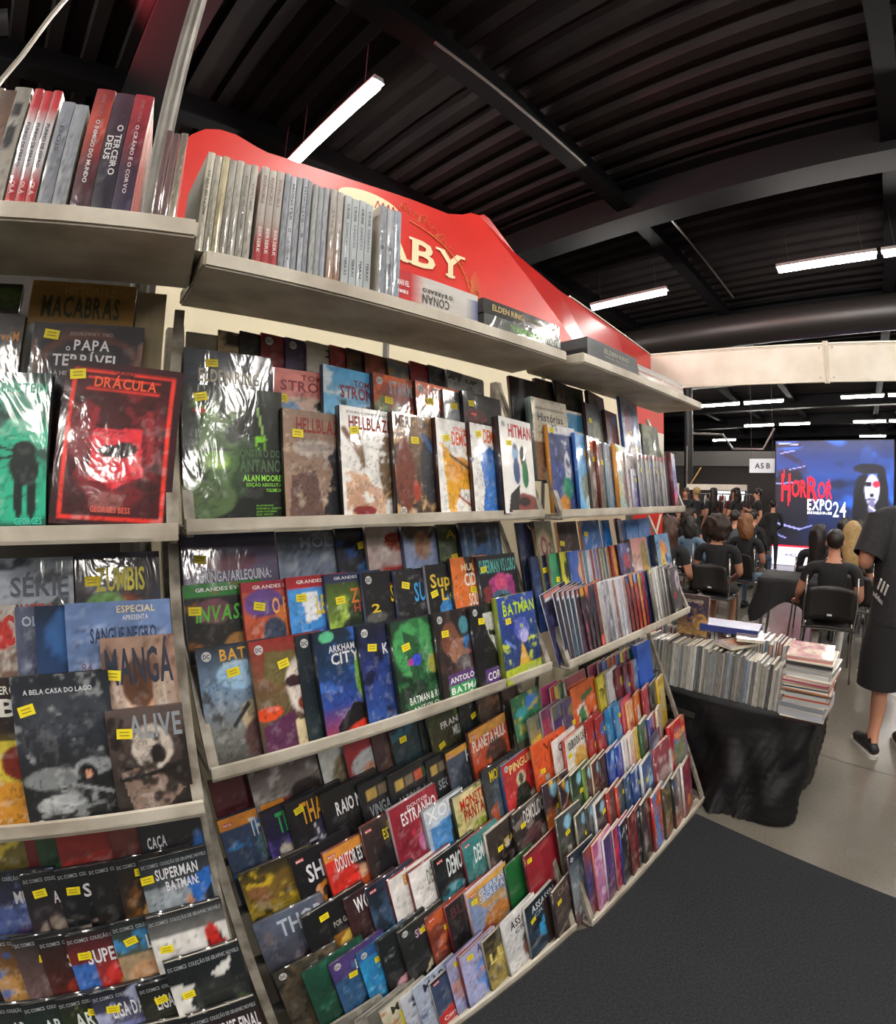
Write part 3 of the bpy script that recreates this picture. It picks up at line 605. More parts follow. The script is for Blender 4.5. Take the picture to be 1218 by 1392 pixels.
b(0.248, 0.247, '182430,1a3a60,2c4a9c,b02a1c e:.2,.06,.12,.05,5ab88a n:3a6ac0,.35,4 e:.7,.45,.12,.25,7ab048 p:.2,.85,.5,.68,.9,.75,1,1,.2,1,141018 e:.75,.92,.4,.07,e03a1c', 'ARKHAM>.2,.14,.62,.2,d8d8dc;CITY>.22,.21,.68,.31,d8d8dc;A ORDEM DO MUNDO>.72,.1,.98,.13,d83028', 'blue red rainy city hardcover with white capitals', s=None, sp='141c28')
b(0.356, 0.244, '1c1e28,2a3a80,2a58a8 e:.55,.6,.3,.32,2a4690 p:.3,.6,.6,.3,.7,.6,.5,.8,2a4486 n:141a30,.35,5 l:.05,.98,.95,.9,.04,3a80c8', 'GÓD>.5,.12,.85,.19,e0e0e4;KNIGHT>.4,.2,1.4,.3,e8e8ec', 'indigo hardcover with spidery white title and bowed blue figure', s=(.22,.22), lg='dc', sp='14161e')
b(0.440, 0.239, '20402c,1c3c28,14201a e:.45,.3,.45,.3,4aa05c p:.2,.1,.5,.2,.6,.6,.3,.65,2a5a38 n:2c6a3c,.4,6 e:.42,.42,.1,.06,3a50d0 e:.3,.43,.06,.04,b83a9c e:.75,.5,.12,.1,a8a848', 'BATMAN & ROBIN>.18,.78,1.2,.855,dce4dc;ANTOLOGIA>.22,.89,1.2,.93,c8d4c8', 'emerald green hardcover with moonlit figures, white title below', s=(.24,.27), sp='16201a')
b(0.570, 0.240, '221c1e,2c2220,1a1618 e:.3,.3,.22,.18,7a4a38 e:.65,.18,.12,.1,4a8a98 e:.5,.45,.25,.14,a0705a e:.7,.38,.12,.08,3a78b8 e:.6,.6,.25,.1,6a6468 e:.82,.45,.1,.08,c04a68 n:4a3430,.35,7 r:.14,.68,1,.8,5a3a78 r:.14,.8,1,1,2e9a50', 'ANTOLOGIA>.18,.71,1.15,.77,e8e4ec;BATMAN>.18,.82,1.15,.89,e8f0ea;VILÕES>.2,.92,1.15,.985,e8f0ea', 'hardcover with brawlers over purple and green bands', s=(.2,.23), lg='dc', sp='1c181c')
b(0.698, 0.239, '18181c,141418 p:.3,.1,.8,.1,1.0,.4,.95,.7,.6,.62,.4,.35,d8d8d4 p:.4,.3,.7,.34,.65,.4,.42,.36,18181c l:.6,.5,.95,.45,.03,18181c e:.85,.5,.1,.05,8a5a40 r:.2,.75,1,1,5a3a80', 'CORINGA>.24,.79,1.4,.88,ece8f0;ANTOLOGIA>.27,.92,1.4,.985,ece8f0', 'black and white half face hardcover over purple band', s=(.25,.185), lg='dc', sp='141418')
b(0.789, 0.249, '2a48a0,22407c,1e3058 e:.55,.42,.2,.14,5a68c8 e:.6,.5,.12,.08,b8b0f0 p:.42,.75,.52,.55,.62,.72,.78,.92,.3,.95,d8a83a r:0,.82,1,1,a8b828 n:c8d838,.3,7 p:.2,.35,.35,.28,.3,.45,2a3a98 l:.1,.5,.3,.6,.03,6a80d0', 'BATMAN>.12,.09,.98,.22,b8d82c', 'blue hardcover with lime title and flaming yellow pilgrim', w=.185, s=(.22,.285), sp='7a8a30')

# ------------------------------------------------------------------ middle rack, bottom tiers
row('M', 'C', .60, 'sixth tier up, middle rack bottom', 'top tier of the middle rack bottom', res=14, roll=-.06)
b(0.025, 0.199, '5a1a24,3a1018 l:.2,.5,.8,.9,.03,c8a0a0 l:.7,.4,.3,.9,.03,c8a0a0', '', 'maroon cover with white line drawing', w=.16)
b(0.107, 0.214, '3a2a2c,8a8280,5a2420 n:a8a4a0,.4,5 e:.3,.6,.25,.14,8a2a24 e:.7,.5,.25,.16,2a2020', 'THO>.28,.62,.6,.68,c8b8b0', 'wide cover of grey and red tangled bodies', w=.2)
b(0.296, 0.201, 'c8ccc8,b8bcb8 e:.6,.5,.4,.4,8a7a5c l:.9,.2,.9,.9,.06,5a5a58', '', 'white cover with bronze knotwork', w=.13)
b(0.361, 0.203, '9a2a34,7a1a26 e:.5,.35,.4,.18,b8bcc0 e:.45,.55,.2,.2,c89478 e:.85,.5,.15,.3,c0c4c8', '', 'red cover with white caped dancer', w=.16)
b(0.451, 0.203, '4a3230,2c2440 n:6a4a3c,.4,5', '', 'dusky brown and violet cover', w=.16)
b(0.506, 0.198, '1a3038,1c3a44 n:2c6a80,.35,5 l:.8,.3,.6,.9,.03,3a90d0', '', 'dark teal cover with blue lightning', s=(.25,.18), w=.16)
b(0.609, 0.238, '16181a,20302c', 'MILLER>.4,.5,.9,.6,c8d0d0', 'black cover with green edge', w=.15)
b(0.631, 0.235, '2c3a20,4a3a24 n:6a8a3c,.35,5', 'FRANK>.3,.28,.9,.36,d8d8d8;MILLER>.6,.4,1.15,.52,dce0e0', 'olive green cover with white surname', s=(.25,.56), w=.16)
b(0.761, 0.216, '16181c,1a2228 n:2a3a3c,.35,5', '', 'black cover with yellow tag', s=(.4,.3), w=.15)
b(0.831, 0.211, '4a382e,2e241e n:7a5a44,.4,5', '', 'umber brown cover with dim figures', w=.16)
b(0.943, 0.201, '3c3028,2a201a n:5a4434,.4,5', '', 'dark brown cover beside the side bar', w=.12)
row('M', 'C', .49, 'fifth tier up, middle rack bottom', 'fifth tier of the middle rack bottom', res=22, roll=-.06)
b(0.022, 0.232, '3a4a6a,28364c r:0,0,1,.12,d88a30 e:.75,.4,.3,.2,4a6a78 n:3a88c8,.3,4 e:.5,.75,.4,.14,14141a e:.35,.75,.15,.1,3a90d8 p:.6,.65,1,.6,1,.75,c8b838', 'THANOS>.42,.08,1.3,.28,d8dce0', 'orange banded cover with white title and blue rock', sp='2a3448', lg='mv')
b(0.118, 0.228, '1c1c2c,3a3070 e:.35,.5,.2,.1,c8c0b0 n:5a48a0,.35,4 e:.6,.75,.3,.12,8a7048', 'THANOS>.2,.07,1.3,.3,3aa858', 'navy cover with green slanted title and gauntlet')
b(0.176, 0.231, '201c24,141216 e:.65,.5,.3,.25,3a3450 l:.3,.7,.9,.3,.015,d8d8d8 l:.4,.35,.6,.9,.015,d8d8d8 l:.25,.5,.95,.6,.015,c0c0d0 e:.7,.5,.12,.1,b86a6a', 'THANOS>.22,.06,1.35,.3,e0a030', 'black cover with amber title and white web lines', s=(.2,.12))
b(0.267, 0.226, '141418,101014', 'RAIO NEGRO>.2,.16,1.2,.32,e8e8ec', 'plain black cover with white title and outline figure', w=.18)
b(0.374, 0.213, '1c1e22,18181c r:.12,.1,.3,.25,b89a50 r:.34,.1,.52,.25,7a6a54 r:.56,.1,.74,.25,a8484a r:.78,.1,.96,.25,3a7a4a', 'VINGADORES>.12,.32,1.3,.48,8a9098', 'black cover with four small picture squares and grey title', w=.17)
b(0.465, 0.209, '1e2024,18181c r:.1,.1,.26,.25,b89a50 r:.3,.1,.46,.25,7a6a54 r:.5,.1,.66,.25,c05a3a r:.7,.1,.86,.25,3a7a4a r:.88,.1,1,.25,d8c8d0', 'ANIQUILADOR>.08,.35,1.1,.52,8a9098', 'black cover with picture squares and long grey title', w=.18)
b(0.594, 0.206, '202226,18181c r:.1,.1,.26,.25,b89a50 r:.3,.1,.46,.25,7a6a54 r:.5,.1,.66,.25,8a8a80', 'SECRETO>.2,.36,1.2,.5,8a9098', 'black cover with picture squares at edge of grey stack', w=.16)
b(0.664, 0.207, '4a5468,3a4456 r:0,0,1,.1,d8a040 e:.6,.5,.4,.3,2a3440', 'HULK>.5,.1,1.3,.28,d8dce4', 'slate blue cover with white initial', sp='3a2a28', lg='mv')
b(0.754, 0.242, 'c8502c,a83c20 r:0,0,1,.12,e0a048 e:.62,.45,.3,.2,4a2a22 e:.6,.7,.35,.25,3c221c e:.3,.75,.2,.12,5a2a1c n:d87038,.3,5', 'PLANETA HULK>.05,.13,.95,.28,e8e0d8', 'burnt orange hardcover with white title and hulking shadow', w=.185, lg='mv', sp='5a2018')
row('M', 'C', .37, 'fourth tier up, middle rack bottom', 'fourth tier of the middle rack bottom', res=22, roll=-.06)
b(0.035, 0.232, '2e2a24,c8a820 e:.25,.25,.2,.16,8a6038 e:.6,.3,.3,.18,7a6028 n:d8b82c,.4,5 n:241c12,.35,6 p:.65,.45,1,.4,1,.8,.7,.85,e0c028', "ESTRANHO>.35,.72,1.1,.9,d8d4c0", 'yellow and brown cover with curly bearded figure', w=.19, sp='3a342c')
b(0.157, 0.238, '18181c,141416 p:.25,.45,.95,.3,.95,.36,.34,.5,.5,1,.42,1,e08a30 r:.5,.5,1,1,3a3c44', 'SHANG>.18,.16,1.1,.36,e8e8ec', 'black cover with white brush title and orange bracket', lg='mv', w=.17)
b(0.234, 0.219, 'd83428,c82c20 r:0,0,1,.12,e0943c e:.75,.45,.26,.22,d8a888 e:.7,.25,.3,.14,1c1820 e:.75,.7,.3,.2,e0602c e:.3,.5,.2,.15,d83024 l:.2,.8,.9,.95,.06,b8b080', 'DOUTOR ESTRANHO>.16,.12,1.25,.3,e8e8e8', 'scarlet cover with orange band and dark haired profile', lg='mv', w=.175, sp='6a2420')
b(0.347, 0.246, '3a2c2a,241c1c e:.5,.6,.35,.3,16141a n:4a3834,.35,5', 'DOUTOR>.5,.08,.9,.14,b8b020;ESTRANHO>.38,.15,1.2,.27,d8c828', 'dark brown cover with yellow title', lg='mv', sp='6a3430')
b(0.432, 0.262, '9a2434,7c1a30 e:.62,.55,.16,.14,d07aa8 e:.75,.6,.14,.2,2c3aa0 n:c03a50,.35,4', 'DOUTOR>.35,.06,.8,.1,e8d8d8;ESTRANHO>.2,.11,.95,.25,f0e8ea', 'crimson cover with white title and glowing blue mage', sp='b8a8ac', w=.175)
b(0.537, 0.214, 'd0d8e0,9ac0e4 e:.75,.55,.22,.35,2a3038 p:.1,.3,.6,.25,.5,.9,.1,.9,4a90d0 e:.3,.85,.3,.12,a8a878', 'XORN>.05,.03,1.1,.2,f0f2f4', 'pale blue cover with blocky title', sp='889098')
b(0.641, 0.212, 'd8cc98,b0a850 e:.6,.75,.4,.22,8a9a3a e:.5,.7,.1,.05,d84a20 n:5a6a28,.3,5', 'MONSTRO>.15,.09,.95,.25,c83820;PÂNTANO>.2,.26,1.05,.45,b02a18', 'cream cover with dripping red title and one orange eye', sp='28301c', w=.17)
b(0.767, 0.248, '2c3034,3a4450 e:.5,.5,.3,.35,4a5a68 p:.1,.55,.3,.5,.35,.9,.1,.9,b05028', 'MONSTRO>.2,.06,1.2,.2,d8c020', 'charcoal cover with yellow jagged title', s=(.7,.35), w=.16)
b(0.842, 0.237, 'b8282a,c02c2c e:.5,.35,.14,.12,d8c8a0 p:.2,.75,.35,.42,.65,.42,.85,.75,.8,1,.2,1,242820 e:.5,.34,.07,.08,3a3a34 p:.1,.85,.9,.75,.95,1,.1,1,c8c078', 'PINGUIM>.2,.06,.98,.18,e8d088', 'red cover with cream title and seated dark suited figure', w=.18, lg='dc', sp='3a4878')
row('M', 'C', .25, 'third tier up, middle rack bottom', 'third tier of the middle rack bottom', res=22, roll=-.06)
b(0.034, 0.243, '5a6478,4a4c58,3a3034 e:.7,.7,.3,.2,2c2428 n:7a6a70,.35,4', 'THOR>.3,.07,1.15,.26,b8c0cc', 'stormy grey cover with metallic title', w=.18, sp='4a5264')
b(0.140, 0.226, '1a1a1c,161616 r:.35,.42,1,.98,8a5a20 e:.65,.65,.25,.2,e0b850 e:.8,.72,.14,.2,2a1c10', 'POR GARTH ENNIS>.4,.26,1.05,.33,a8a49c', 'black cover with framed flaming skull picture', w=.185, s=(.3,.13))
b(0.255, 0.221, '3a2024,4a2c28 e:.7,.75,.4,.25,c8a028 n:241418,.35,5', 'WOLVERINE>.15,.06,1.6,.26,f0f0f0', 'maroon cover with big white initials', s=(.6,.42), w=.17, sp='2c1418')
b(0.316, 0.222, '283448,4a6a8a e:.55,.4,.1,.35,b8d0e4 n:1c2430,.4,4', '', 'steel blue misty cover with bright falling streak', lg='mv', w=.165, sp='382028')
b(0.382, 0.216, 'e8e4e0,dcd8d4 e:.8,.3,.2,.16,9a7858 e:.75,.75,.28,.3,242428 l:.4,.4,.5,.6,.02,a02020', 'BULLSEYE>.3,.05,1.4,.2,d89830', 'white cover with amber title and dark crouching figure', sp='8a2020', w=.165)
b(0.444, 0.209, 'ece8e6,e8e4e2 e:.85,.3,.3,.2,c82430 e:.8,.75,.3,.25,a02028 e:.95,.65,.1,.08,f0f0f0', 'DEMOLIDOR>.35,.12,1.5,.35,8a8a7c,1', 'white cover with red disc and slanted title', sp='7a2024', w=.165)
b(0.525, 0.209, '181c1e,141618 e:.3,.7,.3,.2,3a8a98 n:20282a,.4,5', 'DEMOLIDOR>.25,.1,1.25,.38,dce4e4,1', 'black cover with white slanted title and teal splash', lg='mv', w=.175)
b(0.630, 0.210, '3a8484,2e7070 e:.6,.8,.4,.15,7a3a34 n:4a9a98,.3,4', 'DEMOLIDOR>.25,.16,1.3,.42,e4ecec,1', 'teal cover with white slanted title', lg='mv', sp='7a2830')
b(0.719, 0.199, '3a322e,28221e e:.5,.7,.4,.25,14100e e:.55,.4,.08,.08,c8c0b8 n:5a4a44,.35,6', 'STARK>.45,.3,1.0,.42,c8b040', 'dark umber cover with tiny yellow title', s=(.33,.4), sp='b0a8a0')
b(0.837, 0.211, '2a2626,3c3230 n:8a7c78,.4,4 e:.5,.6,.35,.2,5a3a3c', 'DEMOLIDOR>.25,.06,.95,.3,d0ccc8,1', 'wide sooty cover with white slashed title', w=.19, s=(.22,.28), sp='2c2624')
row('M', 'C', .125, 'second tier up, middle rack bottom', 'second tier of the middle rack bottom', res=20, roll=-.06)
b(0.043, 0.250, '3a3a34,5a5040,3a3024 e:.7,.2,.25,.12,8a8a84 n:6a5a44,.4,5 n:20201c,.35,6', '', 'grey brown cover with armoured figures', lg='dc', w=.17, sp='3c3830')
b(0.100, 0.236, '1c4a38,164030 n:2c6a50,.4,4 e:.7,.85,.3,.15,3a5a48', 'BATMAN>.4,.1,1.4,.25,e0c020', 'deep green cover with yellow title', s=(.5,.33), w=.18, sp='102c20')
b(0.168, 0.222, '4a3470,2a4a78 r:0,.28,1,1,2e5880 e:.7,.6,.25,.2,5a7a98 e:.6,.85,.3,.2,1c2430 n:4a78a0,.3,5', 'BATMAN>.4,.13,1.5,.26,e4e8ec,1', 'purple topped cover with white title and wolfish shape', s=(.32,.3), lg='dc', w=.17, sp='2a1c48')
b(0.243, 0.212, '2a88c0,2478b0 r:0,0,1,.14,2a5a98 n:3aa8d8,.35,4 e:.6,.8,.3,.2,2a3a50', 'BATMAN>.4,.12,1.5,.26,e8eef0,1', 'azure cover with white title', s=(.35,.25), lg='dc', w=.165, sp='144868')
b(0.303, 0.217, '1c2022,181a1c n:8a9494,.25,7 e:.4,.8,.25,.1,d8a0b0', '', 'black cover speckled with white panels', s=(.75,.12), w=.17)
b(0.364, 0.212, '242626,1c1e1c p:.3,.9,.8,.4,1,.5,.6,.8,c8c0a0 p:.5,1,1,.75,1,1,c05830 n:3a4a3c,.3,5', 'SUICIDAS>.3,.13,1.3,.25,c8a0c0', 'dark green cover with pale sunburst spikes', s=(.48,.2), lg='dc', w=.17, sp='1c201c')
b(0.453, 0.205, '8a4028,5a2418 n:c05a30,.4,4 e:.6,.7,.3,.25,3a1810', 'MEFISTO>.4,.02,1.2,.16,d89030', 'rust orange cover with dark cracks', s=(.42,.34), lg='mv', w=.165, sp='5a1c18')
b(0.520, 0.205, '2a2224,1c1618 e:.5,.7,.4,.25,100e10 n:4a3c3c,.3,6', 'BLACK>.1,.08,.95,.25,5a3434', 'near black cover with dim red letters', w=.17, sp='8a2428')
b(0.596, 0.209, '6a84b8,8a98b0 r:0,0,1,.08,d8a048 n:c89a48,.38,4 e:.6,.7,.35,.2,b87838 e:.3,.85,.2,.12,a04830', 'GUERRAS>.25,.1,.9,.2,c8d4e8;SECRETAS>.25,.22,.95,.32,c8d4e8', 'blue and gold battle scene cover with pale title', w=.18, s=(.12,.2), lg='mv', sp='c8a8b0')
b(0.762, 0.207, '1c6a34,165a2c x:.12', '', 'plain green cover', w=.15, sp='123a1c')
b(0.831, 0.212, '9a2430,8a1c28 x:.14 r:0,0,1,.04,281418', '', 'large plain dark red cover', w=.2, s=(.1,.12), sp='5a1018', res=10)
row('M', 'C', -.02, 'lowest front tier, middle rack bottom', 'front tier of the middle rack bottom', res=18, roll=-.06)
b(0.116, 0.215, '7a7870,5a584e n:a8a498,.4,5', '', 'grey beige cover with pencil drawing', w=.165, sp='8a8478')
b(0.187, 0.207, '8a8880,6a665c n:4a463c,.4,5', '', 'stone grey cover', w=.165, sp='9a948a')
b(0.219, 0.201, '6a6860,54504a n:8a8478,.4,5', '', 'ash brown cover', w=.165, sp='8a867c')
b(0.253, 0.193, 'c8c4b0,b8ac50 e:.6,.6,.35,.3,c8b838 n:c85a30,.3,5', 'MARY>.2,.04,.9,.18,3a3a34;JANE>.3,.22,1.0,.45,c8b820', 'cream and yellow cover with dark name', w=.16, sp='a8a498')
b(0.316, 0.191, 'c8ccd8,a8b0c0 n:6a7488,.35,5', 'SP>.2,.1,.8,.28,28303c', 'white grey cover with dark initials', w=.16, sp='c0c4cc')
b(0.358, 0.203, 'b0bcd0,98a4bc n:5a6a8a,.35,5', 'MARIA>.2,.06,1.0,.2,2a3444', 'powder blue cover with dark title', w=.16, sp='b8c0cc')
b(0.409, 0.185, '2a3450,b82428 p:0,.05,1,.05,1,.5,0,.75,3a4868 e:.75,.3,.25,.25,c88858 p:0,.75,1,.5,1,1,0,1,c02428 r:0,0,1,.05,181418', 'Corporation>.1,.82,.9,.9,f0e8e0', 'navy and red cover with blond figure', w=.17, lg='mv', sp='a8a4a0')
b(0.471, 0.216, 'a8a4c8,98a0d0 e:.5,.6,.35,.25,c8a0a8 n:c07a6a,.35,4 e:.6,.92,.4,.1,3a6ac0', '', 'lilac cover with pink smoke', s=(.25,.13), w=.16, sp='5a5a78')
b(0.511, 0.209, 'b0b0d8,a0a8d8 e:.6,.55,.3,.25,5a90d8 n:d89a80,.35,4 e:.7,.85,.2,.2,2a70d0', 'ASTRO>.45,.03,1.3,.18,3a3858', 'lavender cover with blue swirl', s=(.25,.13), w=.16, sp='6a3038')
b(0.602, 0.205, '3a342c,b09a48 e:.6,.5,.4,.2,c8b050 n:28221c,.4,5', 'LUX>.1,.3,.95,.5,d8c878', 'dark gold cover with tall letters', w=.165, sp='9a907c')
b(0.680, 0.222, 'dcdcdc,d0d0d0 e:.75,.7,.3,.25,7a4a38 e:.7,.55,.25,.1,3a2a28', 'ASSASSIN>.2,.1,1.2,.24,2a2a2c;CREED>.3,.28,1.1,.36,5a5a5c', 'white cover with slanted black title and brown face', w=.17, sp='c8c8c8')
b(0.777, 0.217, '22303c,1e3a54 e:.6,.6,.25,.2,3aa0d8 n:101820,.4,5', 'ASSASSIN>.2,.08,1.2,.2,d8dce0;CREED>.25,.24,1.1,.31,a8b0b8', 'slate cover with white slanted title and cyan glow', s=(.2,.32), w=.165, sp='a8a8a4')
b(0.874, 0.187, '3a2e2c,2a2220 x:.2', 'CR>.3,.1,.8,.25,8a8078', 'brown spine cover beside the cracked cover', w=.16, sp='4a3a34')
b(0.891, 0.212, '4a3c3a,3a302e l:.65,.05,.6,.95,.012,b8a8a0 l:.78,.05,.75,.95,.012,b8a8a0 l:.45,.1,.6,.3,.012,c8b8b0 n:5a4a46,.35,5', 'CRACK>.15,.06,.8,.18,8a7068', 'wide dark brown cover scratched with pale cracks', w=.19, s=(.17,.28), sp='3a2c2a')
flush()

# ------------------------------------------------------------------ pole rack
row('L', 'A', .19, 'back row, pole rack upper shelf', 'back row of the pole rack upper shelf', res=20, vs=.38)
b(0.529, 0.247, '1a1e16,2c3a20 e:.8,.3,.25,.2,4a6a2c', '', 'black cover with green stain', w=.17)
b(0.716, 0.257, '9a7430,86642a x:.15 r:.02,.86,1,1,a8b4b8', 'HISTÓRIAS>.32,.1,.8,.26,a88444;MACABRAS>.12,.3,.86,.72,3a3a1c;EDGAR ALLAN POE>.18,.87,.95,.97,5a8494', 'ochre hardcover with dark green spiky title', w=0.192, sp='b0a080')
b(0.912, 0.247, '8a7c60,7a6c50 x:.1', '', 'blank kraft coloured cover', w=0.053, sp='6a5c44', res=6)
row('L', 'A', .10, 'second row, pole rack upper shelf', 'second row of the pole rack upper shelf', res=26, vs=.62)
b(0.521, 0.269, '221c1a,1a1614 e:.3,.55,.3,.2,3a2c24 n:4a382c,.35,6', 'Dave M>.72,.2,.97,.3,c07a2c', 'dark brown cover with orange typewriter letters', w=.2)
b(0.739, 0.256, '241e26,1a161c e:.52,.6,.48,.55,5a3226 e:.52,.62,.42,.48,221c26 l:.0,.2,.12,.9,.03,6a5044 l:1,.2,.9,.9,.03,6a5044', 'JODOROWSKY  THEO>.33,.1,.72,.14,8a7a78;PAPA>.38,.19,.7,.31,d8d4d8;O>.31,.27,.35,.32,d8d4d8;TERRÍVEL>.2,.36,.8,.49,d0ccd0;A HISTÓRIA DE JÚLIO II>.22,.55,.78,.6,b0a8ac', 'dark plum wrapped cover with white serif capitals and arch', w=0.193, s=(.17,.14), sp='1c181e')
row('L', 'A', .0, 'front row, pole rack upper shelf', 'front row of the pole rack upper shelf', res=40, tmax=.02)
b(0.590, 0.255, '14302c,1a6a58,28b490,1c9a7c,123a34 e:.7,.62,.5,.32,2ab890 p:.4,.2,.7,.05,1,.2,.85,.32,2a8a70 e:.82,.5,.1,.06,10201e e:.82,.6,.12,.12,10201e e:.78,.78,.04,.14,10201e e:.88,.78,.04,.14,10201e l:.6,.47,.8,.52,.012,10201e l:.62,.55,.8,.52,.012,10201e n:10302a,.3,5', 'FRANKENSTEIN>.25,.07,.97,.13,6ac0a4;GEORGES>.75,.91,.97,.95,3ad0b0', 'turquoise cover with thin black hanging figure', w=.2, sp='0e2220')
b(0.794, 0.267, '2c1014,2a1014 r:.08,.06,.92,.97,4a1218 e:.5,.5,.42,.4,7a1c26 n:3a0c12,.42,5 p:.35,.42,.5,.48,.62,.42,.7,.55,.65,.72,.5,.78,.35,.72,.3,.55,e02a3a p:.3,.42,.7,.4,.74,.7,.3,.74,e0303e e:.5,.55,.16,.04,2a1014 e:.58,.53,.1,.04,2a1014 l:.08,.06,.08,.96,.018,f03a2c l:.92,.06,.92,.96,.018,f03a2c l:.08,.96,.92,.96,.02,e83428 l:.08,.06,.4,.06,.016,f03a2c l:.6,.06,.92,.06,.016,f03a2c l:.2,.1,.8,.1,.014,e83428 l:.2,.17,.8,.17,.014,e83428 e:.45,.86,.14,.06,9a5a58 l:.3,.3,.26,.5,.03,9a2430 l:.75,.3,.8,.6,.03,a02a34', 'BRAM STOKER>.42,.045,.6,.065,c83028;DRÁCULA>.25,.09,.78,.155,e8582c;GEORGES BESS>.33,.885,.66,.92,e06050', 'black and scarlet framed cover with bat over red heart', w=0.194, s=(.1,.09), sp='241416', roll=.075)
row('L', 'B', .18, 'back row, pole rack centre shelf', 'back row of the pole rack centre shelf', res=20, vs=.55)
b(0.638, 0.241, '9aa4b4,c4ccd4 n:2a2e38,.42,5 x:.3', 'SÉRIE>.35,.25,.95,.5,50586a;VAMPIRA>.35,.6,.8,.73,b83a34;DA MORTE>.4,.83,.95,.95,3a404c', 'silver grey wrapped cover with red word and black ink', w=0.173, sp='5a6270')
b(0.814, 0.246, '2c2a34,3a3034 e:.6,.85,.25,.3,8a4a34 e:.35,.75,.25,.25,6a9a4c n:2a3a4a,.35,5 x:.3', 'ZUMBIS>.24,.2,.82,.5,c8c04c', 'dark wrapped cover with yellow crooked title', w=0.151, s=(.2,.37), sp='2a2c38')
row('L', 'B', .095, 'second row, pole rack centre shelf', 'second row of the pole rack centre shelf', res=22, vs=.65)
b(0.585, 0.253, 'c8c0b8,b0a498 e:.8,.3,.15,.15,c03028 n:6a4a38,.35,5', 'C>.8,.1,.97,.4,c02820', 'pale cover with red initial', w=.13, sp='6a5a54')
b(0.713, 0.249, '5a6078,4a5068 n:7a8098,.35,4', 'OLÁ>.1,.1,.5,.2,b8c0d0', 'dusty violet grey cover with small white word', w=.11, sp='3a4054')
b(0.749, 0.249, '1c2c44,2a4a7a e:.6,.3,.5,.3,3a6aa8 x:.12', '', 'plain midnight blue shiny cover', w=.14, sp='16223a', res=10)
b(0.800, 0.251, '6a84b4,54688c n:8aa0c8,.35,4 e:.25,.8,.2,.12,4a3a5a', 'ESPECIAL>.48,.05,.85,.12,d8c8a0;APRESENTA>.53,.15,.78,.2,c8ccd8;SANGUE NEGRO>.22,.27,.85,.42,2a3858;84>.12,.62,.22,.71,6a5a70', 'slate blue wrapped cover with navy capitals', w=0.179, sp='3c4c6c')
row('L', 'B', -.015, 'front row, pole rack centre shelf', 'front row of the pole rack centre shelf', res=36, tmax=.022)
b(0.574, 0.256, '241a1a,2a201c,b8a83c,d8a028 r:.3,.4,1,1,c8b83c e:.75,.55,.2,.12,7a2a1c e:.6,.85,.4,.2,c88a28', 'GERÔNIMO>.55,.05,.97,.1,d8d4cc;BR>.6,.13,.97,.24,d8d4cc', 'dark topped cover with glowing yellow doorway', w=.185, sp='2c2422')
b(0.709, 0.259, '1c2028,2c3038,1e2022,181a1c e:.5,.25,.45,.16,3a3e46 n:8a8e90,.3,7 e:.3,.65,.3,.07,767a7c e:.75,.6,.2,.06,888c90 e:.35,.82,.25,.06,9a9ea0 l:.2,.78,.6,.86,.02,b0b4b6 l:.5,.7,.9,.78,.02,8a8e90 e:.67,.64,.1,.06,141416 e:.68,.645,.04,.03,c88a6a l:.15,.88,.8,.84,.02,7a7e80', 'A BELA CASA DO LAGO>.12,.085,.82,.115,c8ccd0', 'charcoal wrapped hardcover with heap of pale bones', w=0.158, s=(.14,.21), lg='dcb', sp='1a1c20', t=.02)
b(0.860, 0.310, '9a7c6c,84604c e:.22,.4,.16,.2,b8a090 e:.5,.45,.2,.25,c89c7c e:.5,.25,.25,.14,5a3a28 e:.8,.35,.16,.2,a89484 e:.75,.85,.35,.12,d88a3c n:6a4c3c,.3,5', 'MANGÁ>.05,.06,.95,.25,2a3040;OF THE>.1,.62,.95,.72,2a2c38;DEAD>.15,.85,.95,.97,2a2420', 'tan paperback with pale staring faces and navy letters', w=0.124, s=(.14,.2), sp='6a5044', t=.012, o=.0)
b(0.859, 0.192, '5a4c48,3a302c,241e1c e:.55,.35,.26,.2,c0b4a8 e:.62,.42,.1,.08,3a302c l:.2,.1,.1,.3,.03,2a2422 p:.1,.55,.5,.5,.9,.75,.5,.98,.2,.9,8a7468 n:1c1614,.42,4 l:.1,.62,.9,.55,.03,181412', 'ALIVE>.28,.06,.96,.26,8a9098;TSUTOMU TAKAHASHI>.2,.915,.9,.945,c8b8a8', 'sepia paperback with grey title and collapsed figure', w=0.128, s=(.22,.21), sp='4a3c38', t=.013, o=.0135)
row('L', 'C', .60, 'sixth tier up, pole rack bottom', 'top tier of the pole rack bottom', res=16)
b(0.535, 0.200, '4a4424,8a7a2c n:b0a038,.35,4', '', 'olive yellow cover', s=(.75,.4), w=.15)
b(0.632, 0.199, '5a1620,4a1018 x:.15', '', 'plain maroon cover', w=.14)
b(0.654, 0.197, '1c3a24,243428 e:.5,.5,.3,.3,3a8a50 e:.4,.5,.12,.12,a8b8b8', '', 'dark green cover with pale swirl', w=.14)
b(0.697, 0.200, '7a1c1c,1c1416 p:.0,.3,.8,.2,.9,.6,.3,.9,8a2420 l:.3,.9,.95,.6,.02,c8c8c8', '', 'red and black cover with white sickle line', w=.18)
b(0.803, 0.196, '5a2824,3a1818 n:7a3a34,.4,4', '', 'brick red dim cover', w=.15)
b(0.858, 0.202, '14161c,181c24 e:.5,.55,.35,.35,8a5c40 e:.5,.35,.4,.2,14141a l:.05,.6,.1,.9,.05,2a6ab8 e:.9,.5,.1,.3,2a5a98', 'CAÇA>.1,.18,.4,.3,b8b8c0', 'black cover with bearded frowning face and blue ribbons', w=0.129)
LC = 'DC COMICS  COLEÇÃO DE GRAPHIC NOVELS>.03,.05,.97,.085,9aa0a4;'
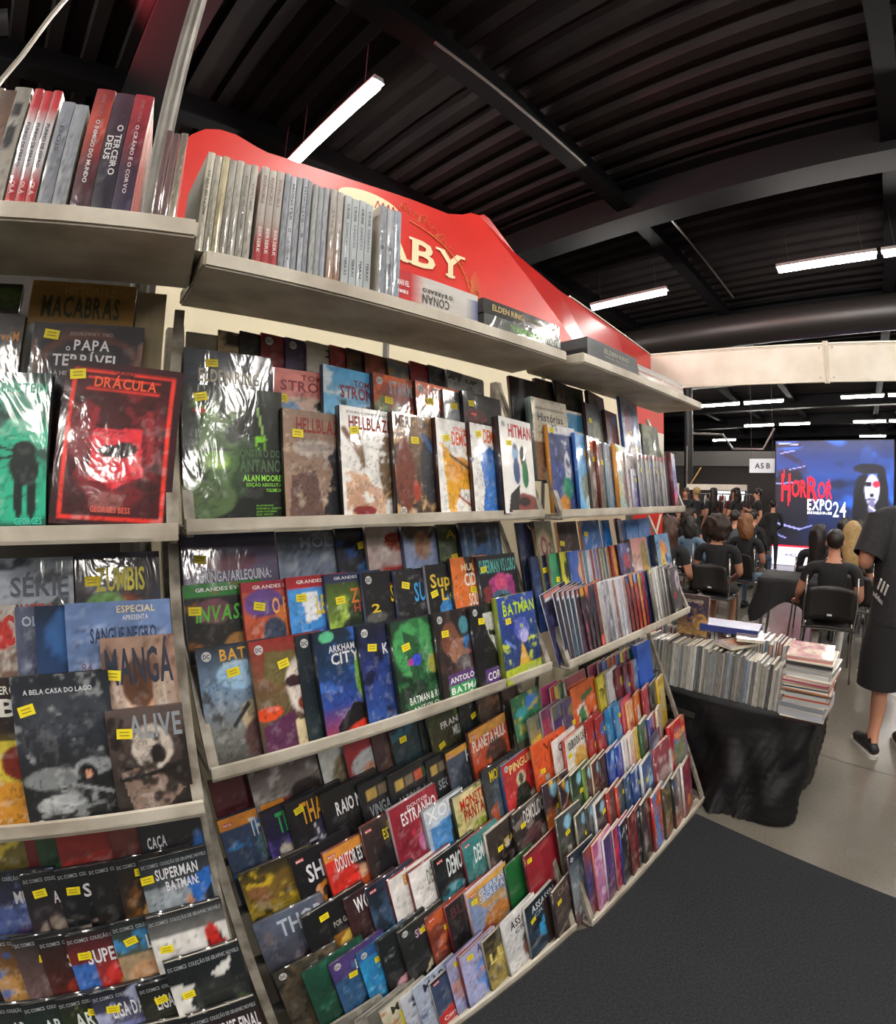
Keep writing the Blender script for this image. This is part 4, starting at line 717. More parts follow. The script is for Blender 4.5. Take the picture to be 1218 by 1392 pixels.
row('L', 'C', .49, 'fifth tier up, pole rack bottom', 'fifth tier of the pole rack bottom', res=20, vs=.85)
b(0.533, 0.253, '1c2022,4a4a78 r:0,.35,1,1,4a5a90 e:.5,.8,.3,.25,3a2a58 n:8aa0d8,.3,5', LC + 'MUNDO>.4,.2,1.0,.32,c8c8cc', 'black topped cover with violet ice scene', s=(.62,.22), w=.15)
b(0.617, 0.251, '1a1e20,3a2c34 e:.3,.7,.25,.25,8a7a6c l:.2,.45,.3,.95,.03,241c20 e:.8,.6,.25,.2,a83a44', LC + 'ARLEQUINA>.35,.2,1.2,.32,d0ccd0', 'black topped cover with tan wooden arch', s=(.2,.2), w=.155)
b(0.686, 0.252, '181c1e,141618 e:.4,.75,.2,.2,c8a898 e:.8,.7,.14,.2,3a6aa8 e:.4,.62,.18,.06,1a1a1c', LC + 'SUPER>.3,.17,1.1,.3,d8d8dc;BATMAN>.5,.33,1.2,.44,d8d8dc', 'black topped cover with pale face beside blue hood', s=(.18,.22), w=.155)
b(0.748, 0.254, '1a1c1c,241e1c e:.6,.7,.25,.25,6a3428', LC + 'SUPER>.4,.16,1.2,.28,d0d0d4;B>.6,.3,.75,.4,d0d0d4', 'black topped cover with rusty creature', s=(.55,.28), w=.155)
b(0.803, 0.255, '1c1c1c,4a3420 l:.4,.4,.2,.7,.05,d8a040 n:8a5a24,.4,4', LC + 'SU>.4,.2,.8,.32,d0d0d4', 'black topped cover with amber lightning', s=(.32,.15), w=.155)
b(0.848, 0.250, '1a1e20,6a747c r:0,.3,1,1,8a949c p:.62,.3,1,.2,1,.95,.75,.8,2a6ac0 e:.42,.75,.14,.14,d8b070 e:.62,.66,.16,.16,3a5ab0 e:.62,.75,.1,.08,c03a30 e:.62,.53,.06,.07,c89878 p:.85,.5,1,.35,1,.9,.8,.8,1c2430', LC + 'SUPERMAN>.2,.12,.82,.23,dcdce0;BATMAN:>.32,.26,.8,.36,dcdce0', 'black topped cover with blue flying couple and grey sky', w=0.140, s=(.08,.2))
row('L', 'C', .37, 'fourth tier up, pole rack bottom', 'fourth tier of the pole rack bottom', res=20, vs=.85)
b(0.517, 0.258, '1c1e1e,c88a40 r:0,.4,1,1,c09050 n:3a6ab0,.35,5 e:.6,.85,.25,.2,8a4a24', LC + 'SU>.5,.2,.9,.33,d0d0d4', 'black topped cover with amber and blue crowd', s=(.6,.25), w=.15)
b(0.576, 0.262, '1c1e1e,8a6a68 e:.7,.65,.3,.2,a83428 n:b0a09c,.35,4', LC + 'SUPER>.3,.2,1.2,.33,d8d8dc', 'black topped cover with grey mist and red cape', s=(.35,.24), w=.16)
b(0.625, 0.256, '1a1c1c,6a2c24 e:.6,.7,.3,.3,5a2a1c e:.4,.55,.2,.1,a03a2c', LC + 'SUPER>.3,.19,1.3,.33,d8d8dc', 'black topped cover with rust brown stump', s=(.4,.24), w=.16)
b(0.679, 0.259, '181c20,c83430 r:0,.32,.25,1,3a6ab8 e:.65,.6,.35,.28,c83430 e:.72,.6,.2,.14,d8b020 e:.25,.85,.14,.2,c8a080', LC + 'SUPERMAN>.2,.19,1.1,.33,dcdce0', 'black topped cover with red and yellow curved crest', s=(.18,.23), w=.165)
b(0.771, 0.268, '1a1e20,7a8a6c r:0,.33,1,1,a89070 n:3a88c0,.42,5 e:.4,.75,.2,.14,88a83c e:.3,.55,.25,.12,c89a70', LC + 'LENDAS>.38,.17,1.2,.31,d8d8dc', 'black topped cover with crowded colourful heroes', s=(.2,.2), w=.165)
b(0.841, 0.270, '1c2022,dcdad6 r:0,.22,1,1,dcdad6 e:.8,.45,.11,.25,181014 p:.62,.6,.75,.35,.95,.4,1,.95,.5,1,b82420 e:.78,.3,.1,.1,c02c24 e:.3,1.0,.2,.08,b02420 l:.6,.7,.5,1,.04,c02820 p:.8,.75,1,.7,1,.9,.85,.9,d84020', LC, 'white cover with red hooded cloaked figure', w=0.155, s=(.17,.34))
row('L', 'C', .25, 'third tier up, pole rack bottom', 'third tier of the pole rack bottom', res=20, vs=.85)
b(0.483, 0.255, '1c1e20,3a4a3a', LC + 'ARQUEIRO>.3,.2,1.0,.34,d0d4d4', 'black topped cover with dim green base', w=.15)
b(0.564, 0.264, '1a1c1e,3a5a4a r:0,.42,1,1,5a7a5a', LC + 'ARQUEIRO>.2,.2,1.2,.34,d4d8d8', 'black topped cover with sage green base', s=(.5,.28), w=.16)
b(0.633, 0.265, '1a1c1e,4a5a2c r:0,.4,1,1,8aa850 n:c8d070,.3,5', LC + 'ARQUEIRO>.15,.18,1.1,.34,d8dcd8', 'black topped cover with leafy green base', s=(.4,.2), w=.165)
b(0.700, 0.270, '1a1c20,7a7ca8 r:0,.36,1,1,7a80b0 n:b0b8dc,.35,4', LC + 'LIGA DA JUSTIÇA>.2,.15,1.15,.3,d8d8dc', 'black topped cover with lilac sky', s=(.22,.2), w=.165)
b(0.792, 0.266, '181a1a,3a3c2c r:0,.36,1,1,34362a e:.8,.6,.2,.2,8a5a44', LC + 'LIGA DA JUSTIÇA>.18,.15,1.15,.3,d0d0d4', 'black topped cover with murky olive scene', s=(.25,.2), w=.165)
b(0.856, 0.311, '1c2022,1a1c1e p:0,.22,.3,.25,.18,.45,.32,.5,.2,.7,.3,.95,0,1,d4d2ce e:.6,.5,.35,.3,2a2e2c e:.5,.75,.16,.1,a87a6a e:.85,.7,.18,.2,6a8a4c p:.55,.2,.85,.1,.8,.22,.6,.26,d8d8d4', LC, 'black cover with torn white edge and grim dark face', w=0.155, s=(.2,.33))
row('L', 'C', .125, 'second tier up, pole rack bottom', 'second tier of the pole rack bottom', res=16, vs=.85)
b(0.716, 0.315, '1a1c1e,2c2824', LC + 'TORRE>.3,.2,.9,.33,d0d0d4', 'black topped cover near the floor', w=.16)
b(0.873, 0.324, '1a1e20,5a1c1c r:0,.36,1,1,6a2420', LC + 'CRISE FINAL>.35,.14,.98,.28,d8d8dc', 'black topped cover with dark red base', w=0.142)
flush()

# ------------------------------------------------------------------ rack beside the draped table
row('R', 'A', .19, 'back row, end rack upper shelf', 'back row of the end rack upper shelf', res=10)
b(-0.086, 0.241, '1c1a1e,14121a e:.3,.3,.3,.15,3a3a40 p:.1,.6,.5,.65,.4,.95,.1,.9,d8b820 p:.45,.7,.75,.7,.6,.95,3a6ac0', '', 'black cover with yellow and blue corner', w=.13)
b(0.045, 0.257, '221e18,1c1a14 n:5a4a20,.35,5 r:0,.6,.12,1,c8b430', '', 'dark olive cover with yellow edge', w=.1)
b(0.129, 0.261, '24201a,1c1812 n:6a5a28,.35,5 e:.4,.85,.3,.2,c8a830', '', 'dark bronze cover with yellow patch', w=.1)
b(0.233, 0.260, '2c3428,242a20 n:4a5a3c,.35,5', '', 'mossy dark green cover', w=.1)
b(0.312, 0.251, '3a1014,2a0c10', '', 'oxblood cover under the shelf board', w=.17)
row('R', 'A', .10, 'second row, end rack upper shelf', 'second row of the end rack upper shelf', res=20)
b(-0.044, 0.263, 'd0c8b4,c4b89c l:.1,.12,.9,.12,.012,8a8070 l:.1,.42,.9,.42,.012,8a8070 r:0,.55,1,1,7a5a40 n:3a2c22,.3,6', 'Histórias>.14,.18,.85,.28,3a3430;do Brasil>.4,.3,.92,.4,3a3430', 'thick cream cover with cursive black title', w=0.191, t=.026, sp='6a7a74')
b(0.152, 0.249, 'e4e0d4,d8d0bc r:.05,.05,.95,.3,3a8ab8', 'Histórias>.35,.42,1.1,.55,3a3430', 'cream cover with blue picture and cursive title', w=.11, sp='d0ccc0')
b(0.247, 0.284, '3a4048,4a5048 e:.6,.4,.3,.2,8a9080 e:.4,.7,.3,.14,1c2024 n:7a8478,.35,4', '', 'grey green ink drawn cover', s=(.2,.22), w=.16, sp='3a1c1a')
b(0.400, 0.280, '5a2a28,4a2422 e:.6,.4,.3,.2,8a3434 n:5a6a8a,.35,5', '', 'red brown cover behind star cover', w=.12, sp='3c1a18')
b(0.510, 0.348, 'b8c4dc,a0c0e8 p:.4,.05,1,.15,1,.6,.5,.4,2a68c0 e:.35,.3,.2,.2,9a5a90 e:.5,.68,.35,.26,2c3450 e:.5,.72,.24,.16,e0d4d0 p:.7,.48,.76,.54,.86,.54,.79,.6,.82,.68,.73,.63,.66,.67,.68,.59,.62,.54,.69,.54,f0c820', '', 'tall sky blue cover with yellow star', w=0.205, s=(.4,.4), sp='3a5aa8')
b(0.737, 0.269, '3c4a34,6a7060 n:8a9a7a,.4,4 e:.5,.7,.35,.25,a8a49c', '', 'crinkled moss green wrapped cover', w=.17, sp='3a3c34')
row('R', 'A', .0, 'front row, end rack upper shelf', 'front row of the end rack upper shelf', res=18, tmax=.02)
b(-0.002, 0.278, 'e8e8ec,3a4a88 r:0,.1,1,1,3c4c8c e:.45,.3,.2,.14,2c3870 e:.6,.5,.12,.2,d8d8dc n:283264,.35,5 e:.55,.72,.2,.14,2a8a6a e:.4,.9,.2,.1,d08a30 r:.8,.1,1,1,1c1c2c', '', 'orange spined hardcover with deep blue picture', w=.15, s=(.12,.06), sp='d8943a', t=.02)
b(0.117, 0.261, '4a98dc,7ac0f0 e:.65,.25,.2,.08,e0a830 e:.5,.7,.4,.2,8a9890 e:.6,.9,.3,.12,d8ecf4', '', 'bright blue hardcover with gold badge', w=.14, s=(.6,.35), sp='3a68b8', t=.02)
b(0.190, 0.258, '7a6a5c,6a5a50 e:.4,.1,.25,.08,d87040 n:a89c90,.4,5 e:.5,.6,.3,.14,c8c0b8', '', 'brown wrapped cover with orange flash', w=.12, s=(.4,.3), sp='4a4038')
b(0.248, 0.245, '8a4a40,5a6050 n:7a8478,.4,5', '', 'red spined cover with grey green picture', w=.11, s=(.4,.3), sp='7a2c28')
b(0.311, 0.244, 'b8d0e4,88b0d0 n:6a90a8,.35,5', '', 'pale blue slim cover', w=.1, sp='a8c4d8')
b(0.363, 0.243, 'a8c0b0,9ab8a4 e:.5,.2,.3,.1,c8a850 e:.75,.55,.25,.4,8a5a50 e:.2,.65,.2,.2,d8d080 n:d8e0d8,.3,5', '', 'orange spined hardcover with mint green picture', w=.13, s=(.15,.08), sp='e0923a', t=.018)
b(0.467, 0.221, 'dcd4d4,c8c0c4 p:.3,.3,.9,.3,.9,.95,.3,.95,5a5a98 n:8a7a90,.35,5', '', 'white cover with violet scene', w=.11, sp='d8d0d0')
b(0.500, 0.156, '5a5a90,7a70b0 r:0,0,1,.16,d8d4dc n:b8b0e0,.35,5', '', 'short violet blue cover', w=.1, s=(.4,.25), sp='d8d8e0')
fan(0.561, 0.224, 0.830, 0.224, 8, [('b8b4b4,8a8488 r:0,0,1,.1,b83038 n:5a5660,.4,5', 'white and grey comic with red cap'), ('8a8a90,4a4c54 r:0,0,1,.08,c04048 n:2a2c34,.4,5', 'smoky comic with red cap'), ('c0bcb8,989490 r:0,0,1,.09,b02830', 'pale comic with red cap'), ('5a6478,2c3444 r:0,0,1,.05,b83840', 'blue grey comic with red cap')], 'the red topped set', w=.13, sp='c8c8cc', s=(.3,.3))
b(0.876, 0.249, 'b8a8a0,8a8494,5a4870 e:.6,.72,.3,.1,6a58c8 n:4a4458,.42,5 e:.15,.97,.08,.02,f03030', '', 'purple grey fantasy cover ending the shelf', w=0.098, sp='6a2a34')

row('R', 'B', .18, 'back row, end rack centre shelf', 'back row of the end rack centre shelf', res=12)
b(-0.053, 0.260, '26304c,1c243c', '', 'navy cover beside the side bar', w=.1)
b(-0.009, 0.259, '66703c,7a7a4c e:.45,.35,.4,.25,b8a080 e:.5,.7,.35,.2,c8b478', 'Oz>.2,.2,.85,.45,7a2a38', 'olive and sand cover with maroon lettering', w=.13, sp='5a4430')
b(0.157, 0.253, '3a2a2a,2c2022 n:5a4a48,.3,6', 'PARTIDA>.15,.5,.9,.66,b89a88', 'dark brown cover with beige small capitals', w=.12, s=(.12,.3), sp='a87850')
b(0.305, 0.252, '3a78c0,2c64b0 n:a8c8e8,.35,5', '', 'cobalt cover with pale ice', w=.13, s=(.2,.2), sp='9a6038')
b(0.465, 0.249, '1c7ad0,1868c0 x:.1', '', 'vivid blue slim cover', w=.05, sp='1a70c8')
b(0.508, 0.249, '4a4438,6a4a30 e:.55,.6,.3,.3,b06a3c', '', 'brown cover with copper mountain', w=.11)
b(0.646, 0.244, '3c78c4,5a90d0 n:8ab4e0,.35,4', '', 'azure cover with clouds', w=.11, sp='2a5aa0')
b(0.761, 0.245, '4a84cc,3a70bc n:7aa4d8,.3,4', '', 'denim blue cover at row end', w=.12, sp='2a5090')
row('R', 'B', .095, 'second row, end rack centre shelf', 'second row of the end rack centre shelf', res=14)
b(-0.042, 0.239, '1c2648,2a4a8a e:.6,.75,.3,.14,5ab8f0 n:3a68b0,.3,5', '', 'navy cover with bright cyan flare', w=.12, s=(.55,.2), sp='141c34')
b(0.024, 0.241, '3a9a68,328a5c l:.3,.95,.9,.8,.03,8ac8a0', 'Al>.6,.22,.95,.4,e8f0e8;Im>.5,.5,.9,.65,e8f0e8', 'emerald cover with white letters', w=.11, s=(.4,.36), sp='5a5040')
b(0.083, 0.241, 'd0cc30,c0c028 p:.35,.5,.6,.7,.45,.95,2a3a70 e:.35,.25,.12,.14,3a4020', '', 'lemon yellow cover with navy shape', w=.11, sp='2a3028')
b(0.133, 0.239, '3a60b8,3458a8 e:.6,.3,.14,.12,e0a060 e:.5,.95,.25,.08,d8c030', '', 'royal blue cover with orange emblem', w=.12, s=(.6,.85), sp='2a4488')
fan(0.206, 0.237, 0.388, 0.235, 9, [('a85a40,8a4a34', 'terracotta comic'), ('4a7a98,3a6a88', 'steel blue comic'), ('c8c8d8,a0a8c0', 'pearl comic'), ('8a2c40,6a2030', 'wine comic'), ('6a60a8,4a4488', 'violet comic'), ('5a2c2c,7a3a38', 'chestnut comic'), ('6a7a5c,5a6a4c', 'sage comic'), ('3a4a5a,4a5a6c', 'gunmetal comic'), ('a07050,8a5c40', 'tan comic')], 'the slim coloured set', w=.11, s=(.4,.4))
b(0.413, 0.239, 'c84830,b83828 e:.3,.3,.2,.3,e8b040 n:8a2018,.35,5', '', 'flame red cover', w=.1, sp='8a2a1c')
b(0.468, 0.240, '4a4a80,6a4060 e:.55,.3,.35,.14,b83448 e:.55,.65,.3,.25,3a2c40 n:7a88c0,.3,5', '', 'indigo cover with red lettering blot', w=.13, s=None, sp='343868')
b(0.598, 0.254, 'c88a88,c8b098 e:.75,.35,.25,.3,8a7a48 e:.3,.7,.3,.3,d8c0c0 e:.7,.7,.2,.25,c8983c', '', 'thick rose and gold wrapped volume', w=.15, t=.024, sp='6a6868')
b(0.830, 0.257, '6a9ac8,8aa0a8 e:.5,.3,.25,.2,d88a3c e:.6,.45,.14,.1,3a58b0 e:.4,.6,.2,.3,d8b850 e:.75,.75,.2,.2,d84428 n:2c2420,.25,6', '', 'thick bright cover with orange blue warrior', w=.15, t=.026, sp='242426')
row('R', 'B', -.015, 'front row, end rack centre shelf', 'front row of the end rack centre shelf', res=16, roll=-.03)
SET = 'DC>.2,.04,.7,.07,d8d8e0;BATMAN>.1,.09,.9,.12,e0e0e8'
fan(-0.054, 0.241, 0.089, 0.234, 6, [('1c1a30,2c2850,3a3a68 r:.1,.03,.75,.09,c07a70 r:.1,.09,.9,.12,d8dce8 n:5a5a98,.35,5', 'midnight comic with pale skyline'), ('181624,2c2444 r:.1,.03,.75,.09,b88078 r:.1,.09,.9,.12,d0d4e0 e:.6,.8,.3,.1,8a80d8', 'ink blue comic with lilac glow'), ('1c1824,3a3038 r:.1,.03,.75,.09,c07a68 r:.1,.09,.9,.12,d8dce8 l:.3,.25,.3,.6,.04,c89048', 'black comic with amber column'), ('1c2434,2c4a58 r:.1,.03,.75,.09,c07a70 r:.1,.09,.9,.12,d8dce8 e:.5,.7,.3,.12,5aa880', 'navy comic with green claws'), ('1c2434,284858 r:.1,.03,.75,.09,c07a70 r:.1,.09,.9,.12,d8dce8 e:.5,.7,.3,.12,6ab890', 'navy comic with jade claws'), ('281824,4a2c48 r:.1,.03,.75,.09,c07a70 r:.1,.09,.9,.12,d8dce8 l:.2,.3,.6,.6,.02,c86a80 e:.6,.75,.25,.1,b84a68', 'plum comic with pink web')], 'the dark blue set', w=.14, sp='c8ccd8', roll=(-.2, -.06))
fan(0.120, 0.236, 0.211, 0.238, 4, [('d89a30,3a2430 r:0,.12,1,1,3a2434 n:a85a70,.35,5 e:.6,.8,.25,.1,d89a40', 'amber topped plum comic'), ('c86a28,3a2c34 r:0,.13,1,1,342838 n:8a4a68,.35,5', 'orange topped plum comic'), ('1c2c48,3a2820', 'dark navy and umber comic'), ('7a2028,38221c e:.5,.25,.2,.08,d8c030 r:0,.75,1,1,d8402c', 'red footed comic')], 'the orange topped set', w=.14, sp='3a2c30', roll=(-.1, -.04))
fan(0.240, 0.239, 0.410, 0.237, 8, [('c0bcb4,a09c94 e:.5,.6,.3,.3,6a6460', 'stone white comic'), ('b0acc0,787488 n:3a3848,.35,5', 'mauve grey comic'), ('8a8a8c,5a5a60 n:b8b8bc,.35,5', 'ash comic'), ('c8c8d0,a8a8b8', 'chalk comic'), ('9a5a48,6a4a44 n:b8b4b0,.35,5', 'brown flecked comic'), ('d0d0d8,b0b4c0', 'white comic'), ('a8a4b8,d0d0d8', 'pale lilac comic'), ('b89088,988088', 'dusty pink comic')], 'the pale set', w=.14, sp='d0d0d4', s=(.3,.15))
fan(0.439, 0.236, 0.601, 0.235, 6, [('2a3460,7a3424 r:0,.12,1,1,8a3c28 n:5a2018,.35,5', 'blue topped rust comic'), ('d88a38,a84a2c r:0,.2,1,1,8a3a24', 'orange topped brick comic'), ('5a90c8,a83428 r:0,.13,1,1,b03c28 n:d86038,.35,5', 'sky topped red comic'), ('c8b040,c8602c r:0,.2,1,1,d07030 n:e0a040,.35,5', 'gold topped flame comic'), ('b83038,7a2420', 'scarlet comic'), ('283c80,22346c', 'cobalt comic')], 'the fiery set', w=.14, sp='3a2c50')
b(0.613, 0.240, '6a665c,5c584e x:.15', '', 'taupe plain cover with yellow tag', s=(.15,.04), w=.13, sp='5a564c')
fan(0.658, 0.239, 0.782, 0.230, 5, [('b8b8b8,e0e0e0 n:8a8a8c,.35,6', 'white glossy comic'), ('c8c8ca,dcdcde n:9a9a9c,.35,6', 'silver comic'), ('4a4648,5a4a48 n:8a8684,.35,6', 'charcoal comic'), ('3a3436,4a3c3a', 'black brown comic'), ('4c4848,3c3434', 'dark grey comic')], 'the end set', w=.13, sp='b8b4b0')
b(0.824, 0.220, '5a5658,46444a e:.75,.3,.25,.22,d8c8d8 e:.78,.28,.1,.06,6a4a90 l:.8,.4,.9,.6,.03,2a282c', 'ALIEN>.05,.5,.4,.62,b82c34', 'grey hardcover with white masked head and red word', w=.15, sp='4a484c', s=None)
row('R', 'C', .60, 'sixth tier up, end rack bottom', 'top tier of the end rack bottom', res=8, roll=-.05)
fan(0.098, 0.163, 0.198, 0.156, 5, [('b83a78,8a2a58', 'magenta comic'), ('c03028,a02820', 'red comic'), ('d0c030,b0a028', 'yellow comic'), ('3a6a3c,2c5a30', 'green comic'), ('28302c,1c2420', 'dark green comic')], 'the bright upper set', w=.1, sp='b8a8a8')
fan(0.407, 0.167, 0.726, 0.165, 10, [('8a3a58,7a3048', 'berry comic'), ('4a3a70,3a2c60', 'violet comic'), ('3a78c8,2c68b8', 'blue comic'), ('c06a34,b05a2c', 'orange comic'), ('b85c30,a05028', 'rust comic'), ('3a5ab0,2c4a9c', 'cobalt comic'), ('d8cc38,c8bc30', 'lemon comic'), ('a03a60,8a3050', 'rose comic'), ('4a7a4a,3c6a3c', 'leaf green comic'), ('2c2020,241a1a', 'black comic')], 'the mixed upper set', w=.1, sp='9a8888')
row('R', 'C', .49, 'fifth tier up, end rack bottom', 'fifth tier of the end rack bottom', res=16, roll=-.05)
b(-0.089, 0.302, '3a7a50,2c8a6a e:.7,.12,.22,.1,3a80d8 l:.2,.25,.9,.15,.03,c8c040 e:.3,.2,.25,.06,3aa0a8 n:c8b838,.3,5 r:0,.5,1,1,3a3a2c', '', 'teal and yellow lettered annual', w=.14, sp='3a4a3c')
b(-0.050, 0.233, '7a7c68,d8b428 r:0,.3,1,1,d8b42c e:.6,.6,.35,.25,9a8458 r:.3,.08,.9,.24,5a6058', '', 'grey and golden yellow magazine', w=.15, sp='6a6a64', z=-.012)
b(0.018, 0.237, 'a0385a,b83a50 r:0,0,1,.15,7a3a5c e:.6,.3,.2,.1,d8c8d0 e:.5,.7,.3,.2,3a5ab0', '', 'raspberry comic with white balloon', w=.14, sp='9a98a0', z=-.01)
b(0.076, 0.232, '7a7458,4a2c68 r:0,.22,1,1,50306c e:.6,.45,.2,.14,d8c848 n:3a6ac0,.3,5', 'CL>.4,.27,.8,.4,d8d0e0', 'purple comic with yellow figure', w=.14, sp='a8a4a8', z=-.01)
b(0.145, 0.231, '5a4a70,4a3c68 e:.5,.2,.3,.1,8a7a50', '', 'dusk violet comic with gold mark', w=.13, s=(.45,.42), sp='6a6078', z=-.01)
b(0.203, 0.289, 'c86a48,b85a40 r:0,0,1,.1,8a4a50', 'OBA>.2,.16,.8,.28,3a2820', 'salmon annual with dark letters', w=.14, sp='a8a0a0', o=0.0, t=.008)
b(0.210, 0.250, 'd8662c,d05c28 p:.15,.35,.45,.25,.6,.65,.3,.75,e8c8c8 p:.2,.4,.42,.32,.5,.6,.3,.68,3a8a4c p:.35,.2,.8,.12,.85,.2,.4,.3,4a6a38 e:.8,.6,.2,.14,b83a34 e:.85,.5,.08,.05,e0a888 p:.2,.75,.8,.65,.85,.8,.3,.95,a88a48', '', 'large orange album with green screen picture', w=.17, sp='8a4028', o=.009, t=.012)
b(0.367, 0.247, 'd8c82c,d0c028 r:.15,.55,.75,.8,8ab0c0 e:.7,.9,.2,.1,4a3020', 'TINTA>.08,.2,.95,.35,4a4a20', 'lemon yellow album with dark brush title', w=.12, sp='a08a28')
b(0.442, 0.248, 'd8d8dc,c8c4c8 e:.7,.25,.25,.12,b0483c e:.75,.75,.2,.12,a83030', '', 'white album with red prints', w=.12, sp='b0b0b4')
b(0.512, 0.241, '7a2430,6a1c28 e:.5,.25,.15,.08,d8b83c', '', 'burgundy album with gold mark', w=.12, s=None, sp='5a1820')
b(0.580, 0.239, '6a3040,4a3058 e:.4,.4,.3,.2,7a6a98', '', 'mulberry album', w=.12, s=(.45,.4), sp='4a2030')
b(0.641, 0.238, '4a80b8,4a70a8 r:0,0,.3,1,9a3438 n:8ab0d8,.35,5', '', 'blue album with red edge', w=.11, sp='8a2c30')
b(0.727, 0.295, '1c58c0,1a50b4 x:.12', '', 'tall plain royal blue binder', w=0.134, t=.03, sp='1848a8', o=.0, res=8, roll=0.0)
row('R', 'C', .37, 'fourth tier up, end rack bottom', 'fourth tier of the end rack bottom', res=18, roll=-.05)
b(-0.056, 0.263, 'd8582c,d05028 e:.75,.42,.2,.2,2c2028 p:.3,1,.5,.75,.9,.7,1,1,b83c20', 'VU>.3,.05,.75,.16,8a3018', 'vermilion album with dark hooded silhouette', w=.19, s=(.2,.4), sp='c86840', film=False)
b(0.032, 0.247, 'dcd8d4,d8d0c8 e:.6,.75,.35,.25,c84830', 'OURO>.2,.08,1.0,.2,2a2624', 'white album with half hidden black title', w=.16, sp='d0ccc8')
b(0.081, 0.234, 'e0dcd6,d8d0c4 e:.6,.45,.3,.2,d0a040 e:.5,.75,.4,.2,c85a38 n:d8c090,.3,6 e:.75,.8,.2,.12,b83c30', 'OURO DA CASA>.12,.07,1.0,.2,242220', 'white album with black title and gold red characters', w=.17, s=(.15,.28), sp='b84038')
b(0.230, 0.251, 'a82c2c,9a2424 e:.6,.3,.2,.12,3a5ab0 e:.5,.45,.12,.06,d8c030', '', 'tomato red volume with blue dots', w=.13, sp='8a2020')
b(0.290, 0.239, 'a83030,9a2828 e:.5,.22,.3,.12,3a60b0 n:c86058,.3,6', '', 'cherry red volume with blue top', w=.13, s=(.55,.25), sp='8a2424')
b(0.360, 0.248, '2a80b8,2474ac e:.6,.25,.16,.14,c0483c n:6ab0d8,.3,5', '', 'cerulean volume with red blossom', w=.13, s=(.65,.35), sp='1c5a88')
b(0.422, 0.242, '3a88c0,2c78b4 e:.5,.3,.14,.1,c04038 n:88c0dc,.3,5', '', 'light blue volume with red spot', w=.13, s=(.4,.2), sp='206090')
b(0.488, 0.246, 'c8506c,b83c54 e:.6,.35,.3,.2,d88a98 n:a02c40,.35,5', '', 'coral pink volume', w=.12, sp='a03044')
b(0.521, 0.222, 'd8a878,c89060 e:.3,.6,.3,.3,b83c34 n:e8d0b0,.35,5', '', 'peach volume leaning out of line', w=.1, sp='d8a070')
b(0.594, 0.239, 'd87830,d06828 e:.3,.5,.25,.3,e8e0dc', '', 'tangerine volume with white patch', w=.09, sp='b85a20')
b(0.655, 0.243, 'b83440,a82c38 n:d8a0a0,.35,5', '', 'raspberry red volume with white script', w=.12, sp='8a2430')
b(0.736, 0.240, '24282c,1c2428 n:3a4444,.35,5', '', 'black green volume by the side bar', w=.13, s=None, sp='2c3034')
b(0.821, 0.240, 'e0bc20,d8b41c e:.55,.45,.25,.25,c8b8a0 n:a08010,.28,5', 'SÍTIO>.2,.06,.85,.14,a06818', 'tall yellow album leaning out beside the side bar', w=.11, t=.01, sp='d8b020', roll=-.03, hard=False)
row('R', 'C', .25, 'third tier up, end rack bottom', 'third tier of the end rack bottom', res=14, roll=-.05)
D2 = ' e:.4,.14,.14,.09,8ac0dc'
b(-0.059, 0.257, '241c2c,3a1c20,d87028,c8882c n:f0c040,.35,4' + D2, '', 'black comic bursting with orange fire', w=.14, s=(.5,.4), sp='2c2430', hard=False)
b(-0.003, 0.244, '241c2c,34202c,c86028,d88a30 n:f0b038,.32,4' + D2, '', 'black comic with fiery streaks', w=.14, s=(.75,.15), sp='5a4a3c', hard=False)
b(0.059, 0.248, '243828,2c4a2c e:.55,.75,.35,.14,6ab83c n:3a5a38,.35,5' + D2, '', 'forest green comic with lime swirl', w=.14, s=(.45,.35), sp='4a5a3c', hard=False)
b(0.135, 0.241, '3a2c2c,4a3434 r:0,0,.14,1,6a8a3c n:5a4040,.35,5' + D2, '', 'brown comic with olive spine', w=.13, s=(.55,.4), sp='6a8a3c', hard=False)
b(0.191, 0.237, '4a2c28,5a302c n:7a3c30,.35,5' + D2, '', 'chestnut comic with pale badge', w=.13, s=(.5,.45), sp='c8b090', hard=False)
b(0.246, 0.234, '3a2828,4a2c30 n:5a3a3c,.35,5', '', 'cocoa comic', w=.13, s=(.55,.3), sp='4a3434', hard=False)
b(0.296, 0.239, '1c3c90,1c48b0 n:3a6ad0,.35,5 e:.6,.75,.3,.1,8ab0f0' + D2, '', 'ultramarine comic with white wave', w=.13, s=(.55,.35), sp='1c3070', hard=False)
b(0.361, 0.234, '2a4ab0,4a3a90 r:.6,0,1,1,b83048', '', 'blue comic with red right half', w=.12, sp='2c4498', hard=False)
b(0.415, 0.240, 'dcd8d8,c8c4c8 l:.5,.1,.6,.9,.1,2c2c58 e:.4,.85,.25,.1,d87838', '', 'white comic with navy stroke', w=.11, sp='d8d4d0', hard=False)
b(0.466, 0.237, 'd8d4cc,c83c2c r:.5,0,1,1,d04028', '', 'white and vermilion comic', w=.11, sp='d8c8c0', hard=False)
b(0.520, 0.244, 'd8b850,c8a840 l:.3,.1,.4,.5,.05,5a4a28 n:a88838,.3,5', '', 'mustard comic', w=.11, sp='c8a048', hard=False)
b(0.557, 0.258, '3a6a48,5a6058 e:.55,.35,.25,.22,a89050 n:3a4a90,.35,5', '', 'green comic with bronze face', w=.11, sp='2c5a3c', hard=False)
b(0.637, 0.249, '3a4488,5a3c70 r:.55,0,1,1,a83440 n:6a70b0,.3,5', '', 'indigo comic with red side', w=.11, sp='343c78', hard=False)
b(0.721, 0.262, 'c8b8a0,b8a88c', '', 'beige comic beside yellow books', w=.08, sp='b8a890', hard=False)
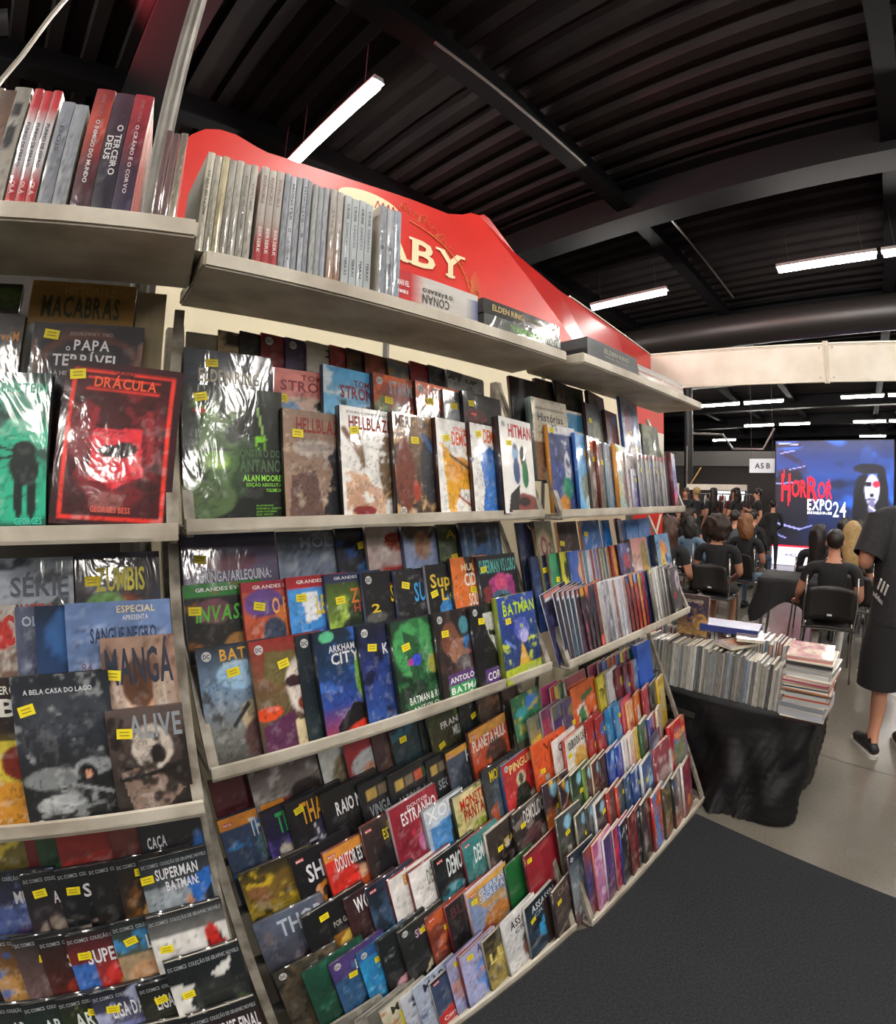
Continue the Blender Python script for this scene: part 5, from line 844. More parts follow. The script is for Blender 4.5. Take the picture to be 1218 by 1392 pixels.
row('R', 'C', .125, 'second tier up, end rack bottom', 'second tier of the end rack bottom', res=14, roll=-.05)
b(-0.048, 0.277, '3c4244,4a4a44,7a4a34 e:.7,.75,.25,.2,c85a28' + D2, '', 'slate comic with ember glow', w=.14, s=(.35,.28), sp='5a5a50', hard=False)
b(0.026, 0.252, '3c4244,4a4a44,8a4a2c e:.7,.7,.25,.14,d86028' + D2, '', 'slate comic with orange creature', w=.14, s=(.45,.38), sp='9a9484', hard=False)
b(0.089, 0.252, '242c2c,2c3434 n:4a5454,.3,5' + D2, '', 'black green comic', w=.13, s=(.5,.35), sp='3a4040', hard=False)
b(0.135, 0.242, '2c3034,3c3a44 n:6a6470,.35,5' + D2, '', 'graphite comic with mauve smoke', w=.13, s=(.5,.25), sp='d0d0d4', hard=False)
b(0.223, 0.247, '4a3434,5a3c3c r:0,0,.12,1,b83c30 n:3a3034,.35,5', '', 'brown comic with red spine', w=.13, s=(.6,.3), sp='b03830', hard=False)
b(0.287, 0.240, '3a4048,4a5058 n:6a7078,.35,5 r:0,0,.08,1,c84030', '', 'pewter comic with thin red edge', w=.13, s=(.5,.2), sp='c04030', hard=False)
b(0.355, 0.248, '2c4668,3a5a84 n:a8c0d8,.35,6', '', 'denim comic with white scratches', w=.13, s=(.5,.18), sp='2c4058', hard=False)
b(0.410, 0.245, '28488a,3458a0 l:.3,.9,.8,.4,.04,d0e0f0 n:c0d4ec,.28,6', '', 'blue comic with white lightning', w=.13, s=(.55,.3), sp='244080', hard=False)
b(0.479, 0.250, '3a5a90,5a6a80 e:.6,.4,.3,.15,8ac0e8 n:46506a,.35,5', '', 'hazy blue comic with sky lettering', w=.15, s=(.3,.35), sp='c8ccd0', hard=False)
b(0.596, 0.316, '4a4c60,3c3e54 r:.1,.1,.9,.35,5a607a n:6a7084,.35,5', '', 'grey violet framed cover', w=.14, sp='6a6c7c')
b(0.616, 0.259, '9a4450,8a5058 n:c0a0a0,.4,5 e:.5,.6,.35,.2,b09090 r:.8,.25,1,.95,d8d4d4', '', 'thick rose red volume with white spine label', w=0.163, t=.02, sp='a83c48', o=.009)
b(0.777, 0.299, 'c02c34,b02830 e:.55,.5,.42,.4,4a80c0 r:.2,.3,.9,.95,7a8068 n:a89858,.35,5 e:.6,.22,.35,.08,d86030', 'TARZAN>.25,.17,.92,.27,f0d090', 'bright red framed volume with jungle picture', w=0.170, t=.018, sp='b8282c', film=False, o=.012)
row('R', 'C', -.02, 'lowest front tier, end rack bottom', 'front tier of the end rack bottom', res=18, roll=-.05)
b(-0.049, 0.300, '2c3440,8a949c,5a2c34 n:d0d4d8,.38,5 r:0,0,1,.12,2a303c', '', 'grey and wine comic with white shards', w=.15, sp='3c3840', lg='dc', hard=False)
b(0.006, 0.291, '8a4034,2c3c78,7a2c2c e:.5,.35,.35,.16,2c4488', '', 'brick comic with navy panel', w=.15, sp='2c2a48', hard=False)
b(0.055, 0.288, 'b85a90,c078a8,a05090 n:e0c0d8,.38,4 e:.7,.7,.2,.12,4a8ac0', '', 'pink lilac comic with white swirls', w=.15, sp='c86a58', hard=False)
b(0.121, 0.275, '4a3468,5a3c80,7a3c5c e:.7,.35,.2,.14,d89a3c e:.7,.8,.2,.08,d8a040 n:382850,.3,5', '', 'deep purple comic with amber faces', w=.15, sp='d0c8d4', hard=False)
b(0.190, 0.278, '8a2430,a8243c,8a1c3c n:d83a58,.35,4', '', 'carmine comic', w=.15, sp='b8a0a4', hard=False)
b(0.234, 0.273, '1c1c22,24242a n:b8bcc4,.22,6 r:.3,.08,.8,.22,1a1a20', 'BOOK>.35,.1,.75,.18,d8dce0', 'black comic with silver curls', w=.15, sp='2c50a8', hard=False)
b(0.299, 0.273, '5a2428,6a2c2c n:8a3c38,.35,4 r:.2,.04,.75,.14,a05a58', '', 'dark red comic with dusty pink title block', w=.15, sp='6a2c2c', hard=False)
b(0.358, 0.270, '28242a,342c34 n:d8d8dc,.3,5 e:.3,.12,.16,.05,c8ccd0', '', 'black comic with white cape shapes', w=.15, sp='a02c34', hard=False)
b(0.390, 0.279, '2c2628,40383c n:8a8480,.3,5', '', 'smoky black comic', w=.14, s=(.7,.25), sp='3a3436', hard=False)
b(0.480, 0.266, '4a8ad8,d86a2c,8a6a98 p:.1,.35,.45,.3,.5,.95,.2,.95,3a90e8 e:.6,.15,.35,.14,d8602c n:c85030,.3,5', '', 'sky blue and orange comic with red spine', w=.15, sp='a82c2c', hard=False)
b(0.588, 0.255, '4a4a3c,6a5a40,8a5038 n:a89860,.38,5', '', 'bronze and umber comic', w=.15, sp='3a3830', hard=False)
b(0.682, 0.257, '8a7a78,6a5450,b06038 n:b8b0b0,.35,5 r:0,.05,.1,.2,3a70c8', '', 'dark spined cover with fiery base and blue label', w=.15, t=.014, sp='20242c', hard=False)
b(0.783, 0.265, '8a3440,7a2c44,8a4a3c n:b05a68,.38,5 e:.5,.75,.2,.1,d0823c', '', 'raspberry brown cover with white spine and red tip', w=0.135, t=.014, sp='d8d4d4', film=False)
flush()

# ================================================================== things standing on the top shelves
def top_frame(k, u, out, z, yaw=0.0):
    """local x along the rack, y inward, z up"""
    o, d, n = rack_axes(k); p = o + d * u + n * out + Vector((0, 0, z))
    M = Matrix(((d.x, -n.x, 0, p.x), (d.y, -n.y, 0, p.y), (0, 0, 1, p.z), (0, 0, 0, 1)))
    return M @ Matrix.Rotation(yaw, 4, 'Z')
def painted_box(name, x0, x1, dep, h, art, parent, side='b8b4aa', film=True, res=8, top='c4beb2'):
    """a closed book seen from its spine: printed spine at y=0, covers at both sides, page edges on top"""
    _seed[0] += 1
    nx, nz = 6, max(8, res * 3)
    X, Z = np.meshgrid(np.linspace(x0, x1, nx + 1), np.linspace(0, h, nz + 1))
    C = paint(art, (X - x0) / (x1 - x0), 1 - Z / h, _seed[0] * .731)
    bulge = -.0012 * np.sin(np.pi * (X - x0) / (x1 - x0))
    gv = np.stack([X, bulge, Z], -1).reshape(-1, 3); idx = np.arange(len(gv)).reshape(nz + 1, nx + 1)
    gf = np.stack([idx[:-1, :-1], idx[:-1, 1:], idx[1:, 1:], idx[1:, :-1]], -1).reshape(-1, 4)
    mb = MB(); mb.box(x0, 0, 0, x1, dep, h); bv = np.array(mb.v); bf = np.array(mb.f)
    v = np.concatenate([gv, bv]); f = np.concatenate([gf, bf + len(gv)])
    c = np.concatenate([C.reshape(-1, 3), np.tile(np.array(hexc(side)), (len(bv), 1))])
    me = bpy.data.meshes.new(name); me.from_pydata(v.tolist(), [], f.tolist())
    at = me.color_attributes.new('print', 'FLOAT_COLOR', 'POINT')
    at.data.foreach_set('color', np.concatenate([c, np.ones((len(c), 1))], 1).astype(np.float32).ravel())
    o = link(name, me, parent, (M_wrap if film else M_print,))
    i = .003
    pg = link('pages', PAGE_ME, o); pg.matrix_local = Matrix.Translation((x0 + i, .004, h - .004)) @ Matrix.Diagonal((x1 - x0 - 2 * i, dep - .002, .0045, 1))
    return o
def spine_text(o, text, x, z0, z1, size, col, name='spine_title', y=-.002, up=False):
    """lettering running down a spine"""
    V, F = lettering(text, 0, -size / 2, z1 - z0, size / 2)
    mb = MB(); mb.add([(x + p[1], y, z1 - p[0]) if not up else (x - p[1], y, z0 + p[0]) for p in V], F)
    return mb.obj(name, ink(col), o, fix=False)
M_clear = mat('clear_wrap', 'ffffff', .08, trans=1.0, bump=.8, bscale=60)
def bundle(k, u, h, w, spines, label, dep=.17, out=-.168, yaw=0.0, texts=(), group='spine out sets on the top shelves', film=True):
    root = empty('book_set', mw=top_frame(k, u, out, 1.9, yaw)); tag(root, label, 'book set', group)
    n = len(spines)
    for i, a in enumerate(spines):
        o = painted_box('volume', w * i / n + .0006, w * (i + 1) / n - .0006, dep, h - .003 * (i % 2), a, root, film=film)
        for tx in texts:
            if tx[0] == i: spine_text(o, tx[1], w * (i + .5 + (tx[6] if len(tx) > 6 else 0)) / n, h * tx[2], h * tx[3], w / n * tx[4], tx[5])
    return root
row('M', 'T', 0, '', '')
GW = 'b8b4ac,a8a498,9c988c x:.2'; GB = '9aa0a8,8a9098,848a94 x:.2'
bundle('M', -0.021, 0.205, 0.100, ['c4c0b0,a8a494', 'a8a498,989484', 'b8b090,a89c74', 'a09c92,8c887e', 'b4b0a6,9c988e', 'a8a49c,908c84', 'b8b4aa,a09c92'], 'shrink wrapped set of seven pale spines at pole end of shelf', texts=[(0, 'ESPADA SELVAGEM', .35, .8, .3, '5a564c'), (1, 'VOLUME', .15, .4, .3, '6a665c'), (5, 'ESPADA SELVAGEM', .3, .85, .3, '6a665c'), (6, 'VOLUME', .5, .8, .3, '7a766c')])
R3 = 'c0bab2,b4aea6,b4aea6,a89890,a82c30,a83038 x:.12'
bundle('M', 0.086, 0.209, 0.047, [R3, R3, R3], 'wrapped set of three white spines with red feet', texts=[(i, 'BERSERK', .1, .36, .4, 'd8c8c4') for i in range(3)] + [(i, 'INVINCIBLE', .6, .9, .35, '8a6a68') for i in range(3)])
bundle('M', 0.135, 0.210, 0.037, [GB, 'c0c4cc,b0b4bc', GB], 'three slim blue grey spines with ring marks', texts=[(1, 'MONSTER', .5, .9, .4, '5a606c'), (1, 'O', .38, .42, .5, '3a4048'), (1, 'VOL 4', .1, .3, .3, '5a606c')])
bundle('M', 0.174, 0.213, 0.020, ['bcc0c8,aab0ba', GB], 'pair of slim silver spines', texts=[(0, 'MONSTER', .5, .9, .4, '5a606c'), (0, 'O', .36, .4, .5, '3a4048')])
bundle('M', 0.197, 0.207, 0.036, ['a4a8a8,949898', '9ca0a4,8c9094', 'a0a4aa,9094a0'], 'crinkled wrapped set of three blue grey spines')
bundle('M', 0.237, 0.211, 0.030, ['b8b4ae,a8a098,a07860', 'b0aca8,a09890,8a6450'], 'wrapped pair of white spines with brown feet', texts=[(0, 'SAGA', .55, .75, .3, '6a5a50')])
W4 = 'b8c0c4,acb4b8,a8b0b4 x:.12'
bundle('M', 0.270, 0.207, 0.070, [W4, W4, W4, W4], 'wrapped set of four ice white spines with dark letters', texts=[(i, 'CRISE', .72, .9, .3, '3a4448') for i in range(4)] + [(i, 'INFINITAS', .42, .68, .25, '6a7478') for i in range(4)] + [(i, 'TERRAS', .1, .3, .3, '3a4448') for i in range(4)])
bundle('M', 0.358, 0.215, 0.057, ['8c9098,7c808a', 'a4a8b0,9498a2', '98a4b0,8894a4'], 'set of three steel grey spines beside the lying omnibus', texts=[(0, 'O', .5, .54, .4, '3a4048'), (1, 'O', .5, .54, .4, '3a4048'), (1, 'MONSTER', .1, .35, .35, '5a606c')])
def lying(k, u, w, h, dep, z, art, label, out=-.168, yaw=0.0, film=True, side='2a2a2c', name='lying_book', texts=(), dz=.0, cat='book'):
    """a thick book lying flat, its spine towards the aisle"""
    root = empty(name, mw=top_frame(k, u, out, z, yaw)); tag(root, label, cat)
    o = painted_box('cover', 0, w, dep, h, art, root, side=side, film=film, res=6)
    for (txt, x0, y0, x1, y1, col, flip) in texts:
        V, F = lettering(txt, 0, 0, 1, 1)
        if flip: V = 1 - V
        MB().add([((x0 + p[0] * (x1 - x0)) * w, -.002, (y0 + p[1] * (y1 - y0)) * h) for p in V], F).obj('spine_title', ink(col), o, fix=False)
    return root
row('M', 'T', 0, '', '')
UC = (0.403, 0.082)
UC2 = (0.652, 0.067)
UE = (0.674, 0.059)
UE2 = (0.993, 0.071)
wC = UC2[0] - UC[0]
lying('M', UC[0], wC, .072, .17, 1.9, 'd0ccc8,c4c0ba r:0,0,.17,1,c02428 r:.9,.2,1,.9,3a4a80 x:.1', 'fat white omnibus lying with red end and upside down title', side='c8c4be',
      texts=[('CONAN', .3, .12, .62, .42, '4a443c', True), ('O BÁRBARO', .3, .5, .66, .64, '3a3630', True), ('MARVEL', .02, .5, .15, .68, 'f0e8e8', False), ('OMNIBUS', .03, .25, .14, .36, 'f0e8e8', False)])
wE = UE2[0] - UE[0]
lying('M', UE[0], wE, .036, .19, 1.9, '4a4e48,3a3e3a x:.15', 'dark grey book under the gold lettered one, green upside down title',
      texts=[('A PIADA MORTAL', .3, .25, .72, .7, '6ab03c', True), ('BATMAN', .75, .25, .96, .72, 'd0d4cc', True)])
lying('M', UE[0] - .004, wE, .038, .19, 1.937, '1c1a1a,141212 x:.15', 'black book with gold title on the dark grey book', texts=[('ELDEN RING', .1, .3, .48, .72, 'c0a868', False), ('BOOKS OF KNOWLEDGE', .52, .4, .92, .62, '8a7a50', False)])
row('R', 'T', 0, '', '')
UR = (0.041, 0.088)
UR2 = (0.370, 0.086)
UR3 = (0.391, 0.061)
UR4 = (0.813, 0.052)
lying('R', UR[0], UR2[0] - UR[0], .062, .22, 1.9, '343a3e,2c3236 x:.15', 'thick slate art book wrapped and lying on the end rack', texts=[('ELDEN RING', .3, .5, .8, .74, '8a8878', False), ('OFFICIAL ART BOOK', .3, .28, .78, .4, '7a7868', False)], side='2a2c30')
zz = 1.9
for i, (h_, c_, nm) in enumerate(((.009, 'b8a8a0,a89890', 'pinkish'), (.008, 'c8c0b8,b8b0a8', 'cream'), (.009, 'a87870,b08880', 'dull red'), (.008, 'd0ccc8,c0bcb8', 'white'), (.009, 'b8b4b0,a8a4a0', 'grey topmost'))):
    lying('R', UR3[0] - .004 * i, UR4[0] - UR3[0], h_, .2, zz, c_, '%s magazine in the stack beside the slate art book' % nm, side='c8c4be', cat='magazine', name='magazine'); zz += h_ + .0005
row('L', 'T', 0, '', '')
bundle('L', 0.602, 0.210, .06, ['6a4a3c,5a3c30', '7a6a58,6a5a4a'], 'pair of brown spines at far end of pole rack shelf')
bundle('L', 0.655, 0.203, .034, ['5a4438,6a5040,8a7a64'], 'brown spine with tan foot')
bundle('L', 0.677, 0.211, 0.029, ['8a867e,a09a90 e:.5,.2,.3,.07,2c2a2c e:.5,.45,.3,.12,242228'], 'pale grey spine with black ovals')
WR = 'b02c34,b83840,c8c4c8,c0bcc0,bcb8bc,a82c34,a82c34 x:.12'
bundle('L', 0.709, 0.211, 0.046, [WR, WR, WR], 'wrapped set of three red and white spines', texts=[(i, 'PUNHO DE FERRO', .3, .68, .35, '3a3a44') for i in range(3)] + [(i, 'OLÁ', .08, .18, .4, 'e0c8c8') for i in range(3)])
bundle('L', 0.758, 0.191, 0.044, ['8a8e98,7a7e88', '9498a0,82868e'], 'crumpled silver wrapped pair of spines', texts=[(0, 'DOIS', .5, .75, .25, '4a4e5a')])
row('L', 'T', 0, '', '')
T3 = ['8a2c30,b8483c,5a2430,3a2630', '4a2c3c,3c2a38,2c2634,282430', 'a02c38,8a2834,40283c,302a44']
bundle('L', 0.807, 0.225, 0.094, T3, 'wrapped trilogy of thick red and plum novels by the pole', texts=[(0, 'O INIMIGO DO MUNDO', .2, .72, .2, 'd8d0d0'), (0, 'LEONEL CALDELA', .75, .95, .18, 'a06a68'), (1, 'O TERCEIRO', .28, .7, .3, 'd8d4d4', .18), (1, 'DEUS', .4, .6, .3, 'd8d4d4', -.2), (2, 'O CRÂNIO E O CORVO', .15, .72, .18, 'd8c8cc'), (2, 'LEONEL CALDELA', .75, .95, .16, 'b07070')])
BR = '5a4444,6a5050,54403e x:.15'
bundle('L', 0.931, 0.162, 0.037, [BR, BR, '6a6258,8a8270 x:.3'], 'three slim brown and grey spines right of the pole', dep=.14)

# ================================================================== the stall around the racks
M_alu = mat('aluminium', '625d55', .5, metal=.1, noise='4a463f', nscale=12)
M_cream = mat('cream_panel', 'd8ceb0', .55)
M_white = mat('white_panel', 'dcd6c8', .5, noise='cbc3b2', nscale=3)
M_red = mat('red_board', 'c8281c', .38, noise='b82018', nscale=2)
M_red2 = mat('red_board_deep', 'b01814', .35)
M_gold = mat('gold_print', 'ddcfa8', .5); M_gold2 = mat('thin_gold_print', 'd0713c', .5)
fM = top_frame('M', 0, 0, 0)          # x along the middle rack, y inward, z up
def wall_panels():
    root = empty('wall_stall', mw=fM); root['kind'] = 'structure'
    for i in range(3):
        MB().box(-.1 + i * 1.0, .95, .0, .875 + i * 1.0, .975, 2.2).obj('panel', M_cream, root)
    for u in (-.12, .88, 1.88, 2.89): MB().tube([(u + .01, .962, 0), (u + .01, .962, 1.0), (u + .01, .962, 2.22)], .02, 8).obj('post', M_alu, root)
wall_panels()
w_ = MB(); w_.box(-.3, .62, 0, .93, .64, 2.05); struct(w_.obj('wall_side', mat('dark_board', '3a342c', .7, noise='2c2822', nscale=6), mw=top_frame('L', 0, 0, 0)))
def banner():
    root = empty('printed_banner', mw=fM); tag(root, 'red and white printed board standing behind the end of the end rack', 'banner')
    x0, x1, y = 2.2, 2.617, .6
    MB().box(x0, y, 0, x1, y + .02, 1.25).obj('lower_print', M_red, root)
    MB().box(x0, y, 1.25, x1, y + .02, 1.38).obj('lower_band', M_red, root)
    MB().box(x0, y, 1.38, x1, y + .02, 1.84).obj('white_band', M_white, root)
    MB().box(x0, y, 1.84, x1, y + .02, 2.0).obj('red_band', M_red, root)
    MB().prism([(2.5, y - .002, 1.22), (2.53, y - .002, 1.22), (2.6, y - .002, 1.36), (2.57, y - .002, 1.36)], (0, .001, 0)).obj('white_stroke', M_white, root)
banner()
# aluminium pole and cable
oL, dL, nL = rack_axes('L')
def pole():
    root = empty('upright_pole', mw=top_frame('L', .905, -.475, 0)); tag(root, 'grooved aluminium pole rising behind the pole rack top shelf', 'pole')
    mb = MB(); pts = []
    for i in range(16):
        a = 2 * math.pi * i / 16; r = .021 if i % 4 else .015
        pts.append((r * math.cos(a), r * math.sin(a), 0))
    mb.prism(pts, (0, 0, 4.5)); mb.obj('profile', M_alu, root)
    MB().box(-.024, -.024, 0, .024, .024, .01).obj('foot_plate', M_alu, root)
pole()
M_cable = mat('cable_sheath', '8a8478', .3, coat=.4)
c = top_frame('L', 0, 0, 0)
tag(MB().tube([(.24, .9, 2.45), (.30, .9, 2.62), (.326, .9, 2.718), (.365, .9, 2.83), (.382, .9, 2.9), (.41, .9, 3.02), (.5, .9, 3.35), (.7, .9, 4.2), (.8, .9, 5.0)], .009, 8).obj('hanging_cable', M_cable, mw=c, smooth=True), 'pale plastic cable hanging from the ceiling above pole rack', 'cable')

# red kiosk behind the racks
def kiosk():
    root = empty('red_kiosk', mw=fM); tag(root, 'tall red kiosk board with cream capitals rising behind the racks', 'kiosk')
    F = [(-.04, 1.6), (-.04, 2.45), (-.02, 2.6), (0.0, 2.72), (.03, 2.83), (.08, 2.91), (.13, 2.955), (.19, 2.975), (.26, 2.975), (.31, 2.96), (.36, 2.945), (.41, 2.935), (.6, 2.94), (.83, 2.95), (1.18, 2.975), (1.42, 2.985), (1.52, 3.02), (1.59, 3.06), (1.65, 3.07), (2.05, 2.82), (2.457, 2.555), (3.3, 2.0), (3.3, 1.6)]
    MB().prism([(u, 1.2, h) for u, h in F], (0, .06, 0)).obj('front_board', M_red, root)
    W = [(1.652, 1.202, 3.07), (1.70, 1.21, 3.1), (1.755, 1.22, 3.1), (2.065, 1.3, 3.01), (2.724, 1.45, 3.0), (4.0, 1.7, 3.05), (5.1, 1.9, 3.09), (5.1, 1.9, 1.6), (3.302, 1.24, 1.6), (3.302, 1.23, 2.0), (2.459, 1.21, 2.555)]
    mb = MB(); n = len(W); mb.add(W + [(a, b + .05, z) for a, b, z in W], [(0, 1, 2, 3), (0, 3, 4, 10), (4, 9, 10), (4, 5, 9), (5, 6, 7), (5, 7, 8, 9)] + [(n + 1, n, n + 3, n + 2)] + [(i, (i + 1) % n, (i + 1) % n + n, i + n) for i in range(n)])
    mb.obj('side_board', M_red2, root)  # deeper red than the front board: the side's shade put into its colour
    mb = MB()
    mb.tube([(2.9, 1.478, 3.012), (4.0, 1.695, 3.06), (5.1, 1.895, 3.1)], .008, 6).obj('white_piping', M_white, root)
    # lettering
    for ch, x0, x1, serifs in (('A', .985, 1.165, ((.975, 1.03, 0), (1.115, 1.175, 0))), ('B', 1.185, 1.335, ((1.165, 1.225, 0), (1.165, 1.225, 1))), ('Y', 1.35, 1.525, ((1.335, 1.4, 1), (1.478, 1.54, 1), (1.405, 1.47, 0)))):
        V, F = lettering(ch, x0, 2.61, x1, 2.755)
        for nm, dx, dz, y_, m_ in (('brand_letter', 0, 0, 1.195, M_gold), ('letter_shadow', .008, -.006, 1.198, M_red2)):
            mb = MB(); mb.add([(p[0] + dx, y_, p[1] + dz) for p in V], F)
            for s0, s1, top_ in serifs:
                z_ = 2.61 if not top_ else 2.741
                mb.add([(s0 + dx, y_ - .0004, z_ + dz), (s1 + dx, y_ - .0004, z_ + dz), (s1 + dx, y_ - .0004, z_ + .014 + dz), (s0 + dx, y_ - .0004, z_ + .014 + dz)], [(0, 1, 2, 3)])
            mb.obj(nm, m_, root, fix=False)
    mb = MB(); n = 28; mb.add([(.93 + .17 * math.cos(2 * math.pi * i / n), 1.197, 2.86 + .055 * math.sin(2 * math.pi * i / n)) for i in range(n)], [tuple(range(n))]); mb.obj('gold_seal', M_gold, root, fix=False)
    mb = MB()
    for i in range(4): mb.bar((.96 + .03 * i, 1.1955, 2.84), (.975 + .03 * i, 1.1955, 2.885), .006, .001, (0, 1, 0)); mb.bar((.99 + .03 * i, 1.1955, 2.84), (.975 + .03 * i, 1.1955, 2.885), .006, .001, (0, 1, 0))
    o = mb.obj('seal_lattice', M_red2, root); o['kind'] = 'stuff'
    # fine gold scrolls round the letters
    mb = MB()
    arc = [(1.05 + .52 * math.cos(t), 1.197, 2.55 + .30 * math.sin(t)) for t in np.linspace(.1, 1.35, 24)]
    mb.tube(arc, .0035, 4)
    for k in range(26):
        t = k / 25; cx = 1.12 + .5 * t; cz = 2.9 - .33 * t * t + .02 * math.sin(k)
        r = .02 + .01 * math.sin(k * 2.1)
        mb.tube([(cx + r * math.cos(a), 1.1972, cz + r * .8 * math.sin(a)) for a in np.linspace(k, k + 4.2, 9)], .0016, 4)
    for k in range(18):
        a = -.9 + k * .11; mb.bar((1.56 + .03 * math.cos(a), 1.1975, 2.6 + .03 * math.sin(a)), (1.56 + .1 * math.cos(a), 1.1975, 2.6 + .12 * math.sin(a)), .003, .001, (0, 1, 0))
    o = mb.obj('gold_scrolls', M_gold2, root); o['kind'] = 'stuff'
kiosk()
# white fascia beam of the neighbouring stall
def fascia():
    a = Vector((2.31, 5.45, 0)); bq = Vector((4.56, 3.96, 0)); d = (bq - a).normalized(); n = Vector((d.y, -d.x, 0)); n = -n if n.y > 0 else n
    M = Matrix(((d.x, -n.x, 0, a.x), (d.y, -n.y, 0, a.y), (0, 0, 1, 0), (0, 0, 0, 1)))
    root = empty('fascia_beam', mw=M); tag(root, 'white panelled fascia beam crossing above the audience', 'fascia beam')
    Lq = (bq - a).length; zb, zt = 2.69, 3.12; j = Lq * .735
    for x0, x1 in ((.04, j - .03), (j + .03, j + 2.4)):
        MB().box(x0, .008, zb + .035, x1, .02, zt - .035).obj('panel', M_white, root)
        bevel(MB().box(x0, 0, zb, x1, .03, zb + .036).obj('rail', M_white, root), .004, 1)
        bevel(MB().box(x0, 0, zt - .036, x1, .03, zt).obj('rail', M_white, root), .004, 1)
        MB().box(x0, -.001, zt - .022, x1, .001, zt - .018).obj('groove', M_beam, root)
    for i in range(3): MB().tube([(j - .02 + i * .02, .012, zb - .01), (j - .02 + i * .02, .012, (zb + zt) / 2), (j - .02 + i * .02, .012, zt + .02)], .0095, 8).obj('joint_profile', M_white, root)
    for x in (j - .07, j + .07):
        for z in (zb + .05, zt - .055): MB().tube([(x, .009, z), (x, .004, z), (x, -.002, z)], .008, 10).obj('bolt', M_pipe, root)
    for x in (j + 2.38, .06): MB().bar((x, .05, 0), (x, .05, zt), .04, .04).obj('post', M_alu, root)
fascia()

# ================================================================== draped table with magazines
TC = Vector((1.61, 1.70, 0)); TF = Vector((-.656, .755, 0)); TG = Vector((.755, .656, 0)); TZ = .5
TFR = Matrix(((TF.x, TG.x, 0, TC.x), (TF.y, TG.y, 0, TC.y), (0, 0, 1, 0), (0, 0, 0, 1)))   # x along the front edge, y to the back
M_tarp = mat('black_tarp', '0d0d0f', .5, bump=.9, bscale=11, spec=.35)
def table():
    root = empty('draped_table', mw=TFR); tag(root, 'low table hidden under a crumpled black plastic sheet', 'table')
    MB().box(0.02, .02, TZ - .03, 1.3, .62, TZ - .012).obj('table_top', M_black, root)
    for x in (.14, 1.2):
        for y in (.12, .55): MB().bar((x, y, 0), (x, y, TZ - .03), .04, .04).obj('leg', M_alu, root)
    # draped sheet: rings round a rounded outline, flaring and wrinkling towards the floor
    out = []
    def arc(cx, cy, a0, a1, n, r=.05): return [(cx + r * math.cos(a0 + (a1 - a0) * i / n), cy + r * math.sin(a0 + (a1 - a0) * i / n)) for i in range(n + 1)]
    x0, x1, y0, y1 = -.01, 1.31, -.01, .64; r = .05
    out += [(x1 - r - (x1 - x0 - 2 * r) * i / 70, y0) for i in range(70)]
    out += arc(x0 + r, y0 + r, -math.pi / 2, -math.pi, 8)
    out += [(x0, y0 + r + (y1 - y0 - 2 * r) * i / 16) for i in range(1, 16)]
    out += arc(x0 + r, y1 - r, math.pi, math.pi / 2, 6)
    out += [(x0 + r + (x1 - x0 - 2 * r) * i / 20, y1) for i in range(1, 20)]
    out += arc(x1 - r, y1 - r, math.pi / 2, 0, 6)
    out += [(x1, y1 - r - (y1 - y0 - 2 * r) * i / 12 ) for i in range(1, 12)]
    out += arc(x1 - r, y0 + r, 0, -math.pi / 2, 6)[:-1]
    n = len(out); rings = 26; v = []; cx, cy = .65, .31
    for k in range(rings + 1):
        t = k / rings; z = TZ * (1 - t) + .004
        for i, (x, y) in enumerate(out):
            nx_, ny_ = x - min(max(x, x0 + r), x1 - r), y - min(max(y, y0 + r), y1 - r); l = math.hypot(nx_, ny_) or 1
            front = 1.0 if y < .03 else 0.0
            near = math.exp(-((x - .02) ** 2 + (y - .0) ** 2) / .05)
            fold = .012 * math.sin(i * .17 + 2.2 * math.sin(t * 3)) + .009 * math.sin(i * .29 + t * 7) + .006 * math.sin(i * .5 - t * 11)
            away = 1 - min(1, max(0, (x - .36) / .14)); flare = .17 * front * away * t ** 1.2 * (1 - .3 * near) + fold * min(1, t * 2.2) * (1 if front else .5) - (0 if front else .02 * t)
            zz = z + (.012 * math.sin(i * .5) * t if k < rings else 0)
            cr_ = .007 * math.sin(x * 61 + zz * 83) * math.sin(zz * 57 - x * 37 + y * 41) + .004 * math.sin(x * 113 + zz * 29 + y * 90)
            flare += cr_ * min(1, t * 3) * (.5 + away * .5)
            v.append((x + nx_ / l * flare + near * .13 * t, y + ny_ / l * flare, max(zz, .003)))
    f = [(k * n + i, k * n + (i + 1) % n, (k + 1) * n + (i + 1) % n, (k + 1) * n + i) for k in range(rings) for i in range(n)]
    f.append(tuple(range(n)))
    mb = MB(); mb.add(v, f); o = mb.obj('black_sheet', M_tarp, root, smooth=True)
    # grey tape strips
    M_tape = mat('dull_tape', '2c2b29', .4)
    for z0 in (.41, .2):
        MB().prism([(.55, -.075, z0), (1.02, -.085, z0 + .02), (1.02, -.085, z0 + .055), (.55, -.075, z0 + .03)], (0, -.002, 0)).obj('tape', M_tape, root)
table()
RT = random.Random(21)
GREYS = ['a8a6a0', '8c8a86', 'b8b6b0', '6c6a68', '9a9890', 'c4c2bc', '7c7a76', '5a5856', 'd0cec8', 'a09c8c', '8894a0', '6a7684']
def std_box(name, w, d, h, col, cap, mw, label, group, cat='magazine', art=None):
    root = empty(name, mw=mw); tag(root, label, cat, group)
    painted_box('cover', 0, w, d, h, art or (col + ',' + col + ' x:.25'), root, side=cap, res=4)
    return root
x = 1.05; i = 0
names = ['grey', 'silver', 'white', 'charcoal', 'beige', 'pale', 'ash', 'dark', 'chalk', 'sand', 'blue grey', 'slate']
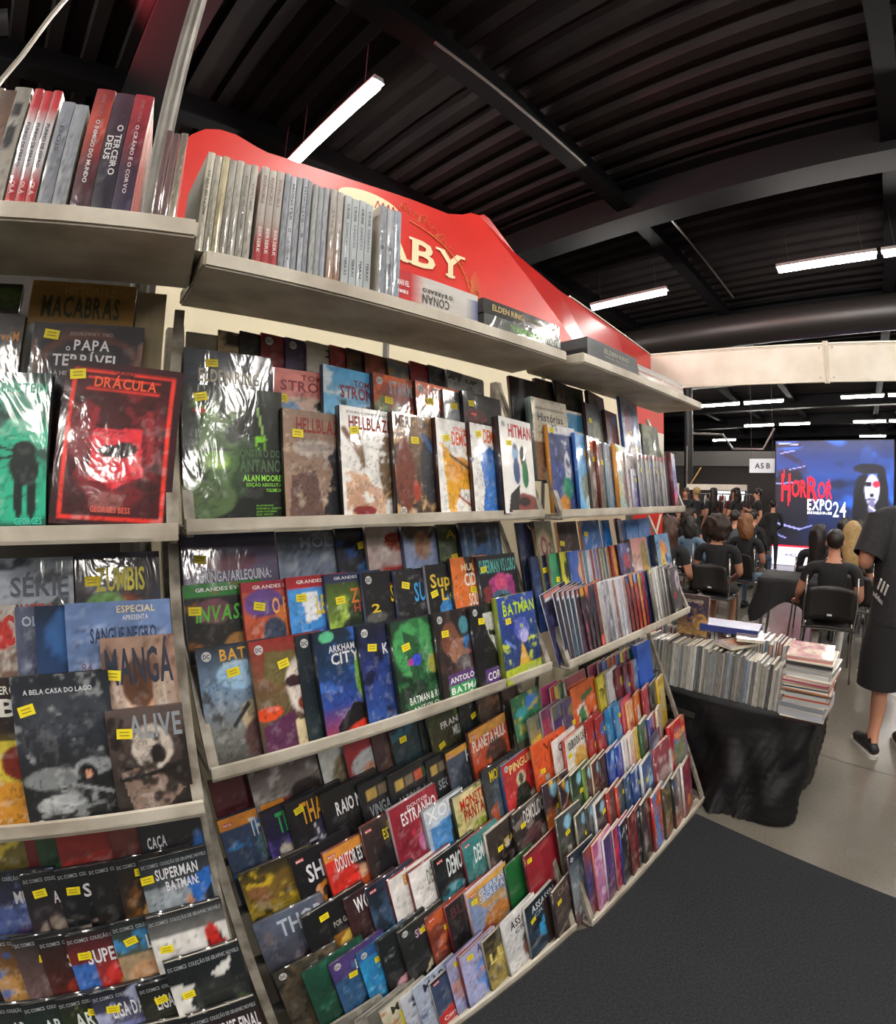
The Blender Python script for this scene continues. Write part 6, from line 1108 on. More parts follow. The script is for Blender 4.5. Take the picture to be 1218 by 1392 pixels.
while x > .18:
    w = RT.choice((.007, .009, .011, .014, .018)); x -= w; j = RT.randrange(len(GREYS))
    if x > .8 and RT.random() < .6: j = RT.choice((10, 11, 2))
    h = RT.uniform(.205, .24) - (.015 if x < .3 else 0)
    std_box('magazine', w - .0006, .15, h, GREYS[j], RT.choice(GREYS), TFR @ Matrix.Translation((x, .02 + RT.uniform(0, .012), TZ + .006)),
            '%s magazine spine in the table\'s front row, %s from the rack' % (names[j], (ORD + ['twenty-' + q for q in ORD[:9]] + ['thirtieth'] + ['thirty-' + q for q in ORD[:9]] + ['fortieth'] + ['forty-' + q for q in ORD[:9]] + ['fiftieth'] + ['fifty-' + q for q in ORD[:9]] + ['sixtieth'] + ['sixty-' + q for q in ORD[:9]] + ['seventieth'] + ['seventy-' + q for q in ORD[:9]] + ['eightieth'] + ['eighty-' + q for q in ORD[:9]] + ['ninetieth'] + ['ninety-' + q for q in ORD[:9]])[i]), 'magazines in the front row on the table'); i += 1
x = .95; i = 0
cols2 = ['c8c4c0', '8a6a60', 'a8a4a8', '6a4a4c', 'b8b0a8', 'd8d4d0', '9a7a80', '7a8a90', 'b08a80']
while x > .22:
    w = RT.choice((.009, .013, .018)); x -= w + .004; j = RT.randrange(len(cols2))
    lean = RT.uniform(.05, .35)
    std_box('magazine', w, .16, RT.uniform(.235, .27), cols2[j], RT.choice(cols2), TFR @ Matrix.Translation((x, .26, TZ + .006)) @ Matrix.Rotation(.0, 4, 'Y'),
            'thin magazine in the table\'s back row, %s from the rack' % (ORD + ['twenty-' + q for q in ORD[:9]] + ['thirtieth'] + ['thirty-' + q for q in ORD[:9]] + ['fortieth'] + ['forty-' + q for q in ORD[:9]] + ['fiftieth'])[i], 'magazines in the back row on the table'); i += 1
# pile of magazines at the corner
z = TZ + .006
pile = [('3a2420', .012, 'dark brown'), ('b8bcc4', .026, 'thick silver'), ('8a929c', .018, 'steel grey'), ('c0c4c8', .014, 'white'), ('b84038', .008, 'red edged'), ('c8ccd0', .012, 'pale'), ('6a625c', .01, 'taupe'), ('c87848', .008, 'orange'), ('2c3858', .008, 'navy'),
        ('b0a088', .008, 'tan'), ('c04868', .009, 'pink'), ('d8a8a8', .008, 'rose'), ('c8ccd4', .012, 'ice white'), ('a8acb4', .012, 'pewter'), ('b8bcc0', .01, 'light grey'), ('3a3838', .014, 'black and white'), ('c88a8a', .012, 'topmost pinkish')]
for i, (cc, h, nm) in enumerate(pile):
    h *= 1.42
    std = TFR @ Matrix.Translation((.165 + RT.uniform(-.012, .012), -.02 + RT.uniform(-.01, .01) - .01 * (6 < i < 12), z)) @ Matrix.Rotation(math.pi + RT.uniform(-.09, .09), 4, 'Z') @ Matrix.Translation((0, -.24, 0))
    root = empty('magazine', mw=std); tag(root, '%s magazine in the pile at the table corner' % nm, 'magazine', 'pile of magazines on the table corner')
    MB().box(0, 0, .001, .197, .255, h - .001).obj('pages', M_pages, root)
    o = painted_box('cover', -.001, .2, .257, h, cc + ',' + cc + ' x:.3', root, side=cc, res=3)
    if i == len(pile) - 1:
        me = cover_mesh(.195, .25, .001, 'd0a0a0,c88890 n:f0d8c8,.4,4 e:.6,.4,.3,.2,e8d0c0', 'c88a8a', 14, 20, False)[0]
        q = link('cover_print', me, root, (M_wrap,)); q.matrix_local = Matrix.Translation((.002, .003, h + .0002)) @ Matrix.Rotation(math.radians(-90), 4, 'X')
    z += h + .0006
# standing picture book, flat blue box, loose wrapped comics
def flat_print(o, w, d, z, art, spine, m, yaw=0):
    me = cover_mesh(w, d, .001, art, spine, 16, 20, False)[0]
    q = link('cover_print', me, o, (m,)); q.matrix_local = Matrix.Translation((0, 0, z)) @ Matrix.Rotation(math.radians(-90), 4, 'X')
mw = TFR @ Matrix.Translation((1.0, .2, TZ + .2)) @ Matrix.Rotation(math.pi, 4, 'Z')
X_, Y_ = -TF, TG
pb = build_book(Matrix(((X_.x, Y_.x, 0, 0), (X_.y, Y_.y, 0, 0), (0, 0, 1, 0), (0, 0, 0, 1))), .165, .215, .012, '4a3c3c,3a3048,6a4a34,b08a48 e:.45,.42,.35,.25,2c2848 e:.75,.65,.25,.2,c89a50 n:7a5a48,.35,5', '', 'picture book upright among table magazines with upside down lettering', '8a7468', None, None, True, True, 24, None, 'picture_book', 'book')
pb.matrix_world = Matrix.Translation(TFR @ Vector((.79, .2, TZ + .245))) @ pb.matrix_world
V, F = lettering('oimônio', .03, .165, .14, .19); V = np.array([.165, .355]) - V
MB().add([(p[0], -.0126, p[1]) for p in V], F).obj('title', ink('b8a890'), pb, fix=False)
bx = empty('flat_box', mw=TFR @ Matrix.Translation((.66, .17, TZ + .285)) @ Matrix.Rotation(math.pi - .12, 4, 'Z') @ Matrix.Translation((0, -.16, 0)))
tag(bx, 'flat blue and red boxed set lying on table magazines', 'box')
bevel(MB().box(0, 0, 0, .3, .16, .034).obj('lid', mat('blue_card', '283a78', .3, noise='343066', nscale=12), bx), .002, 1)
MB().box(.0, -.0008, .026, .3, .0008, .034).obj('red_stripe', mat('red_card', 'b03a48', .35), bx)
MB().box(.01, -.001, .004, .04, .0008, .024).obj('red_mark', _mats['red_card'], bx)
gb = empty('flat_box', mw=TFR @ Matrix.Translation((.92, .32, TZ + .28)) @ Matrix.Rotation(.25, 4, 'Z')); tag(gb, 'flat green cardboard box beside the upright picture book', 'box')
MB().box(-.2, 0, 0, 0, .12, .03).obj('lid', mat('green_card', '3a8a44', .4), gb)
for (x_, y_, yaw, zt, art, lab) in ((.44, .03, .5, .25, 'c8b0a0,b0a098 e:.5,.5,.3,.3,d8a070 n:8a7a78,.35,5', 'wrapped comic lying aslant on the front row magazines'), (.31, .12, -.3, .285, '7a6a60,5a4a44 n:a89888,.35,5', 'brown wrapped comic slumped against the magazine pile')):
    r_ = empty('wrapped_comic', mw=TFR @ Matrix.Translation((x_, y_, TZ + zt)) @ Matrix.Rotation(yaw, 4, 'Z')); tag(r_, lab, 'comic')
    MB().box(0, 0, 0, .13, .19, .014).obj('pages', M_pages, r_); flat_print(r_, .13, .19, .0145, art, 'c8c0b8', M_wrap)
# orange crate under the sheet edge
cr = empty('plastic_crate', mw=Matrix.Translation((1.18, 2.06, 0)) @ Matrix.Rotation(math.radians(41.6), 4, 'Z')); tag(cr, 'orange red slatted plastic crate beside the end rack foot', 'crate')
M_or = mat('orange_plastic', 'c2492c', .4)
for k in range(6): MB().box(.02 + k * .032, 0, .012, .032 + k * .032, .012, .108).obj('slat', M_or, cr)
for z_ in (.0, .108): MB().box(0, 0, z_, .22, .014, z_ + .014).obj('rim', M_or, cr)
for x_ in (0, .206): MB().box(x_, .014, 0, x_ + .014, .25, .12).obj('side', M_or, cr)
MB().box(0, .25, 0, .22, .264, .12).obj('side', M_or, cr)

# ================================================================== chairs and people
M_chair = mat('chair_shell', '1c1a1a', .45, noise='242120', nscale=30); M_chrome = mat('chrome', 'a8a4a0', .25, metal=.9)
M_lab = mat('chair_label', 'c8c8c4', .5)
def curved_plate(w, h, t, bow, nx=8, ny=6):
    """upright curved plate centred on x, bottom at z=0, facing -y"""
    v = []; f = []
    for side in (0, 1):
        for j in range(ny + 1):
            for i in range(nx + 1):
                a = i / nx * 2 - 1; zz = j / ny; ww = w * (1 - .12 * zz ** 3) / 2
                v.append((a * ww, bow * a * a + side * t, zz * h - .012 * a * a * (1 if zz > .99 else 0)))
    k = (nx + 1) * (ny + 1)
    for j in range(ny):
        for i in range(nx):
            q = (j * (nx + 1) + i, j * (nx + 1) + i + 1, (j + 1) * (nx + 1) + i + 1, (j + 1) * (nx + 1) + i)
            f.append(q); f.append(tuple(p + k for p in reversed(q)))
    ring = [i for i in range(nx + 1)] + [(j + 1) * (nx + 1) - 1 for j in range(1, ny + 1)] + [ny * (nx + 1) + i for i in range(nx - 1, -1, -1)] + [j * (nx + 1) for j in range(ny - 1, 0, -1)]
    for a, b_ in zip(ring, ring[1:] + ring[:1]): f.append((a, a + k, b_ + k, b_))
    return v, f
def make_chair():
    """local: sitter faces +y, origin on the floor under the seat"""
    t = empty('stacking_chair')
    mb = MB(); mb.add(*curved_plate(.4, .29, .01, -.05)); o = mb.obj('backrest', M_chair, t, smooth=True); o.matrix_local = Matrix.Translation((0, -.2, .5)) @ Matrix.Rotation(math.radians(10), 4, 'X')
    mb = MB(); mb.add(*curved_plate(.42, .42, .012, .02)); o = mb.obj('seat', M_chair, t, smooth=True); o.matrix_local = Matrix.Translation((0, -.2, .445)) @ Matrix.Rotation(math.radians(-90), 4, 'X')
    for s in (-1, 1):
        MB().tube([(s * .2, -.25, .86), (s * .21, -.22, .62), (s * .2, -.19, .46), (s * .205, -.19, .4), (s * .225, -.24, 0)], .009, 8).obj('rear_leg', M_chrome, t, smooth=True)
        MB().tube([(s * .19, -.18, .43), (s * .19, .1, .44), (s * .2, .18, .42), (s * .21, .21, 0)], .009, 8).obj('front_leg', M_chrome, t, smooth=True)
    MB().tube([(-.2, -.19, .42), (0, -.19, .42), (.2, -.19, .42)], .008, 6).obj('crossbar', M_chrome, t)
    MB().box(-.02, -.214, .535, .02, -.208, .55).obj('maker_label', M_lab, t)
    return t
CH0 = make_chair(); CH_used = [False]
def place_chair(x, y, head, label):
    mw = Matrix.Translation((x, y, 0)) @ Matrix.Rotation(head, 4, 'Z')
    if not CH_used[0]: o = CH0; CH_used[0] = True
    else:
        o = CH0.copy(); COL.objects.link(o)
        for ch in CH0.children: q = ch.copy(); COL.objects.link(q); q.parent = o; q.matrix_local = ch.matrix_local
    o.matrix_world = mw; tag(o, label, 'chair', 'chairs of the audience'); return o
M_skin = mat('skin', 'b88268', .5); M_skin2 = mat('skin_tan', 'a06c50', .5)
M_tee = mat('black_cotton', '19191b', .85, noise='212124', nscale=40, bump=.3, bscale=60); M_short = mat('black_shorts', '151517', .8, bump=.3, bscale=50)
M_jean = mat('denim', '2c3a52', .8, noise='3a4a64', nscale=60); M_lightjean = mat('pale_denim', '5a7084', .8)
M_shoe = mat('black_shoe', '1a1a1c', .5); M_sole = mat('white_sole', 'c0bcb4', .6); M_sock = mat('white_sock', 'c4c0b8', .8)
M_greyt = mat('grey_cotton', '4a4c50', .85); M_redc = mat('red_cotton', '5a1c20', .85)
def skin_body(J, B, mats, sub=1):
    """J: joint name -> (point, radius or (rx, ry)); B: (joint, joint, material index); one continuous skinned mesh"""
    names = list(J); idx = {n: i for i, n in enumerate(names)}
    me = bpy.data.meshes.new('body'); me.from_pydata([J[n][0] for n in names], [(idx[a], idx[b_]) for a, b_, _ in B], [])
    o = bpy.data.objects.new('body', me); COL.objects.link(o)
    sk = o.modifiers.new('skin', 'SKIN'); sk.use_smooth_shade = True; sk.branch_smoothing = .6
    for i, n in enumerate(names):
        r = J[n][1]; r = r if isinstance(r, tuple) else (r, r)
        d = me.skin_vertices[0].data[i]; d.radius = r; d.use_root = (n == 'pelvis')
    ss = o.modifiers.new('sub', 'SUBSURF'); ss.levels = sub; ss.render_levels = sub
    dg = bpy.context.evaluated_depsgraph_get(); dg.update()
    out = bpy.data.meshes.new_from_object(o.evaluated_get(dg), depsgraph=dg)
    bpy.data.objects.remove(o); bpy.data.meshes.remove(me)
    P = np.array([np.array(p.center) for p in out.polygons]); best = np.full(len(P), 1e9); mi = np.zeros(len(P), int)
    for a, b_, m in B:
        p, q = np.array(J[a][0]), np.array(J[b_][0]); d = q - p; t = np.clip(((P - p) @ d) / (d @ d + 1e-9), 0, 1)
        dist = np.linalg.norm(P - p - t[:, None] * d, axis=1); k = dist < best - 1e-6; best[k] = dist[k]; mi[k] = m
    out.polygons.foreach_set('material_index', mi.astype(np.int32)); out.polygons.foreach_set('use_smooth', [True] * len(P))
    for m in mats: out.materials.append(m)
    out.name = 'person'; return out
def hand(J, B, s, wrist, d, side, up, m):
    """palm, four unequal bent fingers and a thumb leaving the side of the palm"""
    w, d, side, up = Vector(wrist), Vector(d).normalized(), Vector(side).normalized(), Vector(up).normalized()
    J['palm' + s] = (w + d * .05, (.026, .014)); B.append(('wrist' + s, 'palm' + s, m))
    J['knuck' + s] = (w + d * .085, (.034, .012)); B.append(('palm' + s, 'knuck' + s, m))
    for k, (off, ln) in enumerate(((-.028, .062), (-.009, .075), (.010, .07), (.028, .055))):
        a = w + d * .09 + side * off; J['f%d%s' % (k, s)] = (a, .0085)
        J['g%d%s' % (k, s)] = (a + d * ln * .5 - up * .008, .008); J['h%d%s' % (k, s)] = (a + d * ln * .85 - up * .03, .007)
        B += [('knuck' + s, 'f%d%s' % (k, s), m), ('f%d%s' % (k, s), 'g%d%s' % (k, s), m), ('g%d%s' % (k, s), 'h%d%s' % (k, s), m)]
    J['t1' + s] = (w + d * .035 - side * .035 - up * .008, .011); J['t2' + s] = (w + d * .07 - side * .05 - up * .02, .009)
    B += [('palm' + s, 't1' + s, m), ('t1' + s, 't2' + s, m)]
def hair(style, m, parent, c, seed=0):
    """hair mass as one bumpy mesh round the head centre c"""
    mb = MB(); rn = random.Random(seed); c = Vector(c)
    if style == 'short': mb.ball(c + Vector((0, -.012, .022)), .098, 20, 14, .86, 1.02, 1.0)
    elif style == 'curly': mb.ball(c + Vector((0, -.03, .0)), .165, 34, 24, 1.0, .85, .95)
    else:
        L = {'long': .46, 'bob': .24, 'wavy': .34}[style]; nu, nv = 26, 16; v = []; f = []
        for j in range(nv + 1):
            t = j / nv
            if t < .45: ph = t / .45 * math.pi / 2; r = math.sin(ph) * .1; z = math.cos(ph) * .105
            else: q = (t - .45) / .55; r = .1 + .022 * math.sin(q * math.pi * .8) - .035 * q * q; z = -L * q
            for i in range(nu):
                a = 2 * math.pi * i / nu; y = math.sin(a) * r * .92; x = math.cos(a) * r * (.95 + .12 * max(0, t - .5))
                if y > 0 and t > .45: y *= .35                        # open at the face
                v.append((c.x + x, c.y - .015 + y, c.z + .015 + z))
        f = [(j * nu + i, j * nu + (i + 1) % nu, (j + 1) * nu + (i + 1) % nu, (j + 1) * nu + i) for j in range(nv) for i in range(nu)]
        mb.add(v, f + [tuple(nv * nu + i for i in range(nu))])
    o = mb.obj('hair', m, parent, smooth=True)
    amp = {'short': .004, 'curly': .035, 'long': .016, 'bob': .018, 'wavy': .026}[style]; fr = {'short': 40, 'curly': 26, 'long': 16, 'bob': 22, 'wavy': 24}[style]
    for w in o.data.vertices:
        p = w.co; k = math.sin(p.x * fr + seed) * math.sin(p.y * fr * 1.1 + 1.3 * seed) * math.sin(p.z * fr * .9 + seed * .7) + .5 * math.sin(p.x * fr * 2.3 + p.z * 31) * math.sin(p.y * fr * 2 + p.z * 19)
        an_ = math.atan2(p.y - c.y, p.x - c.x); k += .5 * math.sin(an_ * 13 + 3 * math.sin(p.z * 14 + seed)) * (style not in ('short', 'curly'))
        d = (p - c); d = d.normalized() if d.length > 1e-4 else Vector((0, 0, 1)); w.co = p + d * amp * k
    return o
HAIRM = {'black': mat('black_hair', '17110f', .5, noise='241a16', nscale=60), 'brown': mat('brown_hair', '3a251a', .5, noise='54382a', nscale=50), 'curlbrown': mat('dark_brown_hair', '241813', .6, noise='3a281e', nscale=70), 'red': mat('auburn_hair', '6a4026', .5, noise='96643c', nscale=50), 'blond': mat('blond_hair', '9a7c4c', .5, noise='b89a68', nscale=50)}
def person(x, y, head, label, pose='sit', top=None, bottom=None, hstyle='short', hcol='black', sc=1.0, lean=0.0, arms='lap', bare=True, skin=None, legs_bare=False, face=False, socks=False, lift=0.0, wide=1.0, seed=1):
    top = top or M_tee; bottom = bottom or M_short; skin = skin or M_skin
    mats = [skin, top, bottom, M_shoe, M_sock]; SK, TP, BT, SH, SO = range(5)
    lg = SK if legs_bare else BT; sl = SK if bare else TP
    J = {}; B = []
    sit = pose == 'sit'; hz = .52 if sit else .88; ly = math.sin(lean)
    def sp(z, y_=0): return (0, y_ + ly * (z - hz), z)
    J['pelvis'] = ((0, 0, hz), (.15 * wide, .11)); J['waist'] = (sp(hz + .18), (.135 * wide, .10)); J['chest'] = (sp(hz + .40), (.165 * wide, .115))
    J['collar'] = (sp(hz + .53), (.10 * wide, .075)); J['neck'] = (sp(hz + .60, .01), .052); J['jaw'] = (sp(hz + .66, .03), (.06, .07)); J['skull'] = (sp(hz + .74, .015), (.076, .092)); J['crown'] = (sp(hz + .82, .01), (.052, .066))
    B += [('pelvis', 'waist', TP), ('waist', 'chest', TP), ('chest', 'collar', TP), ('collar', 'neck', SK), ('neck', 'jaw', SK), ('jaw', 'skull', SK), ('skull', 'crown', SK)]
    J['nose'] = (sp(hz + .70, .115), .014); B.append(('jaw', 'nose', SK))
    for s, sg in (('L', -1), ('R', 1)):
        shp = Vector(sp(hz + .50)) + Vector((sg * .185 * wide, 0, 0)); J['sho' + s] = (tuple(shp), .066); B.append(('collar', 'sho' + s, TP))
        if arms == 'lap': el = shp + Vector((sg * .06, .05, -.27)); wr = Vector((sg * .12, .32, hz + .12))
        elif arms == 'table' and sg < 0: el = shp + Vector((-.10, .06, -.26)); wr = Vector((-.33, .18, hz + .16))
        elif arms == 'hold': el = shp + Vector((sg * .09, -.05, -.27)); wr = Vector((sg * .10, .34, hz + .30))
        elif arms == 'raise' and sg > 0: el = shp + Vector((.08, .14, -.2)); wr = shp + Vector((.0, .28, .02))
        elif arms == 'out' and sg > 0: el = shp + Vector((.16, .08, -.2)); wr = shp + Vector((.38, .2, -.12))
        else: el = shp + Vector((sg * .06, -.03, -.28)); wr = shp + Vector((sg * .05, .10, -.52)) if not sit else Vector((sg * .12, .32, hz + .12))
        mid = shp.lerp(el, .55)
        J['slv' + s] = (tuple(mid), .055); J['elb' + s] = (tuple(el), .043); J['wrist' + s] = (tuple(wr), .028)
        B += [('sho' + s, 'slv' + s, TP), ('slv' + s, 'elb' + s, sl), ('elb' + s, 'wrist' + s, sl)]
        dd = (wr - el).normalized(); hand(J, B, s, wr, dd, dd.cross(Vector((0, 0, 1))) if abs(dd.z) < .9 else Vector((0, 1, 0)), Vector((0, 0, 1)) if abs(dd.z) < .9 else Vector((sg * 1.0, 0, 0)), SK)
        hp = Vector((sg * .09 * wide, .02, hz - .02)); J['hip' + s] = (tuple(hp), .088 * wide); B.append(('pelvis', 'hip' + s, BT))
        if sit: kn = Vector((sg * .13, .43, hz - .02)); an = Vector((sg * .12, .40 if not socks else .05, .09)); toe = an + Vector((0, .15, -.05))
        else: kn = Vector((sg * .11, .03, .47)); an = Vector((sg * .115, -.02, .09)); toe = an + Vector((sg * .02, .16, -.05))
        th = hp.lerp(kn, .5); J['thi' + s] = (tuple(th), .078 * wide); J['kne' + s] = (tuple(kn), .056); J['clf' + s] = (tuple(kn.lerp(an, .35)), .052); J['ank' + s] = (tuple(an), .036); J['toe' + s] = (tuple(toe), (.045, .036)); J['heel' + s] = (tuple(an + Vector((0, -.04, -.055))), .03)
        B += [('hip' + s, 'thi' + s, BT), ('thi' + s, 'kne' + s, BT), ('kne' + s, 'clf' + s, lg), ('clf' + s, 'ank' + s, SO if socks else lg), ('ank' + s, 'toe' + s, SH), ('ank' + s, 'heel' + s, SH)]
    me = skin_body(J, B, mats)
    o = link('person', me); o.matrix_world = Matrix.Translation((x, y, lift)) @ Matrix.Rotation(head, 4, 'Z') @ Matrix.Scale(sc, 4)
    tag(o, label, 'person')
    hc = Vector(sp(hz + .755, .0)); hair(hstyle, HAIRM[hcol], o, hc, seed)
    if face:
        for sg in (-1, 1): MB().ball(hc + Vector((sg * .032, .092, -.005)), .009, 8, 6).obj('eye', M_shoe, o)
        MB().ball(hc + Vector((0, .085, -.075)), .016, 8, 6, 1.4, .5, .4).obj('mouth', M_redc, o)
    for sg in (-1, 1): MB().ball(hc + Vector((sg * .082, .0, -.025)), .026, 8, 6, .4, .8, 1.1).obj('ear', skin, o, smooth=True)
    for s in ('L', 'R'):
        a = Vector(J['toe' + s][0]); h_ = Vector(J['heel' + s][0])
        MB().prism([(a.x + .036 * math.cos(q), a.y + .02 + .035 * math.sin(q), 0) for q in np.linspace(0, math.pi, 9)] + [(h_.x + .032 * math.cos(q), h_.y - .005 + .03 * math.sin(q), 0) for q in np.linspace(math.pi, 2 * math.pi, 9)], (0, 0, .022)).obj('shoe_sole', M_sole if socks or pose == 'stand' else M_shoe, o)
        MB().tube([(h_.x, h_.y - .02, .05), (h_.x, h_.y + .03, .058), (h_.x * .5 + a.x * .5, (a.y + h_.y) / 2 + .02, .05), (a.x, a.y + .0, .042), (a.x, a.y + .04, .034)], [.026, .036, .036, .037, .022], 12).obj('shoe', M_shoe, o, smooth=True)
    return o
SCR = Vector((8.0, 8.65))
def toscr(x, y): d = SCR - Vector((x, y)); return math.atan2(d.y, d.x) - math.pi / 2
def seated(x, y, label, clabel, chair=True, dh=0, **k):
    h = toscr(x, y) + dh
    if chair: place_chair(x, y, h, clabel)
    return person(x, y, h, label, **k)
KS = dict(sc=.9)
seated(2.82, 4.72, 'seated person with big curly dark hair in a black dress', 'black chair under the curly haired person', hstyle='curly', hcol='curlbrown', legs_bare=True, wide=1.15, seed=3, dh=.1, **KS)
seated(2.26, 4.72, 'seated person with wavy brown hair next to the end rack', 'black chair under the wavy brown haired person', hstyle='wavy', hcol='brown', bottom=M_short, seed=5, **KS)
seated(3.2, 6.05, 'seated person with dark hair in a blue denim jacket', 'black chair under the denim jacket', hstyle='bob', hcol='black', top=M_lightjean, bare=False, bottom=M_jean, seed=6, sc=.86)
seated(3.69, 5.5, 'seated person with auburn shoulder hair in black shirt and pale jeans', 'black chair under the auburn haired person', hstyle='bob', hcol='red', bottom=M_lightjean, seed=7, **KS)
seated(5.0, 7.25, 'seated person with short hair beside the aisle, grey trousers', 'black chair beside the aisle under short haired person', hstyle='short', hcol='black', bare=False, bottom=M_jean, seed=8, **KS)
seated(4.45, 6.95, 'seated person in a grey shirt ahead of the auburn hair', 'black chair under the grey shirt', hstyle='short', hcol='black', top=M_greyt, seed=9, **KS)
seated(3.75, 7.2, 'seated person with dark bob ahead of the denim jacket', 'black chair ahead of the denim jacket', hstyle='bob', hcol='curlbrown', seed=10, **KS)
seated(4.3, 8.1, 'seated person with short dark hair in the third audience row', 'black chair in the third audience row', hstyle='short', hcol='black', seed=11, **KS)
seated(3.2, 3.42, 'seated man with short black hair, black shirt, white socks', 'black chair under the man in white socks', hstyle='short', hcol='black', arms='table', socks=True, wide=1.15, sc=.88, seed=12, bottom=M_short, legs_bare=True)
seated(3.92, 4.45, 'seated person with long dark hair ahead of the white socks man', 'black chair under the long dark hair', hstyle='long', hcol='black', bare=False, seed=13, sc=.86)
seated(3.85, 3.88, 'seated person with long blond hair', 'black chair under the long blond hair', hstyle='long', hcol='blond', seed=14, **KS)
seated(4.5, 4.65, 'seated person with dark bob beyond the blond one', 'black chair beyond the blond person', hstyle='bob', hcol='black', seed=15, **KS)
seated(4.95, 4.85, 'seated person with dark hair and white collar', 'black chair under the white collar', hstyle='bob', hcol='black', seed=16, sc=.88)
seated(4.75, 4.2, 'seated man in black shirt with arm stretched aside', 'black chair under the man stretching his arm', hstyle='short', hcol='black', arms='raise', seed=17, wide=1.1, sc=.92)
for (px_, py_, hd, kw, lab) in (
    (5.1, 10.6, 1.9, dict(hstyle='long', hcol='black', arms='raise'), 'standing person in black with long black hair near the column'),
    (5.75, 11.2, 2.5, dict(hstyle='long', hcol='brown', face=True), 'standing person facing the racks with long brown hair'),
    (6.1, 10.5, .3, dict(hstyle='long', hcol='black', arms='raise'), 'standing person in sleeveless black with one hand raised'),
    (6.35, 9.9, .4, dict(hstyle='bob', hcol='black'), 'standing person with dark bob by the clothes rail'),
    (6.75, 10.6, 2.4, dict(hstyle='long', hcol='brown', face=True, top=M_redc), 'standing person in dark red by the clothes rail'),
    (6.85, 9.8, 1.2, dict(hstyle='short', hcol='black', arms='out'), 'standing person in black shirt reaching out an arm'),
    (5.4, 10.0, .2, dict(hstyle='short', hcol='blond'), 'standing person with short blond hair'),
    (6.5, 8.75, -.6, dict(hstyle='short', hcol='black', bare=False, short=True), 'standing person all in black beside the LED screen')):
    person(px_, py_, hd, lab, pose='stand', sc=.8 if kw.pop('short', 0) else .94, seed=int(px_ * 10), **kw)
mn = person(2.585, 2.085, math.radians(-22), 'standing man in black shirt and black shorts beside draped table', pose='stand', hstyle='short', hcol='black', legs_bare=True, wide=1.22, sc=1.0, lean=.1, arms='hold', seed=40, skin=M_skin)
# loose shirt and shorts of the standing man
def garment(parent, rings, m, name, n=28, wob=.008):
    v = []; f = []
    for k, (z, rx, ry, cx, cy) in enumerate(rings):
        for i in range(n):
            a = 2 * math.pi * i / n; q = 1 + wob * 6 * math.sin(a * 3 + z * 9) * math.sin(z * 14) * .2
            v.append((cx + rx * q * math.cos(a), cy + ry * q * math.sin(a), z))
    for k in range(len(rings) - 1): f += [(k * n + i, k * n + (i + 1) % n, (k + 1) * n + (i + 1) % n, (k + 1) * n + i) for i in range(n)]
    mb = MB(); mb.add(v, f); o = mb.obj(name, m, parent, smooth=True); return o
garment(mn, [(.80, .24, .19, 0, 0), (.95, .235, .185, 0, .01), (1.1, .23, .18, 0, .02), (1.25, .235, .17, 0, .035), (1.36, .23, .14, 0, .045), (1.43, .16, .10, 0, .05), (1.46, .075, .07, 0, .05)], M_tee, 'shirt')
for sg in (-1, 1):
    garment(mn, [(.42, .125, .13, sg * .13, .02), (.6, .135, .14, sg * .125, .02), (.8, .14, .16, sg * .10, .01), (.9, .12, .16, sg * .08, 0)], M_short, 'shorts_leg')
    sh = MB(); s0 = Vector((sg * .19, .05, 1.36))
    el = Vector((sg * .315, -.0, 1.11))
    sh.tube([s0, s0.lerp(el, .35), s0.lerp(el, .8)], [.10, .095, .09], 16, cap=False).obj('sleeve', M_tee, mn, smooth=True)
M_printw = mat('shirt_print', 'd8d8d6', .7)
pr = MB()
for k in range(3): pr.bar((-.236 + .004 * k, -.03 - .035 * k, .99 - .01 * k), (-.236 + .004 * k, -.065 - .035 * k, 1.05 - .01 * k), .016, .004, (1, 0, 0))
o = pr.obj('shirt_print', M_printw, mn); o['kind'] = 'stuff'
V, F = lettering('adidas', 0, 0, .13, .03)
MB().add([(-.243 + .0 * p[0], .01 - p[0], .95 - p[0] * .25 + p[1]) for p in V], F).obj('shirt_lettering', M_printw, mn, fix=False)
# small table with black cloth
M_cloth = mat('black_cloth', '141416', .75, bump=.3, bscale=30)
tb = empty('cloth_table', mw=Matrix.Translation((3.36, 4.12, 0)) @ Matrix.Rotation(math.radians(46), 4, 'Z')); tag(tb, 'small table under a black cloth left of the white socks man', 'table')
for sx in (-.27, .27):
    for sy in (-.27, .27): MB().tube([(sx, sy, 0), (sx * .95, sy * .95, .35), (sx * .9, sy * .9, .7)], .014, 8).obj('leg', M_chrome, tb)
MB().box(-.3, -.3, .69, .3, .3, .71).obj('table_top', M_black, tb)
n = 48; v = []; f = []
for k in range(9):
    t = k / 8
    for i in range(n):
        a = 2 * math.pi * i / n; c_, s_ = math.cos(a), math.sin(a); q = 1 / max(abs(c_), abs(s_)); corner = abs(math.sin(2 * a)) ** 3
        r = .31 * q; rr = r + t * (.05 + .03 * math.sin(i * 1.3)) + corner * t * .04
        v.append((c_ * min(rr, .5), s_ * min(rr, .5), .715 - t * (.2 + .22 * corner)))
f = [(k * n + i, k * n + (i + 1) % n, (k + 1) * n + (i + 1) % n, (k + 1) * n + i) for k in range(8) for i in range(n)] + [tuple(range(n))]
MB().add(v, f).obj('cloth', M_cloth, tb, smooth=True)

